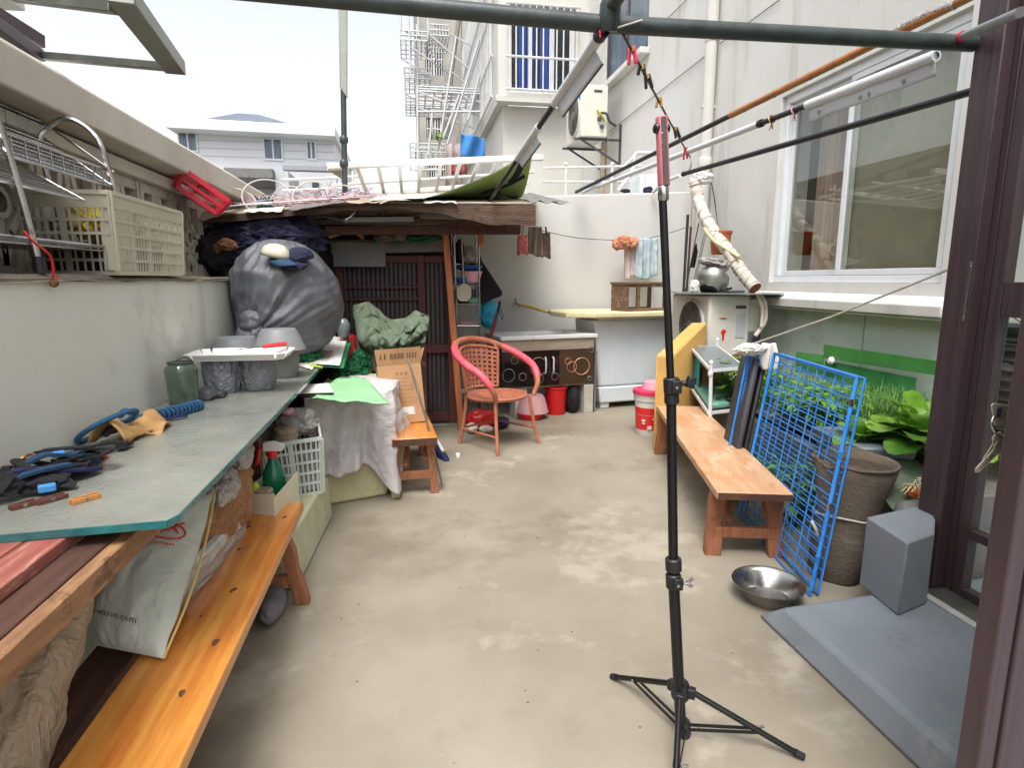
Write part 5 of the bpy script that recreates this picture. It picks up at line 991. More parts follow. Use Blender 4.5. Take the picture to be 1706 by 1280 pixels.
for k in range(26):
    b.leaf(V((-1.02+.10*rr.random(), 4.62+.1*rr.random(), roofz(-1, 4.65)+.02)), (rr.uniform(-1, 1), rr.uniform(-1, .6), rr.uniform(.1, 1)), .11, .02, .4)
b.blob((-.98, 4.66, roofz(-1, 4.66)+.03), (.06, .05, .04), 120, .3, 2, 3, .3); one('dark_tinsel', 'dark green plastic tinsel on the cable heap', 'tinsel', b, 'green_bag')
b = MB()
for k in range(12): b.blob((rr.uniform(-.9, -.3), rr.uniform(4.6, 5.0), 0), (.05, .05, .025), 130+k, .3, 2, 2, .3)
b.v = [V((p.x, p.y, p.z+roofz(p.x, p.y)+.03)) for p in b.v]; one('paper_scraps', 'pale scraps of foil and paper among the cables', 'scraps', b, 'dusty_pink')
lf = T('ladder_frame', 'white metal ladder-like frame lying above the shed roof', 'ladder', (.2, 6, 2.2))
pa, pb_, qa, qb = W(545, 277, Y=5.4), W(905, 262, Y=5.4), W(560, 329, Y=6.7), W(880, 303, Y=6.7)
put('rail', MB().beam(pa, pb_, .05, .05), 'white_metal', lf, bev=.004); put('rail', MB().beam(qa, qb, .05, .05), 'white_metal', lf, bev=.004)
for (a, c) in ((591, 610), (626, 637), (661, 666), (696, 693), (730, 723), (763, 750), (795, 777), (829, 805)):
    p = pa.lerp(pb_, (a-545)/360); q = qa.lerp(qb, (c-560)/320); d = (q-p).normalized()*.026; put('rung', MB().beam(p+d, q-d, .03, .03), 'white_metal', lf, bev=.003)
put('stay', MB().tube([pa.lerp(qa, .55), pb_.lerp(qb, .55)], .013, 6), 'white_metal', lf)
put('end_plate', MB().prism([W(545, 283, Y=5.45), W(572, 283, Y=5.45), W(578, 312, Y=5.8), W(572, 300, Y=5.6)], (0, .01, .03)), 'alu_dull', lf)
po = T('tall_pole', 'tall upright metal pole rising from the shed roof, sleeved in white plastic', 'pole', (-.46, 4.9, 1.88))
put('tube', MB().tube([W(575, 336, Y=4.9), W(572, 150, Y=4.9), W(571, -30, Y=4.9)], .021, 12), 'dark_pipe', po)
b = MB(); b.hexa([W(566, 145, Y=4.87), W(579, 165, Y=4.87), W(579, 165, Y=4.94), W(566, 145, Y=4.94)], [W(563, -30, Y=4.87), W(579, -30, Y=4.87), W(579, -30, Y=4.94), W(563, -30, Y=4.94)]); put('sleeve', b, 'pole_sleeve', po, bev=.01)
b = MB(); 
for yy in (233, 273): put('joint', MB().lathe(W(573, yy, Y=4.9), [(.022, -.03), (.032, -.015), (.032, .015), (.022, .03)], 12), 'dark_pipe', po)
# hanging wire shelf right of the post
hr = T('hanging_shelf', 'narrow chrome wire shelf with arched top between the orange post and white wall', 'shelf', (.51, 5.38, .0))
RX0, RX1, RY = .405, .612, 5.30
for y in (RY, RY+.2):
    b = MB(); b.tube([(RX0+.01, y, .05), (RX0, y, 1.2), (RX0-.004, y, 1.62)]+[(.508-.112*cos(pi*k/10), y, 1.62+.125*sin(pi*k/10)) for k in range(1, 10)]+[(RX1, y, 1.62), (RX1, y, 1.2), (RX1+.01, y, .05)], .007, 8); put('arch', b, 'chrome', hr)
SZ = [W(780, y, Y=RY).z for y in (440, 474, 507, 543, 600, 655)]
for z in SZ:
    b = MB(); b.tube([(RX0, RY, z), (RX1, RY, z), (RX1, RY+.2, z), (RX0, RY+.2, z)], .005, 6, closed=True)
    for k in range(1, 8): b.tube([(RX0, RY+.2*k/8, z), (RX1, RY+.2*k/8, z)], .002, 4)
    put('wire_shelf', b, 'chrome', hr)
b = MB(); b.blob((.54, RY+.1, SZ[0]+.075), (.075, .07, .075), 140, .2, 2, 4, .3); one('grey_bag', 'crumpled grey bag on the top wire shelf', 'bag', b, 'clear_bag')
b = MB(); b.blob((.45, RY+.1, SZ[0]+.10), (.04, .07, .10), 141, .2, 2, 4, .3); one('dark_bag', 'dark teal bag hanging in the arch of the wire shelf', 'bag', b, 'navy_cloth')
b = MB(); b.lathe((.53, RY+.08, SZ[1]+.13), [(.06, 0), (.12, .025), (.125, .03)], 22); b.lathe((.53, RY+.08, SZ[1]+.117), [(.06, 0), (.115, .025), (.12, .03)], 22); one('blue_plates', 'two stacked blue plastic plates over the pink basin', 'plates', b, 'blue_plastic', sol=.003)
b = MB(); b.lathe((.55, RY+.07, SZ[1]+.02), [(.065, 0), (.07, .006), (.095, .09), (.10, .092)], 22); one('pink_basin', 'small pink basin on the second wire shelf', 'basin', b, 'light_pink', sol=.003)
b = MB(); b.lathe((.47, RY+.08, SZ[1]+.012), [(.05, 0), (.08, .03), (.085, .05)], 20); one('blue_bowl', 'blue bowl left of the small pink basin', 'bowl', b, 'blue_plastic', sol=.003)
b = MB(); b.lathe((.50, RY+.1, SZ[2]+.006), [(.06, 0), (.085, .06), (.09, .12)], 20); one('black_pot', 'black pot behind the fly swatter', 'pot', b, 'black_plastic', sol=.004)
b = MB(); b.blob((.56, RY+.06, SZ[2]+.03), (.05, .05, .03), 144, .2, 2, 3, .2, fl=-.024); one('green_sponge', 'pale green and pink cloth beside the black pot', 'cloth', b, 'mat_teal')
b = MB(); b.blob((.49, RY+.1, SZ[3]+.018), (.07, .07, .016), 145, .2, 2, 3, .2, fl=-.012); b.blob((.56, RY+.1, SZ[3]+.016), (.04, .06, .014), 146, .2, 2, 3, .2, fl=-.01); one('pink_papers', 'pale pink papers on the fourth wire shelf', 'papers', b, 'dusty_pink')
fs_ = T('fly_swatter', 'cream fly swatter hanging from the wire shelf', 'fly swatter', (.48, RY-.02, 1.2))
p0, p1 = W(769, 400, Y=RY-.02), W(773, 474, Y=RY-.02); put('handle', MB().tube([p0, p1], .006, 8), 'ivory_plastic', fs_)
q = [W(x, y, Y=RY-.025) for x, y in ((770, 473), (777, 473), (785, 479), (785, 495), (779, 502), (767, 502), (761, 496), (761, 479))]; put('paddle', MB().prism(q, (0, .006, 0)), 'ivory_plastic', fs_, bev=.002)
b = MB(); q = [W(x, y, Y=5.52) for x, y in ((794, 424), (801, 424), (803, 434), (838, 487), (837, 493), (800, 507), (792, 500))]; b.prism(q, (0, .05, 0)); one('black_bag', 'black cloth bag hanging at an angle beside the wire shelf', 'bag', b, 'black_cloth', bev=.02)
b = MB(); c = W(815, 524, Y=5.6); b.blob(c, (.095, .07, .125), 150, .12, 1.6, 5, .12); one('spotted_bag', 'turquoise bag with red spots hanging under the black bag', 'bag', b, 'teal_plastic')
um = T('umbrella', 'folded dark red umbrella with black handle leaning by the sink', 'umbrella', W(812, 575, Y=5.36)); put('canopy', MB().tube([W(812, 578, Y=5.36), W(822, 545, Y=5.36), W(829, 520, Y=5.36)], [.012, .02, .014], 10), 'dark_red', um); put('handle', MB().tube(spline([W(829, 522, Y=5.36), W(832, 508, Y=5.36), W(833, 502, Y=5.36)]), .013, 8), 'black_plastic', um); put('strap', MB().tube(spline([W(833, 512, Y=5.35), W(838, 526, Y=5.35), W(836, 532, Y=5.35), W(832, 518, Y=5.35)]), .004, 5), 'black_plastic', um); put('shaft', MB().tube([W(812, 577, Y=5.36), V((.70, 5.40, .02))], .006, 8), 'dark_red', um)

# ================================================================== SINK AND WASHING MACHINE
SM = Matrix.Translation((.83, 5.40, 0)) @ Matrix.Rotation(.18, 4, 'Z')
sk_ = T('sink_cabinet', 'white topped sink counter with black and brown glossy doors raised on stone blocks', 'sink cabinet', (1.3, 5.7, 0))
def S(): return MB(SM)
put('counter', S().bx(-.02, .30, -.02, .50, .745, .782).bx(.30, .80, -.02, .06, .745, .782).bx(.30, .80, .40, .50, .745, .782).bx(.80, .97, -.02, .50, .745, .782), 'sink_white', sk_, bev=.006)
b = S(); b.bx(.30, .80, .06, .40, .60, .62); b.bx(.30, .31, .06, .40, .62, .745); b.bx(.79, .80, .06, .40, .62, .745); b.bx(.31, .79, .06, .07, .62, .745); b.bx(.31, .79, .39, .40, .62, .745); put('bowl', b, 'sink_white', sk_, bev=.004)
put('apron', S().bx(0, .94, 0, .02, .64, .744), 'sink_wood', sk_, bev=.003); put('side_panel', S().bx(0, .018, .021, .46, .30, .744), 'black_gloss', sk_, sm=0); put('side_panel', S().bx(.925, .942, .021, .46, .30, .744), 'sink_wood', sk_, sm=0)
put('floor_panel', S().bx(0, .94, .022, .46, .285, .299), 'sink_wood', sk_, sm=0)
def rings(door, lst, mat):
    b = MB(SM)
    for (u, z, r, w_) in lst: b.tube(arc((u, -.0015, z), r, 0, 2*pi, 28, (1, 0, 0), (0, 0, 1)), w_, 6)
    put('ring_print', b, mat, door)
d1 = put('door', S().bx(.02, .445, .001, .019, .302, .637), 'black_gloss', sk_, bev=.002, label='black glossy door with silver rings'); rings(d1, [(.36, .49, .085, .005), (.36, .375, .05, .003), (.20, .40, .035, .004), (.06, .42, .06, .004), (.12, .56, .035, .003)], 'ring_silver')
d2 = put('door', S().bx(.448, .575, .001, .019, .302, .637), 'black_gloss', sk_, bev=.002, label='narrow black door between the others'); rings(d2, [(.53, .385, .034, .0035)], 'ring_silver')
d3 = put('door', S().bx(.578, .938, .001, .019, .302, .637), 'brown_gloss', sk_, bev=.002, label='brown glossy door with copper rings'); rings(d3, [(.81, .47, .082, .006), (.705, .47, .05, .004), (.665, .525, .03, .003)], 'ring_copper'); rings(d3, [(.90, .345, .02, .004), (.905, .63, .03, .004)], 'ring_silver')
for (d, u) in ((d1, .425), (d2, .505)): put('handle', MB(SM).tube(spline([(u, -.004, .42), (u, -.024, .44), (u, -.026, .5), (u, -.024, .555), (u, -.004, .575)]), .008, 8), 'white_metal', d)
b = S(); b.bx(.14, .26, .03, .2, 0, .284); put('support_block', b, 'pier_stone', sk_, bev=.006); b = S(); b.bx(.845, .945, .0, .3, 0, .284); put('support_block', b, 'pier_stone', sk_, bev=.006)
b = S(); b.lathe((.27, -.02, .0), [(.10, 0), (.125, .05), (.13, .06)], 24); one('red_basin', 'dark red basin under the upturned pink basin', 'basin', b, 'bright_red', sol=.004)
b = S(); b.lathe((.30, .0, .062), [(.155, 0), (.15, .015), (.12, .13), (.10, .16), (.001, .163)], 28, capb=False); one('upturned_basin', 'dusty pink basin upside down beneath the sink', 'basin', b, 'dusty_pink')
b = S(); b.lathe((.585, .10, 0), [(.09, 0), (.095, .01), (.105, .25), (.112, .255), (.112, .275), (.103, .275), (.095, .03), (.001, .03)], 26); one('red_bucket', 'bright red bucket beneath the sink next to black bag', 'bucket', b, 'bright_red')
b = S(); b.blob((.755, .08, .14), (.065, .1, .14), 161, .08, 1.5, 4, .08, fl=-.138); one('black_sack', 'black bag standing beneath the sink beside the right stone block', 'bag', b, 'black_cloth')
b = S(); b.bx(.965, .985, .02, .35, 0, .62); one('grey_board', 'thin grey board standing between sink and washing machine', 'board', b, 'mid_grey', bev=.003)
tp = T('wall_tap', 'metal tap on the white wall with a yellow hose', 'tap', (1.13, 6.39, 1.03))
c = W(860, 507, Y=6.36); b = MB(); b.tube([(c.x, 6.398, c.z+.01), (c.x, 6.30, c.z+.01)], .013, 10); b.tube(spline([(c.x, 6.31, c.z+.01), (c.x+.01, 6.28, c.z), (c.x+.02, 6.27, c.z-.025)]), .011, 8); b.lathe((c.x, 6.33, c.z+.02), [(.009, 0), (.009, .03), (.02, .032), (.02, .045)], 10, capt=True); put('tap', b, 'steel', tp)
b = MB(); b.tube(spline([(c.x+.015, 6.27, c.z-.005), W(885, 512, Y=6.22), W(905, 518, Y=6.16), W(930, 523, Y=6.1)]), .014, 8); put('hose', b, 'yellow_hose', tp)
WM = Matrix.Translation((1.885, 5.72, 0)) @ Matrix.Rotation(.16, 4, 'Z')
wm = T('washing_machine', 'white twin tub washing machine with ribbed front under the foam slab', 'washing machine', (2.2, 5.9, 0))
def HB(x0, x1, y0, y1, z0, z1, t): return MB(WM).hexa([(x0, y0, z0), (x1, y0, z0), (x1, y1, z0), (x0, y1, z0)], [(x0-t, y0-t*.4, z1), (x1+t, y0-t*.4, z1), (x1+t, y1, z1), (x0-t, y1, z1)])
put('cabinet', HB(-.03, .80, 0, .45, .23, .90, .07), 'machine_white', wm, bev=.02); put('base', HB(-.01, .78, -.004, .45, .06, .226, .018), 'machine_white', wm, bev=.015)
b = MB(WM)
for i in range(24):
    x = .0+i*.033; t = .07; b.hexa([(x-.004, -.001, .25), (x+.004, -.001, .25), (x+.002, -.004, .25), (x-.002, -.004, .25)], [(x-.004+(x-.385)*.17, -.029, .86), (x+.004+(x-.385)*.17, -.029, .86), (x+.002+(x-.385)*.17, -.032, .86), (x-.002+(x-.385)*.17, -.032, .86)])
put('rib', b, 'machine_white', wm, kind='stuff')
b = MB(WM); b.bx(-.06, .86, -.02, .45, .901, .93); put('lid', b, 'machine_white', wm, bev=.01)
for x in (.01, .68): put('foot', MB(WM).bx(x, x+.10, .02, .12, 0, .059), 'machine_white', wm, bev=.01)
def foamf(pts, z0, z1):
    b = MB(); k = len(pts); P = [V((*p, 0)) for p in pts]; out = []
    for i in range(k):
        for j in range(6):
            p = P[i].lerp(P[(i+1) % k], j/6); out.append(V((p.x+.012*noise.noise(p*9), p.y+.012*noise.noise(p*9+V((5, 0, 0))), z0)))
    return b.prism(out, (0, 0, z1-z0))
c4 = [W(922, 514, Z=.965), W(948, 535, Z=.932), W(1150, 522, Z=.935)]
one('foam_slab', 'pale yellow foam slab with chewed edge lying across washing machine and sink', 'foam slab', foamf([(1.40, 5.92), (1.47, 5.60), (1.75, 5.50), (2.66, 5.66), (2.72, 6.05), (2.60, 6.33), (1.45, 6.22)], .934, .985), 'foam_yellow', bev=.012, sm=0)
# old wooden stool-crate
oc = T('wooden_crate', 'weathered wooden stool box on the foam slab with one side open', 'crate', (2.2, 5.8, .986))
OM = Matrix.Translation((2.105, 5.64, .986)) @ Matrix.Rotation(.30, 4, 'Z')
def O(): return MB(OM)
b = O(); b.bx(0, .018, .0, .27, 0, .135); put('end_plank', b, 'old_crate_wood', oc, bev=.003); b = O(); b.bx(0, .018, .0, .27, .137, .262); put('end_plank', b, 'old_crate_wood', oc, bev=.003)
put('top_board', O().bx(-.01, .50, -.01, .28, .263, .285), 'old_crate_wood', oc, bev=.004)
for x in (.12, .46): put('upright', O().bx(x, x+.035, .0, .03, .03, .262), 'old_crate_wood', oc, bev=.003)
put('bottom_rail', O().bx(.019, .50, .0, .03, 0, .029), 'old_crate_wood', oc, bev=.003); put('top_rail', O().bx(.019, .50, .002, .022, .235, .262), 'old_crate_wood', oc, bev=.003); put('upright', O().bx(.46, .495, .24, .27, 0, .262), 'old_crate_wood', oc, bev=.003); put('bottom_rail', O().bx(.019, .46, .24, .268, 0, .029), 'old_crate_wood', oc, bev=.003)
# washing line with cloths
LN = [W(898, 383, Y=5.2), W(960, 396, Y=5.75), W(1022, 400, Y=6.15), W(1065, 400, Y=6.2), W(1115, 388, Y=6.2), W(1148, 377, Y=6.25)]
b = MB(); b.tube(spline(LN, 6), .0035, 5); one('washing_line', 'thin grey cord strung across the white back wall', 'cord', b, 'dark_grey')
def cloth(name, label, cat, px0, px1, y0, y1, Yd, mat, fold=.02, nf=3, seed=0, flare=0):
    b = MB()
    for s in (0, 1):
        b.grid(lambda u, v: W(px0+(px1-px0)*u+flare*(u-.5)*v, y0+(y1-y0)*v*(1+.06*sin(u*5+seed)), Y=Yd)+V((0, (.03 if s else 0)*(min(1, v*6))+fold*sin(u*nf*6.28+seed+v)*(.3+.7*v)+.012*noise.noise(V((u*5+seed, v*5, s))), 0)), 26, 26)
    return one(name, label, cat, b, mat, sol=.005, sm=70)
cloth('mesh_cloth', 'small dusty red mesh cloth hanging at the shed corner', 'cloth', 863, 879, 392, 424, 5.1, 'mesh_red', .012, 1, 2); b = MB(); b.tube([W(872, 374, Y=5.08), W(870, 393, Y=5.1)], .003, 5); one('hanging_wire', 'short wire holding the dusty red cloth', 'wire', b, 'black_wire')
cloth('brown_glove', 'wrinkled grey brown work glove hung left of its partner', 'glove', 881, 902, 378, 425, 5.2, 'glove_brown', .03, 2, 4, 3); cloth('brown_glove', 'grey brown work glove hung by a black peg, right of its partner', 'glove', 903, 917, 388, 429, 5.28, 'glove_brown', .02, 1, 9)
b = MB(); b.beam(W(909, 378, Y=5.24), W(911, 392, Y=5.24), .014, .012, up=(1, 0, 0)); one('black_peg', 'black peg holding the right brown glove', 'clothes peg', b, 'black_plastic')
b = MB(); p = W(1038, 404, Y=6.15); b.blob(p, (.09, .05, .055), 170, .3, 2, 5, .4); b.blob(p+V((.10, 0, .0)), (.06, .04, .05), 171, .3, 2, 4, .4); b.blob(p+V((-.06, 0, -.02)), (.05, .04, .05), 172, .3, 2, 4, .4); one('orange_rag', 'bunched pale orange rag on the washing line', 'rag', b, 'orange_cloth')
cloth('pale_towel', 'pale pinkish towel hanging behind the orange rag', 'towel', 1042, 1063, 404, 462, 6.22, 'towel_pale', .02, 2, 1); cloth('blue_towel', 'faded blue patterned towel hanging over the wooden crate', 'towel', 1059, 1096, 397, 462, 6.18, 'towel_blue', .028, 3, 6)

# ================================================================== CHAIR, BOX, FLOOR CLUTTER
ch = T('wicker_chair', 'round brown wicker armchair with pink tape round both arms', 'chair', (.665, 4.60, 0), radians(37))
L_ = dict(local=True)
def seatf(r, z): return [(r*.235*cos(a)*(1+.05*cos(2*a)), r*.225*sin(a), z) for a in [2*pi*i/32 for i in range(32)]]
b = MB(); rings_ = [seatf(.02, .402), seatf(.5, .400), seatf(.85, .404), seatf(1, .412), seatf(1.05, .402), seatf(1.02, .385), seatf(.9, .378)]
vs = [p for r_ in rings_ for p in r_]; fs = []
for i in range(len(rings_)-1):
    for j in range(32): j2 = (j+1) % 32; fs.append((i*32+j, i*32+j2, i*32+32+j2, i*32+32+j))
fs.append(tuple(range(31, -1, -1))); fs.append(tuple((len(rings_)-1)*32+j for j in range(32))); b.add(vs, fs); put('seat', b, 'wicker', ch, **L_)
b = MB()
for i in range(-8, 9):
    x = i*.026; hw = .205*sqrt(max(0, 1-(x/.225)**2)); 
    if hw > .02: b.tube([(x, -hw, .408), (x, 0, .406), (x, hw, .408)], .006, 5); b.tube([(-hw, x, .409), (0, x, .408), (hw, x, .409)], .006, 5)
put('seat_weave', b, 'wicker', ch, **L_)
for (x, y, bx_, by_) in ((-.19, -.17, -.235, -.235), (.19, -.17, .235, -.235), (-.17, .17, -.20, .225), (.17, .17, .20, .225)):
    b = MB(); b.tube(spline([(x, y, .39), ((x*.6+bx_*.4), (y*.6+by_*.4), .2), (bx_, by_, 0)], 5), .0145, 10); put('leg', b, 'wicker', ch, **L_)
b = MB(); b.tube([(-.22, -.21, .13), (-.19, .21, .13)], .009, 8); b.tube([(.22, -.21, .13), (.19, .21, .13)], .009, 8); b.tube([(-.19, .21, .13), (.19, .21, .13)], .009, 8); put('stretcher', b, 'wicker', ch, **L_)
armp = [(-.205, -.20, .40), (-.255, -.20, .50), (-.295, -.13, .60), (-.315, .0, .665), (-.29, .14, .725), (-.20, .265, .785), (-.07, .325, .815), (.07, .325, .815), (.20, .265, .785), (.29, .14, .725), (.315, .0, .665), (.295, -.13, .60), (.255, -.20, .50), (.205, -.20, .40)]
A_ = spline(armp, 8); b = MB(); nA = len(A_); b.tube(A_, [.016+.010*min(1, min(i, nA-1-i)/14) for i in range(nA)], 12); put('arm_rail', b, 'wicker', ch, **L_)
for lo, hi in ((9, 40), (nA-36, nA-10)):
    b = MB(); sub_ = A_[lo:hi]; b.tube(sub_, [.018+.010*min(1, min(lo+i, nA-1-lo-i)/14)+.001*(i % 3) for i in range(len(sub_))], 12); put('arm_tape', b, 'pink_tape', ch, **L_)
def backp(u, v):
    a = (u-.5)*1.85; r = .255+.05*v; return V((r*.86*sin(a)*1.0, .01+r*cos(a)*1.02, .43+.30*v+.035*v*(1-(2*u-1)**2)))
b = MB()
b.tube([backp(0, i/8) for i in range(9)]+[backp(i/12, 1) for i in range(1, 13)]+[backp(1, 1-i/8) for i in range(1, 9)]+[backp(1-i/12, 0) for i in range(1, 12)], .0125, 8, closed=True); put('back_frame', b, 'wicker', ch, **L_)
def strip(f, n, wd_, dirv, th=.003):
    P = [f(i/n) for i in range(n+1)]; q = MB(); vs, fs = [], []
    for i, p in enumerate(P):
        d = (P[min(i+1, n)]-P[max(i-1, 0)]).normalized(); o = V((p.x, p.y, 0)).normalized(); x = d.cross(o).normalized()*wd_/2; o = o*th
        vs += [p-x-o, p+x-o, p+x+o, p-x+o]
    for i in range(n):
        for j in range(4): fs.append((i*4+j, i*4+(j+1) % 4, i*4+4+(j+1) % 4, i*4+4+j))
    return vs, fs
b = MB()
for i in range(1, 11):
    b.add(*strip(lambda t, u=i/11: backp(u, t), 10, .018, None))
for j in range(1, 9):
    b.add(*strip(lambda t, v=j/9: backp(t, v)*1.0, 12, .019, None, .0034))
put('back_weave', b, 'wicker', ch, **L_)
for u in (.12, .88): put('back_post', MB().tube([backp(u, 0)+V((0, 0, -.04)), backp(u, 0), ], .011, 8), 'wicker', ch, **L_); 
for s in (-1, 1): put('back_post', MB().tube([backp(.5+.5*s*.98, 1), (s*.21, .245, .775)], .011, 8), 'wicker', ch, **L_)
# red shoes and bag under the chair
b = MB(); b.blob((.60, 5.10, .085), (.12, .08, .085), 180, .2, 1.6, 4, .2, fl=-.08); one('red_bag', 'red bag on the floor behind the wicker chair', 'bag', b, 'bright_red')
b = MB(); b.blob((.74, 5.12, .05), (.10, .09, .05), 182, .2, 1.6, 4, .2, fl=-.046); one('navy_shoes', 'dark navy shoe behind the chair leg', 'shoe', b, 'navy_cloth')
b = MB(); b.blob((.50, 5.0, .04), (.05, .09, .04), 183, .15, 1.6, 4, .1, fl=-.036); one('white_shoe', 'white shoe peeking from behind the chair', 'shoe', b, 'white_paper')
b = MB(); b.blob((.62, 4.98, .03), (.06, .05, .03), 184, .15, 1.6, 4, .1, fl=-.026); one('white_black_shoe', 'white tipped slipper in front of the red bag', 'slipper', b, 'white_styro')
dpn = T('dustpan', 'blue dustpan brush with a grey white handle leaning at the bench', 'dustpan brush', (.2, 4.45, 0))
put('brush', MB().hexa([(.14, 4.36, 0), (.225, 4.18, 0), (.265, 4.20, 0), (.20, 4.44, 0)], [(.11, 4.42, .11), (.21, 4.22, .035), (.25, 4.24, .035), (.16, 4.50, .11)]), 'navy_rope', dpn, bev=.01)
put('handle', MB().tube(spline([(.215, 4.25, .06), (.18, 4.36, .11), (.14, 4.48, .16), (.12, 4.56, .20)]), [.012]*18+[.01], 8), 'white_plastic', dpn)
b = MB(); b.lathe((.325, 4.29, 0), [(.018, 0), (.02, .015), (.014, .03)], 10, capt=True, wob=.15); one('styrofoam_bit', 'small white foam cup on the floor near the dustpan', 'cup', b, 'white_styro')
# cardboard box and rod on the short bench
CX = Matrix.Translation((-.05, 3.88, .3715)) @ Matrix.Rotation(.10, 4, 'Z') @ Matrix.Rotation(-.16, 4, 'X') @ Matrix.Rotation(-.05, 4, 'Y')
cb = T('cardboard_box', 'tall open cardboard box with dark print tilted back on the short bench', 'cardboard box', (0, 4, .37))
w2, dp_, hh = .14, .24, .385
def C(): return MB(CX)
put('front_panel', C().bx(-w2, w2, -.003, .003, 0, hh), 'cardboard', cb, sm=0); put('back_panel', C().bx(-w2, w2, dp_-.003, dp_+.003, 0, hh), 'cardboard', cb, sm=0)
put('side_panel', C().bx(-w2, -w2+.006, .0035, dp_-.0035, 0, hh), 'cardboard', cb, sm=0); put('side_panel', C().bx(w2-.006, w2, .0035, dp_-.0035, 0, hh), 'cardboard', cb, sm=0); put('bottom_panel', C().bx(-w2+.006, w2-.006, .0035, dp_-.0035, 0, .005), 'cardboard', cb, sm=0)
put('flap', C().hexa([(-w2, -.003, hh+.001), (w2, -.003, hh+.001), (w2, .003, hh+.001), (-w2, .003, hh+.001)], [(-w2-.01, -.035, hh+.105), (w2+.005, -.035, hh+.105), (w2+.005, -.029, hh+.105), (-w2-.01, -.029, hh+.105)]), 'cardboard', cb, sm=0)
put('flap', C().hexa([(w2-.006, .004, hh), (w2, .004, hh), (w2, dp_-.004, hh), (w2-.006, dp_-.004, hh)], [(w2+.03, .02, hh+.10), (w2+.036, .02, hh+.10), (w2+.036, dp_-.01, hh+.10), (w2+.03, dp_-.01, hh+.10)]), 'cardboard', cb, sm=0)
x_d = CX.to_3x3() @ V((1, 0, 0)); y_d = CX.to_3x3() @ V((0, 0, 1)); fy_ = CX.to_3x3() @ V((0, -.32, .95))
b = C(); rg = random.Random(8)
def fl_pt(x, t): return (x, -.0048-.0305*t, hh+.001+.104*t)   # a point on the opened flap
def stroke(x0, t0, x1, t1, w_=.0022):
    p, q = V(fl_pt(x0, t0)), V(fl_pt(x1, t1)); b.beam(p, q, w_, .0012, up=(0, -1, .3))
for (x, wd_) in ((-.118, .012), (-.092, .014), (-.055, .020), (-.032, .020), (-.009, .020), (.014, .020), (.052, .013), (.070, .013), (.088, .013), (.106, .013)):
    for t in ((.42, .54, .66) if wd_ > .015 else (.44, .64)): stroke(x+rg.uniform(0, .3)*wd_, t, x+wd_*rg.uniform(.8, 1), t+rg.uniform(-.03, .05))
    stroke(x+wd_*rg.uniform(.3, .6), .38, x+wd_*rg.uniform(.3, .6), .72); stroke(x+wd_*.1, .34, x+wd_*rg.uniform(0, .3), .6)
    if wd_ > .015: stroke(x+wd_*.92, .34, x+wd_*.85, .7)
put('print', b, 'card_ink', cb, sm=0)
b = C()
for k in range(7):
    z = .14+.026*k; b.bx(-.085, .085-.02*(k % 3), -.0042, -.0034, z, z+.0016)
for k in range(5): b.bx(-.085+.0*k, -.06, -.0046, -.0034, .15+.03*k, .165+.03*k)
for k in range(3): b.bx(-.03+.03*k, -.012+.03*k, -.0046, -.0034, .315, .335)
put('print', b, 'faint_ink', cb, sm=0)
put('label', C().bx(-.075, .075, -.0048, -.0034, .055, .105), 'white_paper', cb, sm=0); b = C()
b.bx(-.072, -.069, -.0058, -.0049, .06, .10); b.bx(-.056, -.053, -.0058, -.0049, .06, .10); b.bx(-.069, -.056, -.0058, -.0049, .06, .063); b.bx(-.069, -.056, -.0058, -.0049, .097, .10); b.bx(.069, .072, -.0058, -.0049, .064, .098); b.bx(.062, .069, -.0058, -.0049, .097, .10); b.bx(-.03, .03, -.0058, -.0049, .062, .066); put('print', b, 'card_ink', cb, sm=0)
def inbox(x, y, z): return CX @ V((x, y, z))
b = MB(); b.blob(inbox(-.02, .10, hh+.02), (.08, .08, .07), 190, .25, 2, 5, .3); one('dark_wrapper', 'dark shiny bag filling the cardboard box', 'bag', b, 'black_cloth')
b = MB(); b.blob(inbox(.04, .06, hh+.05), (.035, .03, .04), 191, .3, 2, 4, .3); one('yellow_packet', 'yellow packet sticking out of the cardboard box', 'packet', b, 'yellow_tag')
b = MB(); b.blob(inbox(-.105, .04, hh+.05), (.022, .025, .025), 192, .3, 2, 4, .3); one('pink_packet', 'pink packet at the left of the cardboard box', 'packet', b, 'pink_plastic')
b = MB(); b.blob(inbox(-.03, .04, hh+.055), (.05, .03, .035), 193, .3, 2, 4, .4); one('clear_wrapper', 'crinkled clear wrapper in the cardboard box', 'wrapper', b, 'clear_bag')
b = MB(); b.tube([W(680, 600, Y=3.80), W(709, 695, Y=3.66), V((.175, 3.62, .02))], .007, 8); one('thin_rod', 'thin metal rod leaning on the front of the cardboard box', 'rod', b, 'alu_dull')
# green canvas
def canv(u, v):
    a = W(588, 512, Y=4.75)*(1-u)+W(716, 535, Y=4.55)*u; c = W(612, 628, Y=4.55)*(1-u)+W(705, 575, Y=4.45)*u
    p = a*(1-v)+c*v; n_ = noise.fractal(V((u*4, v*3, 7)), 1, 2, 4); f_ = .3-abs(noise.noise(V((u*5+v*2, v*4-u*2, 3))))
    return p+V((0, -.16*sin(pi*v)*(1-u*.4)+.08*n_+.12*f_, .05*sin(u*9)*(1-v)+.05*f_))
b = MB(); b.grid(canv, 60, 50); one('green_canvas', 'faded green canvas cloth draped behind the cardboard box', 'canvas', b, 'canvas_green', sol=.006, sm=70)
b = MB(); b.grid(lambda u, v: W(590+40*u, 515+5*u, Y=4.72)*(1-v)+W(600+18*u, 630-4*u, Y=4.50)*v+V((0, -.07*sin(pi*u)+.03*noise.noise(V((u*4, v*4, 9)))-.03, 0)), 24, 40); one('green_coat', 'grey green coat hanging left of the canvas', 'coat', b, 'canvas_green', sol=.006, sm=70)
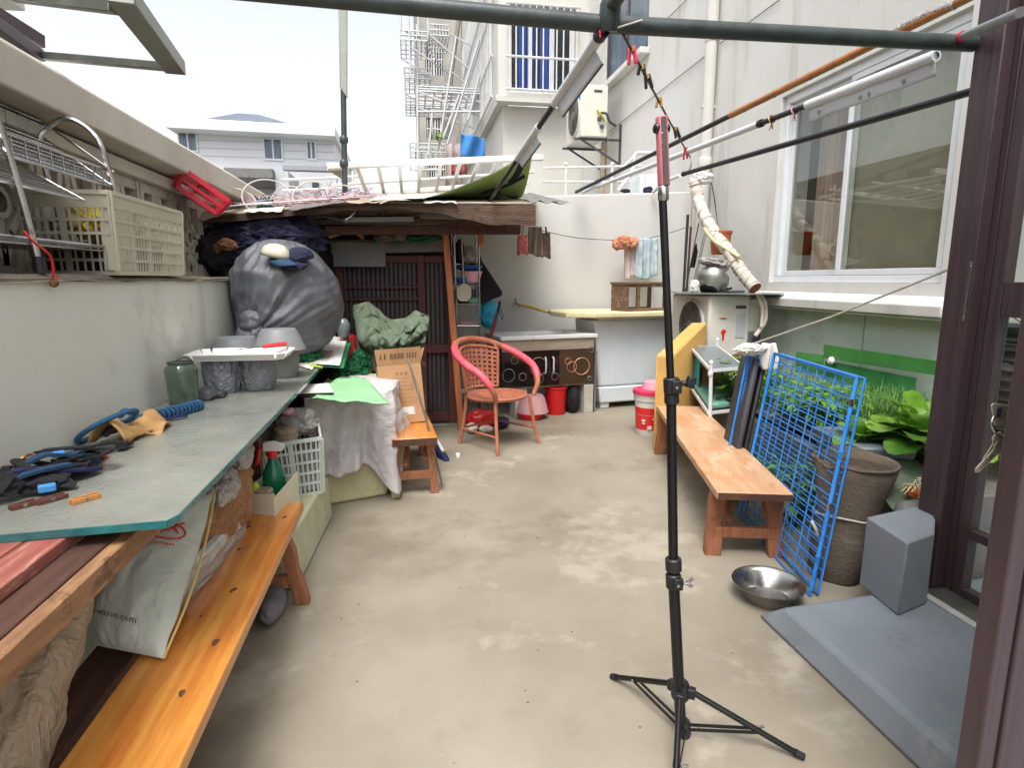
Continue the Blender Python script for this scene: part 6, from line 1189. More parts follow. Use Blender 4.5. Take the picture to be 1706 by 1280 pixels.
b = MB(); b.bx(-.45, .12, 4.68, 5.1, 0, .62); one('dark_cabinet', 'dark low cabinet hidden behind canvas and cardboard box', 'cabinet', b, 'dark_wood', bev=.01)

# ================================================================== RIGHT SIDE
# ---- outdoor air conditioner unit on its stand, glass plate, pot, hose
def ac_unit(label, x0, y0, z0, dx, dy, dz, dirty=True):
    t = T('air_conditioner', label, 'air conditioner', (x0+dx/2, y0+dy/2, z0))
    put('casing', MB().bx(x0, x0+dx, y0, y0+dy, z0, z0+dz), 'ac_white', t, bev=.018)
    cy, cz, r = y0+dy*.40, z0+dz*.50, min(dy, dz)*.42
    ax = Matrix.Rotation(-pi/2, 3, 'Y')
    g_ = put('fan_grille', MB().lathe((x0-.004, cy, cz), [(r, -.006), (r*1.0, .012), (r*.93, .016), (r*.93, -.004)], 30, ax, capb=False), 'ac_white', t)
    put('fan', MB().lathe((x0-.0035, cy, cz), [(r*.94, 0), (r*.3, .001), (.001, .0015)], 30, ax, capb=False), 'dark_grey', g_)
    b = MB()
    for k in range(1, 12): b.tube(arc((x0-.022, cy, cz), r*k/12, 0, 2*pi, 28, (0, 1, 0), (0, 0, 1)), .0035, 5, closed=False)
    for k in range(8): a = pi*k/4; b.tube([(x0-.022, cy, cz), (x0-.018, cy+r*cos(a), cz+r*sin(a))], .004, 5)
    put('wire_guard', b, 'ac_grille', g_)
    put('hub', MB().lathe((x0-.020, cy, cz), [(r*.2, 0), (r*.2, .012), (r*.12, .016)], 20, ax, capt=True), 'ac_grille', g_)
    return t
ac = ac_unit('old cream air conditioner unit in the corner beneath a glass plate', 2.42, 4.60, .64, .37, .72, .53)
put('label_plate', MB().bx(2.665, 2.745, 4.594, 4.599, .82, 1.02), 'far_line', ac, sm=0); put('vent_slot', MB().bx(2.655, 2.745, 4.594, 4.599, 1.06, 1.085), 'dark_grey', ac, sm=0)
put('valve_cover', MB().bx(2.792, 2.89, 4.62, 4.86, .86, 1.14), 'ac_white', ac, bev=.012); b = MB(); b.tube([(2.84, 4.60, .84), (2.84, 4.60, .72), (2.80, 4.60, .70)], .016, 8); b.tube([(2.88, 4.60, .85), (2.87, 4.60, .76)], .014, 8); b.lathe((2.84, 4.585, .79), [(.03, 0), (.03, .03)], 8, capt=True); put('valve', b, 'dark_grey', ac)
b = MB()
for (x, z, w_, h_) in ((2.515, .98, .055, .006), (2.53, .975, .05, .005)): b.bx(x, x+w_, 4.595, 4.599, z, z+h_)
b.prism([(2.53, 4.5945, .86), (2.548, 4.5945, .89), (2.575, 4.5945, .885), (2.58, 4.5945, .865), (2.566, 4.5945, .86), (2.562, 4.5945, .80), (2.548, 4.5945, .80), (2.546, 4.5945, .855)], (0, .004, 0)); put('red_mark', b, 'label_red', ac, sm=0)
b = MB(); b.bx(2.44, 2.50, 4.62, 5.28, 0, .638); b.bx(2.70, 2.76, 4.62, 5.28, 0, .638); put('stand', b, 'mid_grey', ac, bev=.01)
put('bracket', MB().beam((2.62, 4.55, .66), (2.74, 4.52, .72), .02, .03), 'rust', ac)
gp = MB(); gp.prism([(2.20, 4.72, 1.178), (2.55, 4.44, 1.178), (2.86, 4.40, 1.178), (3.02, 4.50, 1.178), (3.05, 4.95, 1.178), (2.4, 5.30, 1.178)], (0, 0, .010)); one('glass_plate', 'thick dusty glass plate lying on top of the cream air conditioner', 'glass plate', gp, 'grey_glass', sm=0)
pt = T('metal_pot', 'dull metal pot lying tilted on the glass plate', 'pot', (2.47, 4.75, 1.19)); ax = Matrix.Rotation(.55, 3, 'Y') @ Matrix.Rotation(-.35, 3, 'X')
b = MB(); b.lathe((2.50, 4.78, 1.215), [(.075, -.01), (.08, .0), (.125, .05), (.137, .10), (.128, .14), (.09, .165), (.03, .175), (.001, .176)], 28, ax); put('bowl', b, 'alu_dull', pt); put('base', MB().lathe((2.50, 4.78, 1.215), [(.06, -.018), (.078, -.012), (.078, -.002)], 24, ax), 'black_metal', pt); put('handle', MB().tube(spline([V((2.50, 4.78, 1.215))+ax @ V((.12, .05, .11)), V((2.50, 4.78, 1.215))+ax @ V((.17, .02, .12)), V((2.50, 4.78, 1.215))+ax @ V((.165, -.05, .10))]), .010, 8), 'black_plastic', pt)
b = MB(); b.blob((2.56, 4.82, 1.43), (.12, .08, .035), 203, .3, 2, 4, .35, ax=Matrix.Rotation(.2, 3, 'Y')); b.blob((2.60, 4.80, 1.39), (.06, .05, .04), 204, .3, 2, 4, .35); one('foil_sheet', 'crumpled pale foil resting on the tilted metal pot', 'foil', b, 'clear_bag')
b = MB(); b.prism([(2.60, 4.62, 1.189), (2.74, 4.62, 1.189), (2.72, 4.70, 1.189), (2.60, 4.74, 1.189)], (0, 0, .02)); one('metal_plate', 'flat dark metal plate lying beside the tilted pot', 'plate', b, 'dark_grey', bev=.006)
b = MB(); b.blob((2.38, 4.80, 1.235), (.035, .04, .05), 205, .3, 2, 4, .4, fl=-.045); one('white_rag', 'small white rag at the foot of the metal pot', 'rag', b, 'white_paper')
fp = T('orange_pot', 'orange plastic flower pot stuck behind the wrapped pipe', 'flower pot', (2.72, 5.2, 1.5)); c = W(1199, 424, Y=5.15)
put('pot', MB().lathe(c, [(.070, 0), (.074, .01), (.092, .18)], 22, capt=True), 'terracotta', fp); put('rim', MB().lathe((c.x, c.y, c.z+.1805), [(.096, 0), (.100, .006), (.098, .026)], 22, capt=True), 'terracotta', fp)
# wrapped pipe
HP = [W(x, y, Y=d) for x, y, d in ((1157, 300, 5.6), (1163, 330, 5.55), (1172, 355, 5.4), (1184, 378, 5.25), (1200, 402, 5.05), (1218, 425, 4.9), (1232, 448, 4.8), (1246, 466, 4.7), (1258, 480, 4.62))]
Q = spline(HP, 7); wp = T('wrapped_pipe', 'lumpy tape-wrapped air conditioner pipe running down to the glass plate', 'pipe', HP[-1])
put('pipe', MB().tube(Q, [.046+.010*abs(sin(i*1.05))+.004*noise.noise(V((i*.7, 0, 0))) for i in range(len(Q))], 12), 'wrap_tape', wp)
b = MB()
for i in range(2, len(Q)-1, 4):
    d = (Q[i+1]-Q[i-1]).normalized(); u_ = d.orthogonal().normalized(); v_ = d.cross(u_); b.tube(arc(Q[i], .051, 0, 2*pi, 14, (u_+d*.25).normalized(), v_), .010, 6)
put('tape_turn', b, 'cord', wp); put('open_end', MB().tube([Q[-2], Q[-1]+(Q[-1]-Q[-2])*.6], [.05, .052], 14), 'rust', wp)
b = MB(); b.tube(spline([W(1172, 380, Y=5.0), W(1190, 402, Y=4.95), W(1212, 415, Y=4.9), W(1232, 428, Y=4.75)], 6), .016, 8); put('drain_hose', b, 'foam_yellow', wp)
b = MB(); b.tube(spline([W(1262, 486, Y=4.55), W(1274, 505, Y=4.52), W(1274, 535, Y=4.52), W(1258, 560, Y=4.52)], 6), .018, 8); b.tube(spline([W(1260, 488, Y=4.5), W(1270, 515, Y=4.5), W(1268, 545, Y=4.5)], 6), .014, 8); put('drain_hose', b, 'wrap_tape', wp)
b = MB(); b.tube(spline([W(1183, 292, Y=5.9), W(1190, 330, Y=5.9), W(1197, 380, Y=5.8)]), .005, 5); b.tube([W(1160, 297, Y=5.7), W(1188, 293, Y=5.95)], .006, 5); one('hook_wire', 'thin dark wire hanging down beside the drain pipe', 'wire', b, 'black_wire')
b = MB(); b.tube([(2.62, 6.35, 2.22), (2.66, 6.2, 2.3), (2.75, 6.0, 2.34)], .02, 8); b.blob(W(1170, 297, Y=5.6), (.09, .07, .05), 207, .3, 2, 4, .35); one('white_wrapping', 'white plastic wrapping bunched at the top of the wrapped pipe', 'wrapping', b, 'white_paper')
# sticks in the corner
for i, (p, q, r, m_, lb) in enumerate((((1146, 358), (1138, 500), .015, 'black_paint', 'black stick standing leftmost in the corner behind the foam slab'), ((1151, 378), (1143, 500), .012, 'bench_edge', 'brown stick right beside the leftmost black stick'), ((1164, 372), (1143, 480), .006, 'black_wire', 'thin dark cane leaning across the other sticks'), ((1176, 384), (1150, 500), .016, 'grey_plastic', 'grey metal tube leaning right of the dark cane'))):
    b = MB(); a_, c_ = W(*p, Y=5.9), W(*q, Y=5.75); b.tube([a_, c_, c_+(c_-a_)*1.5], r, 8); one('stick', lb, 'stick', b, m_, group='sticks in the back corner')
b = MB(); b.prism([W(x, y, Y=5.55) for x, y in ((1157, 412), (1161, 405), (1163, 420), (1158, 446), (1150, 446))], (0, .02, 0)); one('spade_head', 'black spearhead shaped garden tool between the sticks', 'garden tool', b, 'black_metal', bev=.004)
b = MB(); b.blob((2.60, 5.45, .55), (.14, .10, .50), 209, .1, 1.6, 4, .15); one('dark_bag', 'tall black bag standing between machine and corner sticks', 'bag', b, 'black_cloth')
# ---- ochre foam block, bucket, little white rack
a0, a1 = W(1093, 592, Y=4.22), W(1121, 594, Y=4.22); f0, f1 = W(1152, 537, Y=4.62), W(1178, 537, Y=4.57)
b = MB(); b.hexa([(a0.x, 4.22, 0), (a1.x, 4.22, 0), (f1.x, 4.57, 0), (f0.x, 4.62, 0)], [a0, a1, f1, f0])
one('ochre_slab', 'big ochre yellow slab with sloping top standing behind the right bench', 'slab', b, 'ochre_foam', bev=.012)
bu = T('paint_bucket', 'white paint bucket with red label and red rim by the ochre slab', 'bucket', (1.965, 4.66, 0)); bc = (1.985, 4.70, 0)
put('bucket', MB().lathe(bc, [(.108, 0), (.112, .006), (.130, .33), (.131, .335)], 30), 'white_plastic', bu)
put('label', MB().lathe(bc, [(.1155, .055), (.1255, .245)], 30, capb=False), 'label_red', bu, label='red paper label around the bucket')
b = MB(); b.lathe(bc, [(.1228, .180), (.1235, .184)], 30, capb=False); put('label_stripe', b, 'light_pink', bu)
b = MB()
for (a, z, w_, h_) in ((-2.35, .14, .03, .018), (-2.35, .115, .022, .014), (-1.95, .082, .034, .03), (-2.05, .07, .016, .01), (-1.75, .155, .008, .012), (-1.62, .155, .006, .012)):
    r = .1275; x, y = bc[0]+r*cos(a), bc[1]+r*sin(a)
    b.box((x, y, z), (w_, .004, h_), rz=a+pi/2)
put('label_print', b, 'white_paper', bu, sm=0)
put('rim', MB().lathe(bc, [(.131, .30), (.137, .302), (.139, .34), (.143, .345), (.145, .368), (.138, .378), (.10, .370)], 30, capb=False), 'white_plastic', bu); put('lid', MB().lathe((bc[0], bc[1], .352), [(.147, 0), (.149, .004), (.147, .034), (.137, .040), (.10, .034), (.001, .034)], 30, capb=False), 'pink_plastic', bu)
b = MB(); b.lathe((2.02, 4.72, .388), [(.10, 0), (.096, .02), (.085, .06), (.06, .065), (.001, .066)], 24, capb=False); one('pink_bowl', 'upturned dusty pink bowl on the paint bucket lid', 'bowl', b, 'light_pink')
wr = T('white_rack', 'small white three-tier rack with a green mat behind the bench', 'rack', (2.25, 4.1, 0))
FL, FR, BL, BR = W(1184, 618, Y=3.82), W(1241, 613, Y=3.86), W(1151, 580, Y=4.48), W(1195, 578, Y=4.52)
for p in (FL, FR, BL, BR):
    q = MB(); q.tube([(p.x+.03 if p in (FL,) else p.x, p.y, 0), (p.x, p.y, p.z+.05)], .013, 8); q.lathe((p.x, p.y, p.z+.05), [(.013, 0), (.017, .006), (.012, .02), (.004, .026)], 10); q.lathe((p.x, p.y, p.z-.02), [(.013, -.02), (.018, -.012), (.018, .012), (.013, .02)], 10); put('post', q, 'white_pvc', wr)
def rackshelf(dz, mat_=None):
    q = MB(); P = [p+V((0, 0, dz)) for p in (FL, FR, BR, BL)]
    for i in range(4): q.beam(P[i], P[(i+1) % 4], .012, .022)
    for i in range(1, 9): q.tube([P[0].lerp(P[3], i/9), P[1].lerp(P[2], i/9)], .0035, 5)
    s_ = put('shelf', q, 'white_pvc', wr)
    return P
P_ = rackshelf(0); P2 = rackshelf(-.30); rackshelf(-.56)
b = MB(); b.prism([p+V((0, 0, .006)) for p in P_], (0, 0, .004)); put('shelf_plate', b, 'clear_pot', wr, sm=0)
b = MB(); k = (P2[0]+P2[1]+P2[2]+P2[3])/4; b.prism([k.lerp(p, .92)+V((0, 0, .014)) for p in P2], (0, 0, .035)); one('green_mat', 'sea green folded mat on the middle tier of the white rack', 'mat', b, 'mat_teal', bev=.008)
b = MB(); b.prism([k.lerp(P2[3], 1.02)+V((.02, 0, .05)), k.lerp(P2[3], .6)+V((-.06, -.12, .05)), k.lerp(P2[3], .6)+V((-.05, -.1, .24)), k.lerp(P2[3], 1.0)+V((.02, 0, .25))], (.02, .02, 0)); one('teal_book', 'teal folder standing at the back of the white rack', 'folder', b, 'teal_plastic')
b = MB(); b.bx(k.x-.02, k.x+.12, k.y+.14, k.y+.28, k.z+.052, k.z+.20); one('brown_box', 'brown box at the back of the middle tier', 'box', b, 'brown_paper', bev=.006)
b = MB(); 
for i in range(16): b.leaf(k+V((.12+.05*random.random(), -.02+.2*random.random(), .06)), (random.uniform(-1, .6), random.uniform(-1, .6), random.uniform(.3, 1.2)), .16, .07, .9)
one('broad_leaf_plant', 'dark broad-leaved plant beside the green mat', 'plant', b, 'leaf_dark')
b = MB(); b.blob((2.60, 4.50, .48), (.17, .12, .10), 211, .25, 1.6, 5, .3); b.blob((2.45, 4.47, .42), (.12, .08, .08), 213, .25, 1.6, 4, .3); one('grey_blanket', 'grey blanket bundled under the cream air conditioner', 'blanket', b, 'mid_grey')
# ---- blue folding wire cage
def panel(b, o, u, v, nu, nv, rw=.0028, rf=.0065, skip=()):
    """wire mesh panel: origin, side vector, up vector"""
    o, u, v = V(o), V(u), V(v)
    b.tube([o, o+u, o+u+v, o+v], rf, 6, closed=True)
    for i in range(1, nu): b.tube([o+u*i/nu, o+u*i/nu+v], rw*1.25, 5)
    for j in range(1, nv): b.tube([o+v*j/nv, o+v*j/nv+u], rw, 5)
cg = T('wire_cage', 'folded bright blue wire pet cage leaning behind the bench', 'pet cage', (1.75, 2.6, 0), group='blue wire cage')
O_, U_, V_ = V((1.606, 2.06, .006)), V((.162, .834, 0)), V((.234, .14, .885))
b = MB(); panel(b, O_, U_, V_, 5, 20); put('wire_panel', b, 'blue_wire', cg)
b = MB(); panel(b, O_+V((.03, -.006, .012)), U_*.99, V_*.985+V((.006, 0, .0)), 5, 20); put('wire_panel', b, 'blue_wire', cg)
S0 = W(1196, 842, Z=.006); S1 = W(1248, 578, Y=3.16)
b = MB(); panel(b, S0, V((.10, .05, 0)), S1-S0, 2, 5); panel(b, S0+V((.045, .02, 0)), V((.10, .05, 0)), S1-S0+V((.0, .02, .02)), 2, 6); put('folded_side', b, 'blue_wire', cg)
b = MB(); b.beam(O_+U_+V_*.02, O_+U_+V_*.99, .014, .014); b.beam(O_+V_*.02, O_+V_*.99, .014, .014); b.beam(O_+V_, O_+U_+V_, .014, .014); put('frame_edge', b, 'blue_wire', cg)
for i in range(4): put('hinge_clip', MB().lathe(O_+U_*.0+V_*(.15+.24*i), [(.010, 0), (.010, .03)], 8, capt=True), 'steel' if i % 2 else 'blue_wire', cg)
b = MB(); t0, t1 = W(1213, 815, Y=2.98), W(1258, 598, Y=3.14); d = V((.05, .24, 0)); tn = V((.034, -.006, 0))
b.hexa([t0, t0+tn, t0+tn+d, t0+d], [t1, t1+tn, t1+tn+d, t1+d]); tr = one('cage_tray', 'dark grey plastic tray standing inside the folded blue cage', 'tray', b, 'dark_grey', bev=.012)
b = MB(); t2 = t0+V((.042, -.005, .0)); t3 = t1+V((.042, -.005, -.05)); b.hexa([t2, t2+tn*.8, t2+tn*.8+d, t2+d], [t3, t3+tn*.8, t3+tn*.8+d, t3+d]); one('black_tray', 'black plastic tray beside the dark grey tray in the cage', 'tray', b, 'black_plastic', bev=.01)
st = T('tied_string', 'white string tied to the cage top and pulled up to the door frame', 'string', W(1240, 580, Y=3.2))
sp0, sp1 = W(1246, 576, Y=3.18), W(1588, 446, Y=2.05); put('string', MB().tube([sp0, sp0.lerp(sp1, .5)+V((0, 0, -.015)), sp1], .005, 6), 'cord', st)
b = MB(); b.blob(W(1252, 582, Y=3.14), (.075, .05, .025), 221, .35, 2.2, 5, .5); b.grid(lambda u, v: W(1270+24*u, 572+44*v, Y=3.1)+V((0, .02*sin(u*9+v*3), 0)), 12, 12); put('knot', b, 'white_paper', st, sol=.002)
# ---- steel basin
bs_ = T('steel_basin', 'stainless steel basin tilted slightly on the ground at the step', 'basin', (1.425, 2.07, 0))
b = MB(); b.lathe((1.420, 2.075, .003), [(.085, 0), (.092, .003), (.122, .058), (.138, .072), (.142, .074), (.142, .070), (.138, .068), (.124, .054), (.096, .004)], 40); 
b2 = MB(); b2.lathe((1.420, 2.075, .003), [(.001, .0015), (.080, .0015), (.089, .004), (.119, .060), (.130, .070), (.139, .0745), (.1425, .0745), (.1425, .072), (.139, .0715), (.1215, .058), (.0915, .001), (.085, 0), (.001, 0)], 44, capb=False); put('bowl', b2, 'steel', bs_)
# ---- felt grow bag, planter bed and plants
gb = T('grow_bag', 'tall grey brown felt grow bag tied with cord beside the cage', 'planter', (1.86, 2.24, 0)); gc = V((1.835, 2.215, 0))
prof = [(.100, 0), (.108, .01), (.116, .12), (.122, .26), (.138, .38), (.155, .46), (.166, .515), (.164, .525), (.152, .52), (.145, .45)]
b = MB(); b.lathe(gc, prof, 40, wob=.02); b.v = [p+V((.15*p.z, .06*p.z, 0))+V((1, 1, 0))*(.014*noise.noise(p*9))+V((0, 0, .035*noise.noise(V((p.x*7, p.y*7, 1)))*(p.z > .4))) for p in b.v]; put('bag', b, 'felt', gb, sm=70)
b = MB(); b.tube([(gc.x+.130*cos(a)+.043, gc.y+.130*sin(a)+.017, .285+.012*sin(a*2)) for a in [2*pi*i/36 for i in range(36)]], .005, 6, closed=True); b.tube(spline([W(1352, 868, Y=2.12), W(1358, 880, Y=2.1), W(1362, 892, Y=2.1)]), .006, 5); put('tie_cord', b, 'cord', gb)
b = MB(); b.tube([(gc.x+.077+.166*cos(a), gc.y+.031+.166*sin(a), .515+.02*noise.noise(V((cos(a)*2, sin(a)*2, 1)))) for a in [2*pi*i/44 for i in range(44)]], .005, 6, closed=True); put('hem', b, 'felt', gb)
b = MB(); b.lathe((gc.x+.076, gc.y+.03, .485), [(.152, 0), (.10, .012), (.001, .02)], 24, capb=False); put('soil', b, 'soil', gb)
b = MB(); b.tube([(1.95, 1.99, .30), (2.00, 2.05, .345), (2.6, 2.10, .36)], .05, 12); one('grey_pipe_log', 'grey roll lying between grow bag and grey pier', 'roll', b, 'mid_grey')
pbd = T('planter_bed', 'raised planter bed along the green wall, planted with lettuce and chives', 'planter', (2.6, 3.2, 0))
b = MB(); b.hexa([(2.14, 2.42, 0), (3.08, 2.42, 0), (3.08, 4.42, 0), (2.30, 4.42, 0)], [(2.12, 2.42, .40), (3.08, 2.42, .44), (3.08, 4.42, .44), (2.28, 4.42, .40)]); put('bed_wall', b, 'mid_grey', pbd, bev=.02)
b = MB(); b.grid(lambda u, v: V((2.14+.93*u+.12*v*(1-u), 2.44+1.96*v, .44+.03*noise.fractal(V((u*6, v*9, 1)), 1, 2, 3))), 30, 40); put('soil', b, 'soil', pbd)
b = MB(); b.hexa([(2.10, 2.42, .40), (2.30, 2.36, .40), (2.36, 2.75, .40), (2.14, 2.80, .40)], [(2.07, 2.40, .52), (2.32, 2.34, .52), (2.40, 2.78, .52), (2.12, 2.83, .52)]); one('clear_trough', 'greyish clear plastic trough at the left of the lettuce', 'trough', b, 'clear_pot', bev=.01)
b = MB(); b.grid(lambda u, v: V((1.98+.34*u, 2.06+.30*v, .34+.13*v+.02*noise.noise(V((u*4, v*4, 2))))), 12, 12); one('green_tarp', 'grey green tarp sloping up behind the grey pier', 'tarp', b, 'canvas_green', sol=.006)
b = MB(); b.blob((2.08, 2.10, .41), (.03, .03, .02), 231, .3, 2, 3, .2); one('broken_pot_shard', 'small orange pot shard on the tarp', 'shard', b, 'terracotta')
b = MB(); rr = random.Random(12)
for k in range(40):
    p = V((2.14+rr.uniform(-.07, .09), 2.09+rr.uniform(-.05, .05), .40)); q = p+V((rr.uniform(-.1, .1), rr.uniform(-.08, .06), rr.uniform(.0, .06))); b.tube([p, p.lerp(q, .5)+V((0, 0, .03)), q], .002, 4)
one('dry_straw', 'wisps of dry straw on the tarp by the door frame', 'straw', b, 'foam_yellow', kind='stuff')
# grass-like chives: uncountable
b = MB(); rr = random.Random(3)
def blade(p, L, lean, wd_):
    x = V((rr.uniform(-1, 1), rr.uniform(-1, 1), 0)).normalized(); side = V((-x.y, x.x, 0))*wd_
    a = p; m_ = p+V((0, 0, L*.6))+x*lean*.35; e = p+V((0, 0, L*(1-.35*min(1, lean/L))))+x*lean
    b.add([a-side, a+side, m_+side*.8, m_-side*.8, e], [(0, 1, 2, 3), (3, 2, 4)])
for k in range(9000):
    cl = rr.random(); x = rr.uniform(2.34, 3.0); y = rr.uniform(2.75, 4.1)
    dn = noise.noise(V((x*5, y*5, 0)))
    if dn < -.15: continue
    blade(V((x, y, .43)), rr.uniform(.12, .30)*(1-.25*(y > 3.4)), rr.uniform(.04, .22), .0032)
structure_ = put('chive_grass', b, 'grass_green', None, sm=0, kind='stuff', label='dense tufts of thin green chives in the planter bed')
structure_['category'] = 'grass'
b = MB(); rr = random.Random(41)
for k in range(500): blade(V((rr.uniform(2.34, 3.0), rr.uniform(2.75, 4.1), .43)), rr.uniform(.10, .22), rr.uniform(.08, .22), .003)
dry_ = put('dry_grass', b, 'dry_blade', None, sm=0, kind='stuff', label='scattered dry straw coloured blades among the chives'); dry_['category'] = 'grass'
def herb(name, label, cx, cy, z, n, spread, hgt, L, wd_, mat_, seed):
    r = random.Random(seed); b = MB(); s = MB()
    for k in range(n):
        a = r.uniform(0, 2*pi); q = r.random()**.6*spread; h = hgt*r.uniform(.3, 1); p = V((cx+q*cos(a), cy+q*sin(a), z+h)); b.leaf(p, (cos(a)+r.uniform(-.5, .5), sin(a)+r.uniform(-.5, .5), r.uniform(-.3, .7)), L*r.uniform(.6, 1.2), wd_*r.uniform(.7, 1.2), r.uniform(.3, 1.1), nl=4)
        if k % 4 == 0: s.tube([(cx+q*.3*cos(a), cy+q*.3*sin(a), z), p], .0025, 4)
    t = T(name, label, 'plant', (cx, cy, z)); put('foliage', b, mat_, t, sm=80); put('stem', s, 'leaf_dark', t); return t
herb('leafy_herb', 'light green leafy herb growing behind the upper cage panel', 2.46, 3.95, .42, 260, .28, .30, .07, .035, 'leaf_lettuce', 21)
herb('leafy_herb', 'bushy green herb at the left end of the planter behind the white rack', 2.36, 4.0, .36, 90, .16, .2, .08, .04, 'leaf_dark', 22)
herb('leafy_herb', 'bright green herb between the cage and the lettuce', 2.36, 3.10, .43, 190, .24, .24, .075, .04, 'leaf_lettuce', 26)
herb('leafy_weed', 'low green weed on the ground behind the lower cage panel', 1.98, 2.75, .0, 120, .16, .36, .07, .035, 'leaf_lettuce', 23)
herb('leafy_weed', 'dark weed on the ground under the far end of the cage', 2.02, 3.15, .0, 80, .15, .25, .07, .03, 'leaf_dark', 24)
def lettuce(label, cx, cy, z, n, L, seed):
    t = T('lettuce', label, 'lettuce', (cx, cy, z), group='lettuce plants in the bed'); r = random.Random(seed)
    for k in range(n):
        a = 2.4*k+r.uniform(-.3, .3); el = .30+1.12*(k/n); b = MB()
        s = L*(1.05-.35*k/n)*r.uniform(.9, 1.1); b.leaf((cx+.012*cos(a), cy+.012*sin(a), z+.01), (cos(a)*cos(el), sin(a)*cos(el), sin(el)), s, s*.66, r.uniform(.7, 1.6), nl=11, cup=.18, wav=.007, rnd=1)
        lf_ = put('leaf', b, ('leaf_lettuce', 'leaf_mid', 'leaf_lettuce', 'leaf_pale')[(k+seed) % 4], t, sm=80)
        q = MB(); b.v and q.tube([b.v[i*5+2]+V((0, 0, .002)) for i in range(0, 8)], [.006-.0006*i for i in range(8)], 5); put('midrib', q, 'foam_yellow' if k % 2 else 'grass_green', lf_)
lettuce('big lettuce against the door frame, in front of an upright one', 2.36, 2.36, .51, 24, .27, 1); lettuce('upright lettuce behind the biggest one', 2.46, 2.48, .53, 20, .30, 7); lettuce('low lettuce spreading over the clear trough', 2.22, 2.56, .48, 14, .19, 2); lettuce('lettuce seen through the door glass', 2.62, 2.26, .44, 12, .30, 4)
b = MB(); b.hexa([(2.3, 2.0, .0), (3.05, 2.0, 0), (3.05, 2.41, 0), (2.3, 2.41, 0)], [(2.3, 2.0, .42), (3.05, 2.0, .42), (3.05, 2.41, .42), (2.3, 2.41, .42)]); one('side_planter', 'grey planter box seen through the door glass', 'planter', b, 'mid_grey', bev=.01)
b = MB(); pr_ = []
for i in range(12): pr_ += [(.150, .02+.045*i), (.158, .035+.045*i), (.150, .05+.045*i)]
b.lathe((2.78, 2.28, .50), [(.14, 0)]+pr_+[(.165, .57), (.165, .59)], 30, capt=True); one('ribbed_pot', 'black ribbed plant pot behind the door glass', 'plant pot', b, 'black_plastic')
herb('potted_shrub', 'small green plant growing in the black ribbed pot', 2.78, 2.28, 1.09, 60, .12, .15, .08, .03, 'leaf_dark', 31)
# green net panels on the wall
npn = T('green_net', 'green net panel with solid band and white knob on the wall behind the plants', 'net panel', (2.96, 3.4, .5))
def NP(px, py): return W(px, py, X=2.97)
put('band', MB().hexa([NP(1372, 597), NP(1600, 632), NP(1600, 632)+V((.008, 0, 0)), NP(1372, 597)+V((.008, 0, 0))], [NP(1372, 574), NP(1600, 607), NP(1600, 607)+V((.008, 0, 0)), NP(1372, 574)+V((.008, 0, 0))]), 'net_band', npn, sm=0)
b = MB(); y0_, y1_ = NP(1372, 600).y, NP(1526, 600).y
b.grid(lambda u, v: V((2.985+.004*sin(u*20), y0_+(y1_-y0_)*u, .44+(NP(1450, 616).z-.44)*v)), 20, 10); put('netting', b, 'net_green', npn)
b = MB(); b.lathe((2.965, NP(1387, 601).y, NP(1387, 601).z), [(.028, 0), (.028, .012), (.016, .02), (.016, .028)], 16, Matrix.Rotation(-pi/2, 3, 'Y'), capt=True); put('knob', b, 'white_plastic', npn)
b = MB(); b.hexa([NP(1325, 620), NP(1371, 625), NP(1371, 625)+V((.008, 0, 0)), NP(1325, 620)+V((.008, 0, 0))], [NP(1325, 598), NP(1371, 604), NP(1371, 592)+V((.008, 0, 0)), NP(1325, 586)+V((.008, 0, 0))]); put('band', b, 'net_band', npn, sm=0)

# ---- step, grey pier and doors
b = MB(); b.hexa([(1.305, -1.0, 0), (3.0, -1.0, 0), (3.0, 1.99, 0), (1.305, 1.97, 0)], [(1.345, -1.0, .10), (3.0, -1.0, .10), (3.0, 1.985, .10), (1.345, 1.85, .10)]); structure('entrance_step', b, 'grey_paint', bev=.018)
b = MB(); b.hexa([(1.705, 1.725, .102), (1.875, 1.78, .102), (2.14, 2.045, .102), (1.735, 1.955, .102)], [(1.708, 1.725, .383), (1.872, 1.78, .383), (2.14, 2.045, .388), (1.738, 1.955, .385)])
one('grey_pier', 'low grey painted concrete pier at the foot of the door frame', 'pier', b, 'grey_paint', bev=.007)
df = T('door_frame', 'dark brown metal door frame with a glazed leaf on the right', 'door', (2.05, 1.9, .06))
put('jamb', MB().bx(2.0, 2.10, 1.905, 1.992, .101, 2.9), 'brown_frame', df, bev=.004); put('jamb_rib', MB().bx(1.985, 2.08, 1.868, 1.903, .101, 2.9), 'brown_frame', df, bev=.004); put('jamb_stop', MB().bx(2.03, 2.10, 1.84, 1.867, .101, 2.9), 'brown_frame', df, bev=.003)
b = MB(); b.bx(1.94, 2.08, .9, 1.86, .1005, .112); put('threshold', b, 'alu_dull', df, bev=.002); b = MB(); b.bx(1.905, 1.939, .9, 1.87, .1005, .107); put('threshold_strip', b, 'paint_chip', df, sm=0)
put('stile', MB().bx(2.03, 2.075, 1.79, 1.838, .1125, 2.6), 'brown_frame', df, bev=.003); put('stile', MB().bx(2.03, 2.075, 1.0, 1.05, .1125, 2.6), 'brown_frame', df, bev=.003)
for z0, z1 in ((.1125, .145), (.345, .38), (1.17, 1.29), (2.5, 2.6)): put('door_rail', MB().bx(2.032, 2.073, 1.051, 1.789, z0, z1), 'brown_frame', df, bev=.003)
for z0, z1 in ((.146, .344), (.381, 1.169), (1.291, 2.499)): put('pane', MB().bx(2.05, 2.055, 1.051, 1.789, z0, z1), 'door_glass', df, sm=0)
hg = put('hinge', MB().bx(1.980, 1.9845, 1.873, 1.884, 1.15, 1.36), 'steel', df, bev=.001); b = MB()
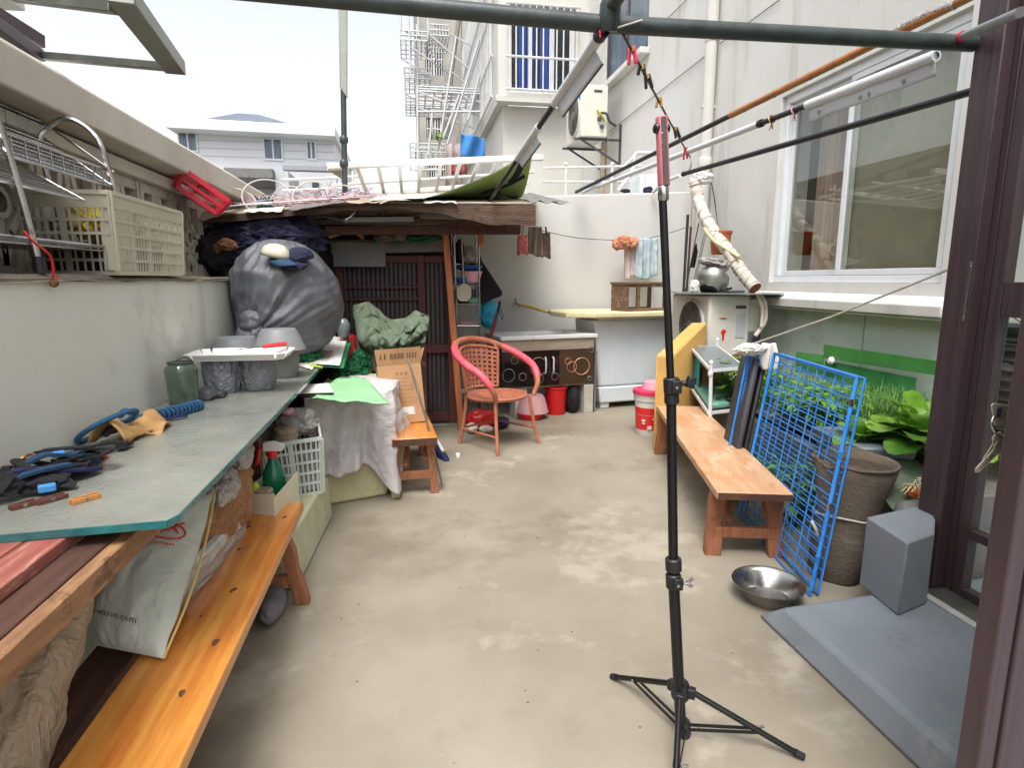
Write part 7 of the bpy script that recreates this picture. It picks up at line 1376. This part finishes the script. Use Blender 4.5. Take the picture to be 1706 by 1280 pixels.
for z in (1.165, 1.24, 1.345): b.lathe((1.9795, 1.8785, z), [(.004, 0), (.003, .002)], 8, Matrix.Rotation(-pi/2, 3, 'Y'), capt=True)
put('screw', b, 'steel', hg)
ol = T('open_door', 'dark brown open door leaf in the right foreground', 'door', (1.3, .87, .075)); dx = W(1655, 800, Y=.90).x
put('stile', MB().bx(dx, dx+.038, .85, .895, .101, 2.5), 'brown_frame', ol, bev=.004); put('stile', MB().bx(dx+.041, dx+.10, .845, .90, .101, 2.5), 'brown_frame', ol, bev=.004); put('bead', MB().bx(dx+.101, dx+.125, .853, .89, .101, 2.5), 'brown_frame', ol, bev=.003)
put('panel', MB().bx(dx+.126, dx+.95, .865, .88, .101, 2.5), 'brown_frame', ol, sm=0)
ph_ = MB(); hc = W(1702, 705, Y=.93); ph_.bx(hc.x-.006, hc.x+.02, .90, .935, hc.z-.075, hc.z+.07); put('lock_plate', ph_, 'black_metal', ol, bev=.004)
ky = T('key_bunch', 'bunch of steel keys hanging from the lock of the open door', 'keys', W(1680, 700, Y=.96)); YK = .955
def KP(x, y, d=0): return W(x, y, Y=YK+d)
put('lock_barrel', MB().tube([KP(1694, 697), KP(1712, 697)], .011, 12), 'brass', ky)
k1 = MB(); k1.prism([KP(*p) for p in ((1652, 676), (1656, 672), (1680, 675), (1690, 690), (1690, 702), (1676, 712), (1658, 709))], (0, .003, 0)); put('key', k1, 'key_nickel', ky, bev=.001, label='key whose bow is turned in the lock')
b = MB(); b.bx(KP(1660, 690).x, KP(1667, 690).x, YK-.001, YK-.0003, KP(1664, 696).z, KP(1664, 680).z); put('stamp', b, 'dark_grey', ky, sm=0)
put('ring', MB().tube(arc(KP(1668, 708, -.004), .021, 0, 2*pi, 26, (1, 0, 0), (0, .3, 1)), .0018, 6), 'steel', ky)
def key(p, q, w_, mat_, d):
    a, c = KP(*p, d), KP(*q, d); u_ = (c-a).normalized(); s_ = V((-u_.z, 0, u_.x)); L = (c-a).length; m_ = MB()
    m_.prism([a-s_*w_*.6, a-s_*w_+u_*L*.06, a-s_*w_+u_*L*.36, a-s_*w_*.55+u_*L*.42, a-s_*w_*.5+u_*L*.95, c, a+s_*w_*.4+u_*L*.95, a+s_*w_*.55+u_*L*.42, a+s_*w_+u_*L*.36, a+s_*w_+u_*L*.06, a+s_*w_*.6], (0, .0028, 0)); o = put('key', m_, mat_, ky, bev=.0006)
    g_ = MB()
    for k in range(6): g_.lathe(a+u_*L*(.52+.065*k)+V((0, -.0004, 0)), [(.0022, 0), (.001, .0006)], 8, Matrix.Rotation(pi/2, 3, 'X'), capb=False)
    put('dimple', g_, 'dark_grey', o)
key((1684, 728), (1626, 788), .013, 'key_nickel', -.006); key((1672, 722), (1640, 770), .011, 'key_nickel', .004)
put('key_bow', MB().beam(KP(1655, 728, -.008), KP(1688, 742, -.008), .012, .003, up=(0, 1, 0)), 'key_nickel', ky)

# grit and chips lying on the concrete
b = MB(); rg = random.Random(77)
for k in range(170):
    x, y = rg.uniform(-.45, 1.9), rg.uniform(1.15, 5.3); r_ = rg.choice((.001, .0015, .002, .002, .003)); a = rg.uniform(0, 3)
    b.box((x, y, r_*.4), (r_*2, r_*1.4, r_), rx=rg.uniform(-.3, .3), rz=a)
gr = put('floor_grit', b, 'grit', None, sm=0, kind='stuff', label='small pale grit and chips scattered on the concrete floor'); gr['category'] = 'grit'

# ================================================================== OVERHEAD POLES, TRIPOD, UPPER THINGS
bar = T('overhead_bar', 'thick dark green metal pipe crossing the top of the picture', 'pipe', (.6, 2, 2.1))
B0, B1 = W(540, -4, Y=2.0), W(1010, 40, Y=2.0); dB = (B1-B0).normalized()
put('pipe', MB().tube([B0-dB*1.2, B1, V((1.99, 1.985, 2.118))], .0265, 16), 'dark_pipe', bar)
b = MB(); c = W(1012, 38, Y=2.0); b.tube([c+V((0, -.02, .035)), c+V((.0, -.6, .045)), c+V((0, -1.6, .05))], .022, 14); put('cross_pipe', b, 'dark_pipe', bar)
b = MB(); b.lathe(c+V((0, -.01, -.03)), [(.03, 0), (.034, .012), (.034, .075), (.028, .09)], 14, Matrix.Rotation(.25, 3, 'X')); put('coupling', b, 'dark_pipe', bar)
b = MB(); b.tube(arc(W(1000, 40, Y=2.0), .0285, 0, 2*pi, 20, (0, 1, 0), (0, 0, 1)), .004, 6); b.tube(arc(W(1003, 42, Y=2.0), .0285, 0, 2*pi, 20, (.1, 1, 0), (0, 0, 1)), .003, 6); b.tube([W(999, 50, Y=1.97), W(1000, 62, Y=1.97)], .003, 5); put('red_tie', b, 'red_tape', bar)
b = MB(); b.tube([W(1015, 50, Y=1.965), W(1070, 33, Y=1.965)], .003, 5); put('cord_wrap', b, 'cord', bar)
def pole(label, name, segs, grp=None):
    """segs: list of (a, b, radius, material, part)"""
    t = T(name, label, 'pole', segs[0][0], group=grp)
    for a, c, r, m_, pn in segs: put(pn, MB().tube([a, c], r, 12), m_, t)
    return t
def along(p, q, t): return p.lerp(q, t)
G = 'clothes poles under the pipe'
pa_, pb2 = W(960, 320, Y=6.3), W(1640, -18, Y=2.32)
def atx(p, q, px):
    lo, hi = 0, 1
    for _ in range(40):
        m_ = (lo+hi)/2; r = _R.transposed() @ (p.lerp(q, m_)-V((0, 0, H))); x = 853+1000*r.x/-r.z
        if x < px: lo = m_
        else: hi = m_
    return p.lerp(q, lo)
j1 = atx(pa_, pb2, 1217); t_ = pole('highest clothes pole, black at the far half and golden bamboo at the near half', 'clothes_pole', [(pa_, j1, .017, 'black_paint', 'black_tube'), (j1, pb2, .020, 'bamboo', 'bamboo_tube')], G)
b = MB()
for px in (1240, 1290, 1350, 1420, 1500): 
    c = atx(pa_, pb2, px); b.lathe(c, [(.019, -.012), (.0225, 0), (.019, .012)], 12, (pb2-pa_).normalized().to_track_quat('Z', 'Y').to_matrix())
put('bamboo_node', b, 'bamboo', t_)
b = MB(); c0_, c1_ = atx(pa_, pb2, 1480), atx(pa_, pb2, 1592); Q = spline([c0_+V((0, 0, .006)), c0_.lerp(c1_, .3)+V((0, 0, .012)), c0_.lerp(c1_, .7)+V((0, 0, .01)), c1_], 8); b.tube(Q, [.021+.006*abs(noise.noise(V((i*.8, 0, 0)))) for i in range(len(Q))], 10); put('plastic_wrap', b, 'clear_bag', t_)
pa2, pb3 = W(972, 320, Y=6.3), W(1560, 92, Y=2.06); j2, j3 = atx(pa2, pb3, 1268), atx(pa2, pb3, 1345)
t_ = pole('middle clothes pole, white tube with a white plastic sleeve at the near end', 'clothes_pole', [(pa2, j2, .018, 'white_pvc', 'white_tube'), (j2, pb3, .014, 'black_paint', 'dark_tube'), (j3, pb3, .021, 'white_pvc', 'sleeve')], G)
put('end_cap', MB().tube([j2-(pb3-pa2).normalized()*.02, j2+(pb3-pa2).normalized()*.01], .0205, 12), 'black_plastic', t_)
fl_ = V((.012, 0, -.058)); q0, q1 = j3+V((0, 0, -.018)), pb3+V((0, 0, -.018)); b = MB(); b.grid(lambda u, v: q0.lerp(q1, u)+fl_*v*(1-.12*u)+V((.003*sin(u*18), 0, 0)), 24, 4); fo = put('sleeve_flap', b, 'thin_pvc', t_, sol=.002)
b = MB()
for u in (.12, .48, .55, .80): b.lathe(q0.lerp(q1, u)+fl_*.55+V((-.004, 0, 0)), [(.010, 0), (.009, .002)], 12, Matrix.Rotation(-pi/2, 3, 'Y'), capt=True)
put('eyelet', b, 'grey_plastic', fo)
for px, m_ in ((1286, 'brass'), (1324, 'dusty_pink')):
    c = atx(pa2, pb3, px); b = MB(); b.tube(arc(c, .018, 0, 2*pi, 14, (0, .3, 1), (1, 0, 0)), .004, 5); b.tube([c+V((0, 0, -.015)), c+V((.008, 0, -.05))], .004, 5); b.tube([c+V((.005, 0, -.015)), c+V((-.012, .0, -.055))], .003, 5); put('twine_tie', b, m_, t_)
pa3, pb4 = W(1138, 290, Y=4.4), W(1640, 146, Y=2.05); t_ = pole('lowest clothes pole, all black, hung from a cord at its far end', 'clothes_pole', [(pa3, pb4, .0155, 'black_paint', 'black_tube')], G); put('end_cap', MB().tube([pa3, pa3+(pb4-pa3).normalized()*.03], .018, 12), 'black_plastic', t_)
pa4, pb5 = W(1600, 62, Y=1.97), W(1700, 20, Y=1.5); t_ = pole('short grey pole end tied with red tape on the bar beside the door frame', 'clothes_pole', [(pa4, pb5, .014, 'grey_plastic', 'grey_tube')], G); put('red_tie', MB().tube([pa4, pa4.lerp(pb5, .07)], .018, 10), 'red_tape', t_)
# sloping pole from the bar to the shed
pa5, pb6 = W(1000, 58, Y=2.02), W(815, 335, Y=4.70); k1_, k2_ = None, None
def aty(p, q, py):
    lo, hi = 0, 1
    for _ in range(40):
        m_ = (lo+hi)/2; r = _R.transposed() @ (p.lerp(q, m_)-V((0, 0, H))); y = 640-1000*r.y/-r.z
        if y < py: lo = m_
        else: hi = m_
    return p.lerp(q, lo)
k1_, k2_, k3_ = aty(pa5, pb6, 172), aty(pa5, pb6, 210), aty(pa5, pb6, 264)
t_ = pole('sloping pole with white plastic sleeves between overhead bar and shed roof', 'clothes_pole', [(pa5, k1_, .019, 'white_pvc', 'sleeve'), (k1_, k2_, .014, 'black_paint', 'dark_tube'), (k2_, k3_, .019, 'white_pvc', 'sleeve'), (k3_, pb6, .014, 'black_paint', 'dark_tube')], G)
put('end_cap', MB().tube([pa5-(pb6-pa5).normalized()*.03, pa5+(pb6-pa5).normalized()*.012], .022, 12), 'black_plastic', t_)
for (a, c, w_) in ((.10, .95, .07), (.15, .98, .06)):
    s0_, s1_ = (pa5, k1_) if w_ == .07 else (k2_, k3_); q0, q1 = s0_.lerp(s1_, a), s0_.lerp(s1_, c); b = MB(); b.grid(lambda u, v: q0.lerp(q1, u)+V((.030, 0, -.045))*v*(w_/.07)+V((0, 0, -.015)), 16, 4); put('sleeve_flap', b, 'thin_pvc', t_, sol=.002); put('flap_rod', MB().tube([q0+V((.030, 0, -.062))*(w_/.07), q1+V((.030, 0, -.062))*(w_/.07)], .004, 6), 'dark_grey', t_)
# cord with clips from the bar to the lowest pole
ca, cz = W(1038, 56, Y=2.0), W(1150, 262, Y=4.3); cb_ = W(1146, 290, Y=4.35)
hc_ = T('clip_cord', 'dark cord strung from the bar down to the lowest pole, hung with clips', 'cord', ca)
put('cord', MB().tube([ca, ca.lerp(cz, .5)+V((0, 0, -.01)), cz], .005, 6), 'black_wire', hc_); put('hook', MB().tube(spline([cz, cz+V((.01, 0, -.06)), cb_+V((0, 0, .02)), cb_]), .004, 6), 'steel', hc_)
def clip(label, px, py, mat_, L, tilt=0., n=2):
    c = aty(ca, cz, py); t = T('cord_clip', label, 'clip', c, group='clips on the dark cord')
    put('jaw', MB().beam(c+V((-.006, 0, .012)), c+V((-.012+tilt, 0, -L)), .011, .014, up=(0, 1, 0)), mat_, t, bev=.003); put('jaw', MB().beam(c+V((.008, 0, .012)), c+V((.014+tilt, 0, -L*.9)), .011, .014, up=(0, 1, 0)), mat_, t, bev=.003)
    put('spring', MB().lathe(c+V((0, -.01, 0)), [(.009, 0), (.009, .02)], 10, Matrix.Rotation(-pi/2, 3, 'X'), capt=True), 'brass', t); return t
clip('bright pink clothes clip nearest to the bar on the dark cord', 1047, 82, 'pink_plastic', .05, .004); clip('black clip just below the pink clip on the dark cord', 1062, 112, 'black_plastic', .028); clip('black clip hanging from the one under the pink clip', 1068, 128, 'black_plastic', .045, .012)
clip('brass and clear clip above the camera on the dark cord', 1086, 166, 'tan_leather', .035); clip('small black clip right of the camera top', 1126, 215, 'black_plastic', .05, .02); clip('red clip at the low end of the dark cord', 1143, 248, 'red_tape', .07)
# ---- light stand with slim camera
ts = T('light_stand', 'tall thin black light stand with three low legs standing on the concrete', 'tripod', (.735, 1.43, 0))
base, hubp, top = V((.735, 1.425, .03)), W(1133, 1150, Y=1.44), W(1104, 330, Y=1.45)
s1, s2, s3 = W(1122, 965, Y=1.44), W(1122, 940, Y=1.44), W(1118, 650, Y=1.445)
put('lower_tube', MB().tube([base, s1], .0155, 14), 'black_metal', ts); put('middle_tube', MB().tube([s1, s3], .0130, 14), 'black_metal', ts); put('upper_tube', MB().tube([s3, top], .0100, 14), 'black_metal', ts)
dz_ = (top-base).normalized(); ax = dz_.to_track_quat('Z', 'Y').to_matrix()
hb = put('hub', MB().lathe(hubp, [(.020, -.03), (.026, -.02), (.026, .02), (.018, .03)], 14, ax, capt=True), 'black_plastic', ts)
low = put('brace_collar', MB().lathe(W(1138, 1215, Y=1.43), [(.018, -.025), (.022, -.015), (.022, .02), (.018, .028)], 14, ax, capt=True), 'black_plastic', ts)
lc = W(1138, 1212, Y=1.43)
for ft in (V((.628, 1.70, .008)), V((1.027, 1.293, .008)), V((.60, 1.175, .008))):
    h0_ = hubp+(V((ft.x, ft.y, hubp.z))-hubp).normalized()*.024+V((0, 0, .004)); put('hub_lug', MB().beam(hubp, h0_+(ft-h0_).normalized()*.02, .022, .03), 'black_plastic', ts, bev=.003)
    lg = put('leg', MB().tube([h0_, ft], .0085, 12), 'black_metal', ts); put('foot', MB().tube([ft.lerp(h0_, .06), ft+(ft-h0_).normalized()*.006], .0105, 12), 'black_plastic', lg)
    m_ = h0_.lerp(ft, .62); sd_v = (m_-lc).cross(V((0, 0, 1))).normalized()*.010
    for s in (-1, 1): put('brace', MB().beam(lc+sd_v*s, m_+sd_v*s*.8, .003, .009), 'black_metal', ts)
    put('rivet', MB().lathe(m_-sd_v*1.2, [(.004, 0), (.004, .02)], 8, Matrix.Rotation(pi/2, 3, 'Y'), capt=True), 'steel', lg)
def collar(c, knobside, wing=False):
    cl = put('clamp_collar', MB().lathe(c, [(.017, -.022), (.021, -.018), (.021, .018), (.017, .022)], 14, ax, capt=True), 'black_plastic', ts)
    put('clamp_block', MB().box(c+V((.004, -.018, 0)), (.026, .02, .034)), 'black_plastic', cl, bev=.003)
    if wing:
        w_ = MB(); w_.tube([c+V((.02, -.02, 0)), c+V((.036, -.02, 0))], .004, 8); w_.beam(c+V((.03, -.02, 0)), c+V((.046, -.02, .014)), .010, .004, up=(0, 1, 0)); w_.beam(c+V((.03, -.02, 0)), c+V((.046, -.02, -.012)), .010, .004, up=(0, 1, 0)); put('wing_nut', w_, 'chrome', cl)
    else:
        k_ = MB(); k_.tube([c+V((.018, -.01, .006)), c+V((.036, -.012, .010))], .007, 10); k_.box(c+V((.046, -.012, .010)), (.022, .02, .030), ry=.3); put('knob', k_, 'black_plastic', cl, bev=.004)
    put('screw', MB().lathe(c+V((0, -.029, 0)), [(.004, 0), (.004, .003)], 8, Matrix.Rotation(pi/2, 3, 'X'), capt=True), 'chrome', cl)
collar(W(1119, 643, Y=1.445), 1); collar(W(1119, 663, Y=1.445), 1) if False else put('clamp_collar', MB().lathe(W(1119, 664, Y=1.445), [(.015, -.014), (.019, -.012), (.019, .012), (.015, .014)], 14, ax, capt=True), 'black_plastic', ts)
put('clamp_collar', MB().lathe(W(1122, 941, Y=1.44), [(.018, -.02), (.022, -.016), (.022, .016), (.018, .02)], 14, ax, capt=True), 'black_plastic', ts); collar(W(1122, 968, Y=1.44), 1, True)
put('mount', MB().lathe(W(1105, 322, Y=1.45), [(.0115, -.018), (.0135, -.014), (.0135, .014), (.011, .018)], 14, ax, capt=True), 'steel', ts)
cm_ = T('action_camera', 'slim pink sided panoramic camera mounted on top of the light stand', 'camera', W(1105, 312, Y=1.45)); c0, c1 = W(1106, 311, Y=1.45), W(1102, 193, Y=1.45)
b = MB(); b.beam(c0, c1, .026, .024, up=(0, 1, 0)); put('body', b, 'camera_pink', cm_, bev=.005); q = MB(); q.beam(c0+V((0, -.0135, .002)), c1+V((0, -.0135, -.004)), .013, .003, up=(0, 1, 0)); put('front_panel', q, 'camera_grey', cm_, bev=.001)
lp = W(1102, 214, Y=1.45)
for s in (-1, 1): put('lens', MB().blob(lp+V((s*.0125, 0, 0)), (.009, .013, .013), 3, .0, 1, 3), 'black_gloss', cm_)
b = MB()
for k, (yy, m_) in enumerate(((221, 'white_plastic'), (237, 'far_grey'), (250, 'far_grey'))): put('indicator', MB().lathe(W(1103+.3*k, yy, Y=1.434), [(.0018, 0), (.0016, .0008)], 8, Matrix.Rotation(pi/2, 3, 'X'), capt=True), m_, cm_)
# ---- upper air conditioner on brackets
au = ac_unit('white air conditioner with blue sticker on brackets high on the house wall', 2.47, 8.72, 3.30, .40, .80, .70)
put('sticker', MB().bx(2.463, 2.468, 8.74, 8.90, 3.80, 3.95), 'ac_label', au, sm=0); put('vent_slot', MB().bx(2.66, 2.78, 8.714, 8.719, 3.90, 3.93), 'dark_grey', au, sm=0)
for y_ in (8.78, 9.45): put('bracket', MB().beam((2.40, y_, 3.28), (3.09, y_, 3.28), .03, .03).beam((2.50, y_, 3.275), (3.08, y_, 2.95), .025, .025).beam((3.085, y_, 3.5), (3.085, y_, 2.9), .03, .03), 'dark_grey', au)
b = MB(); b.tube(spline([(2.76, 8.70, 3.62), (2.82, 8.64, 3.60), (2.88, 8.66, 3.5), (2.98, 8.7, 3.46)]), .018, 8); b.lathe((2.74, 8.70, 3.52), [(.03, 0), (.03, .04)], 8, capt=True); b.lathe((2.78, 8.70, 3.42), [(.03, 0), (.03, .04)], 8, capt=True); put('valve', b, 'dark_grey', au); put('yellow_tie', MB().beam((2.70, 8.69, 3.66), (2.82, 8.69, 3.52), .05, .01), 'yellow_tag', au)
b = MB(); b.tube([(2.88, 8.9, 3.28), (2.90, 9.0, 2.6), (2.90, 9.0, 1.6)], .04, 10); put('drain_pipe', b, 'pale_bag', au)
# wires on the house wall
for i, (p, q, lb) in enumerate((((1015, 219), (1176, 92), 'lower thin cable slanting over the house wall to the air conditioner'), ((1200, 72), (1300, -2), 'upper thin cable slanting over the house wall beyond the drain pipe'), ((1108, 34), (1145, -2), 'short thin cable near the upper house window'))):
    b = MB(); b.tube([W(*p, X=3.085), W(*q, X=3.085)], .005, 6); one('wall_cable', lb, 'cable', b, 'mid_grey', group='cables on the house wall')
# handrail and machine parts seen over the back wall
hr_ = T('hand_rail', 'thin white metal handrail running behind the back wall', 'railing', (2.2, 7.9, 1.55)); b = MB()
for yy in (282, 305): b.tube([W(905, yy-2, Y=7.9), W(1085, yy-6 if yy < 290 else yy-2, Y=7.9)], .016, 8)
put('rail', b, 'white_metal', hr_)
for px in (943, 1020): 
    q = MB(); c = W(px, 276, Y=7.9); q.tube([(c.x, 7.9, 1.55), c], .018, 8); q.blob(c+V((0, 0, .02)), (.028, .028, .028), 1, 0, 1, 2); put('post', q, 'white_metal', hr_)
tk = T('rooftop_machine', 'white metal frame and box standing behind the back wall', 'machine', (2.75, 7.4, 1.55)); b = MB(); c0, c1 = W(1062, 312, Y=7.3), W(1086, 255, Y=7.3); b.bx(c0.x, c0.x+.42, 7.2, 7.6, 1.55, W(1075, 292, Y=7.3).z); put('box', b, 'machine_white', tk, bev=.02)
b = MB(); b.tube(spline([W(1030, 318, Y=7.2), W(1054, 285, Y=7.2), W(1058, 258, Y=7.2), W(1075, 255, Y=7.2), W(1100, 258, Y=7.2)]), .025, 8); b.tube([W(1055, 262, Y=7.2), W(1035, 282, Y=7.2)], .014, 6); b.tube([W(1074, 290, Y=7.2), W(1074, 320, Y=7.2)], .02, 8); b.tube(spline([W(1112, 300, Y=7.0), W(1128, 292, Y=7.0), W(1136, 300, Y=7.0), W(1130, 318, Y=7.0)]), .014, 6); put('pipe_frame', b, 'white_metal', tk)
b = MB(); b.blob(W(1080, 317, Y=6.55), (.05, .03, .035), 240, .3, 2, 3, .3); b.blob(W(1042, 318, Y=6.5), (.05, .03, .02), 241, .3, 2, 3, .3); one('navy_scraps', 'dark scraps lying on top of the back wall', 'scraps', b, 'navy_cloth')
# small white end railing beside far house
b = MB(); 
for yy in (300, 318): b.tube([W(470, yy, Y=9.5), W(600, yy-6, Y=9.5)], .02, 6)
for px in (588, 566): b.tube([W(px, 285, Y=9.5), W(px, 325, Y=9.5)], .022, 6)
one('low_railing', 'low white railing far behind the shed roof under the ladder frame', 'railing', b, 'white_metal')
# ---- opened window sash hanging out at the top left
ws = T('open_sash', 'grey metal window sash frame jutting out against the sky at upper left', 'window sash', (-1.6, 2.6, 2.4))
c_, d_, e_, f_ = W(292, 112, Y=2.3), W(200, -12, Y=1.75), W(62, 92, Y=2.6), W(-10, -10, Y=2.0)
put('rail', MB().beam(c_, d_, .062, .045), 'alu_dull', ws, bev=.003); put('rail', MB().beam(c_, e_, .03, .026), 'alu_dull', ws, bev=.003); put('rail', MB().beam(W(20, -8, Y=2.1), W(190, 12, Y=1.85), .03, .03), 'alu_dull', ws, bev=.003); put('rail', MB().beam(e_, W(-40, 20, Y=2.2), .05, .04), 'brown_frame', ws, bev=.003)
put('rail', MB().beam(W(62, 70, Y=2.9), W(-60, -5, Y=2.6), .07, .05), 'brown_frame', ws, bev=.003)
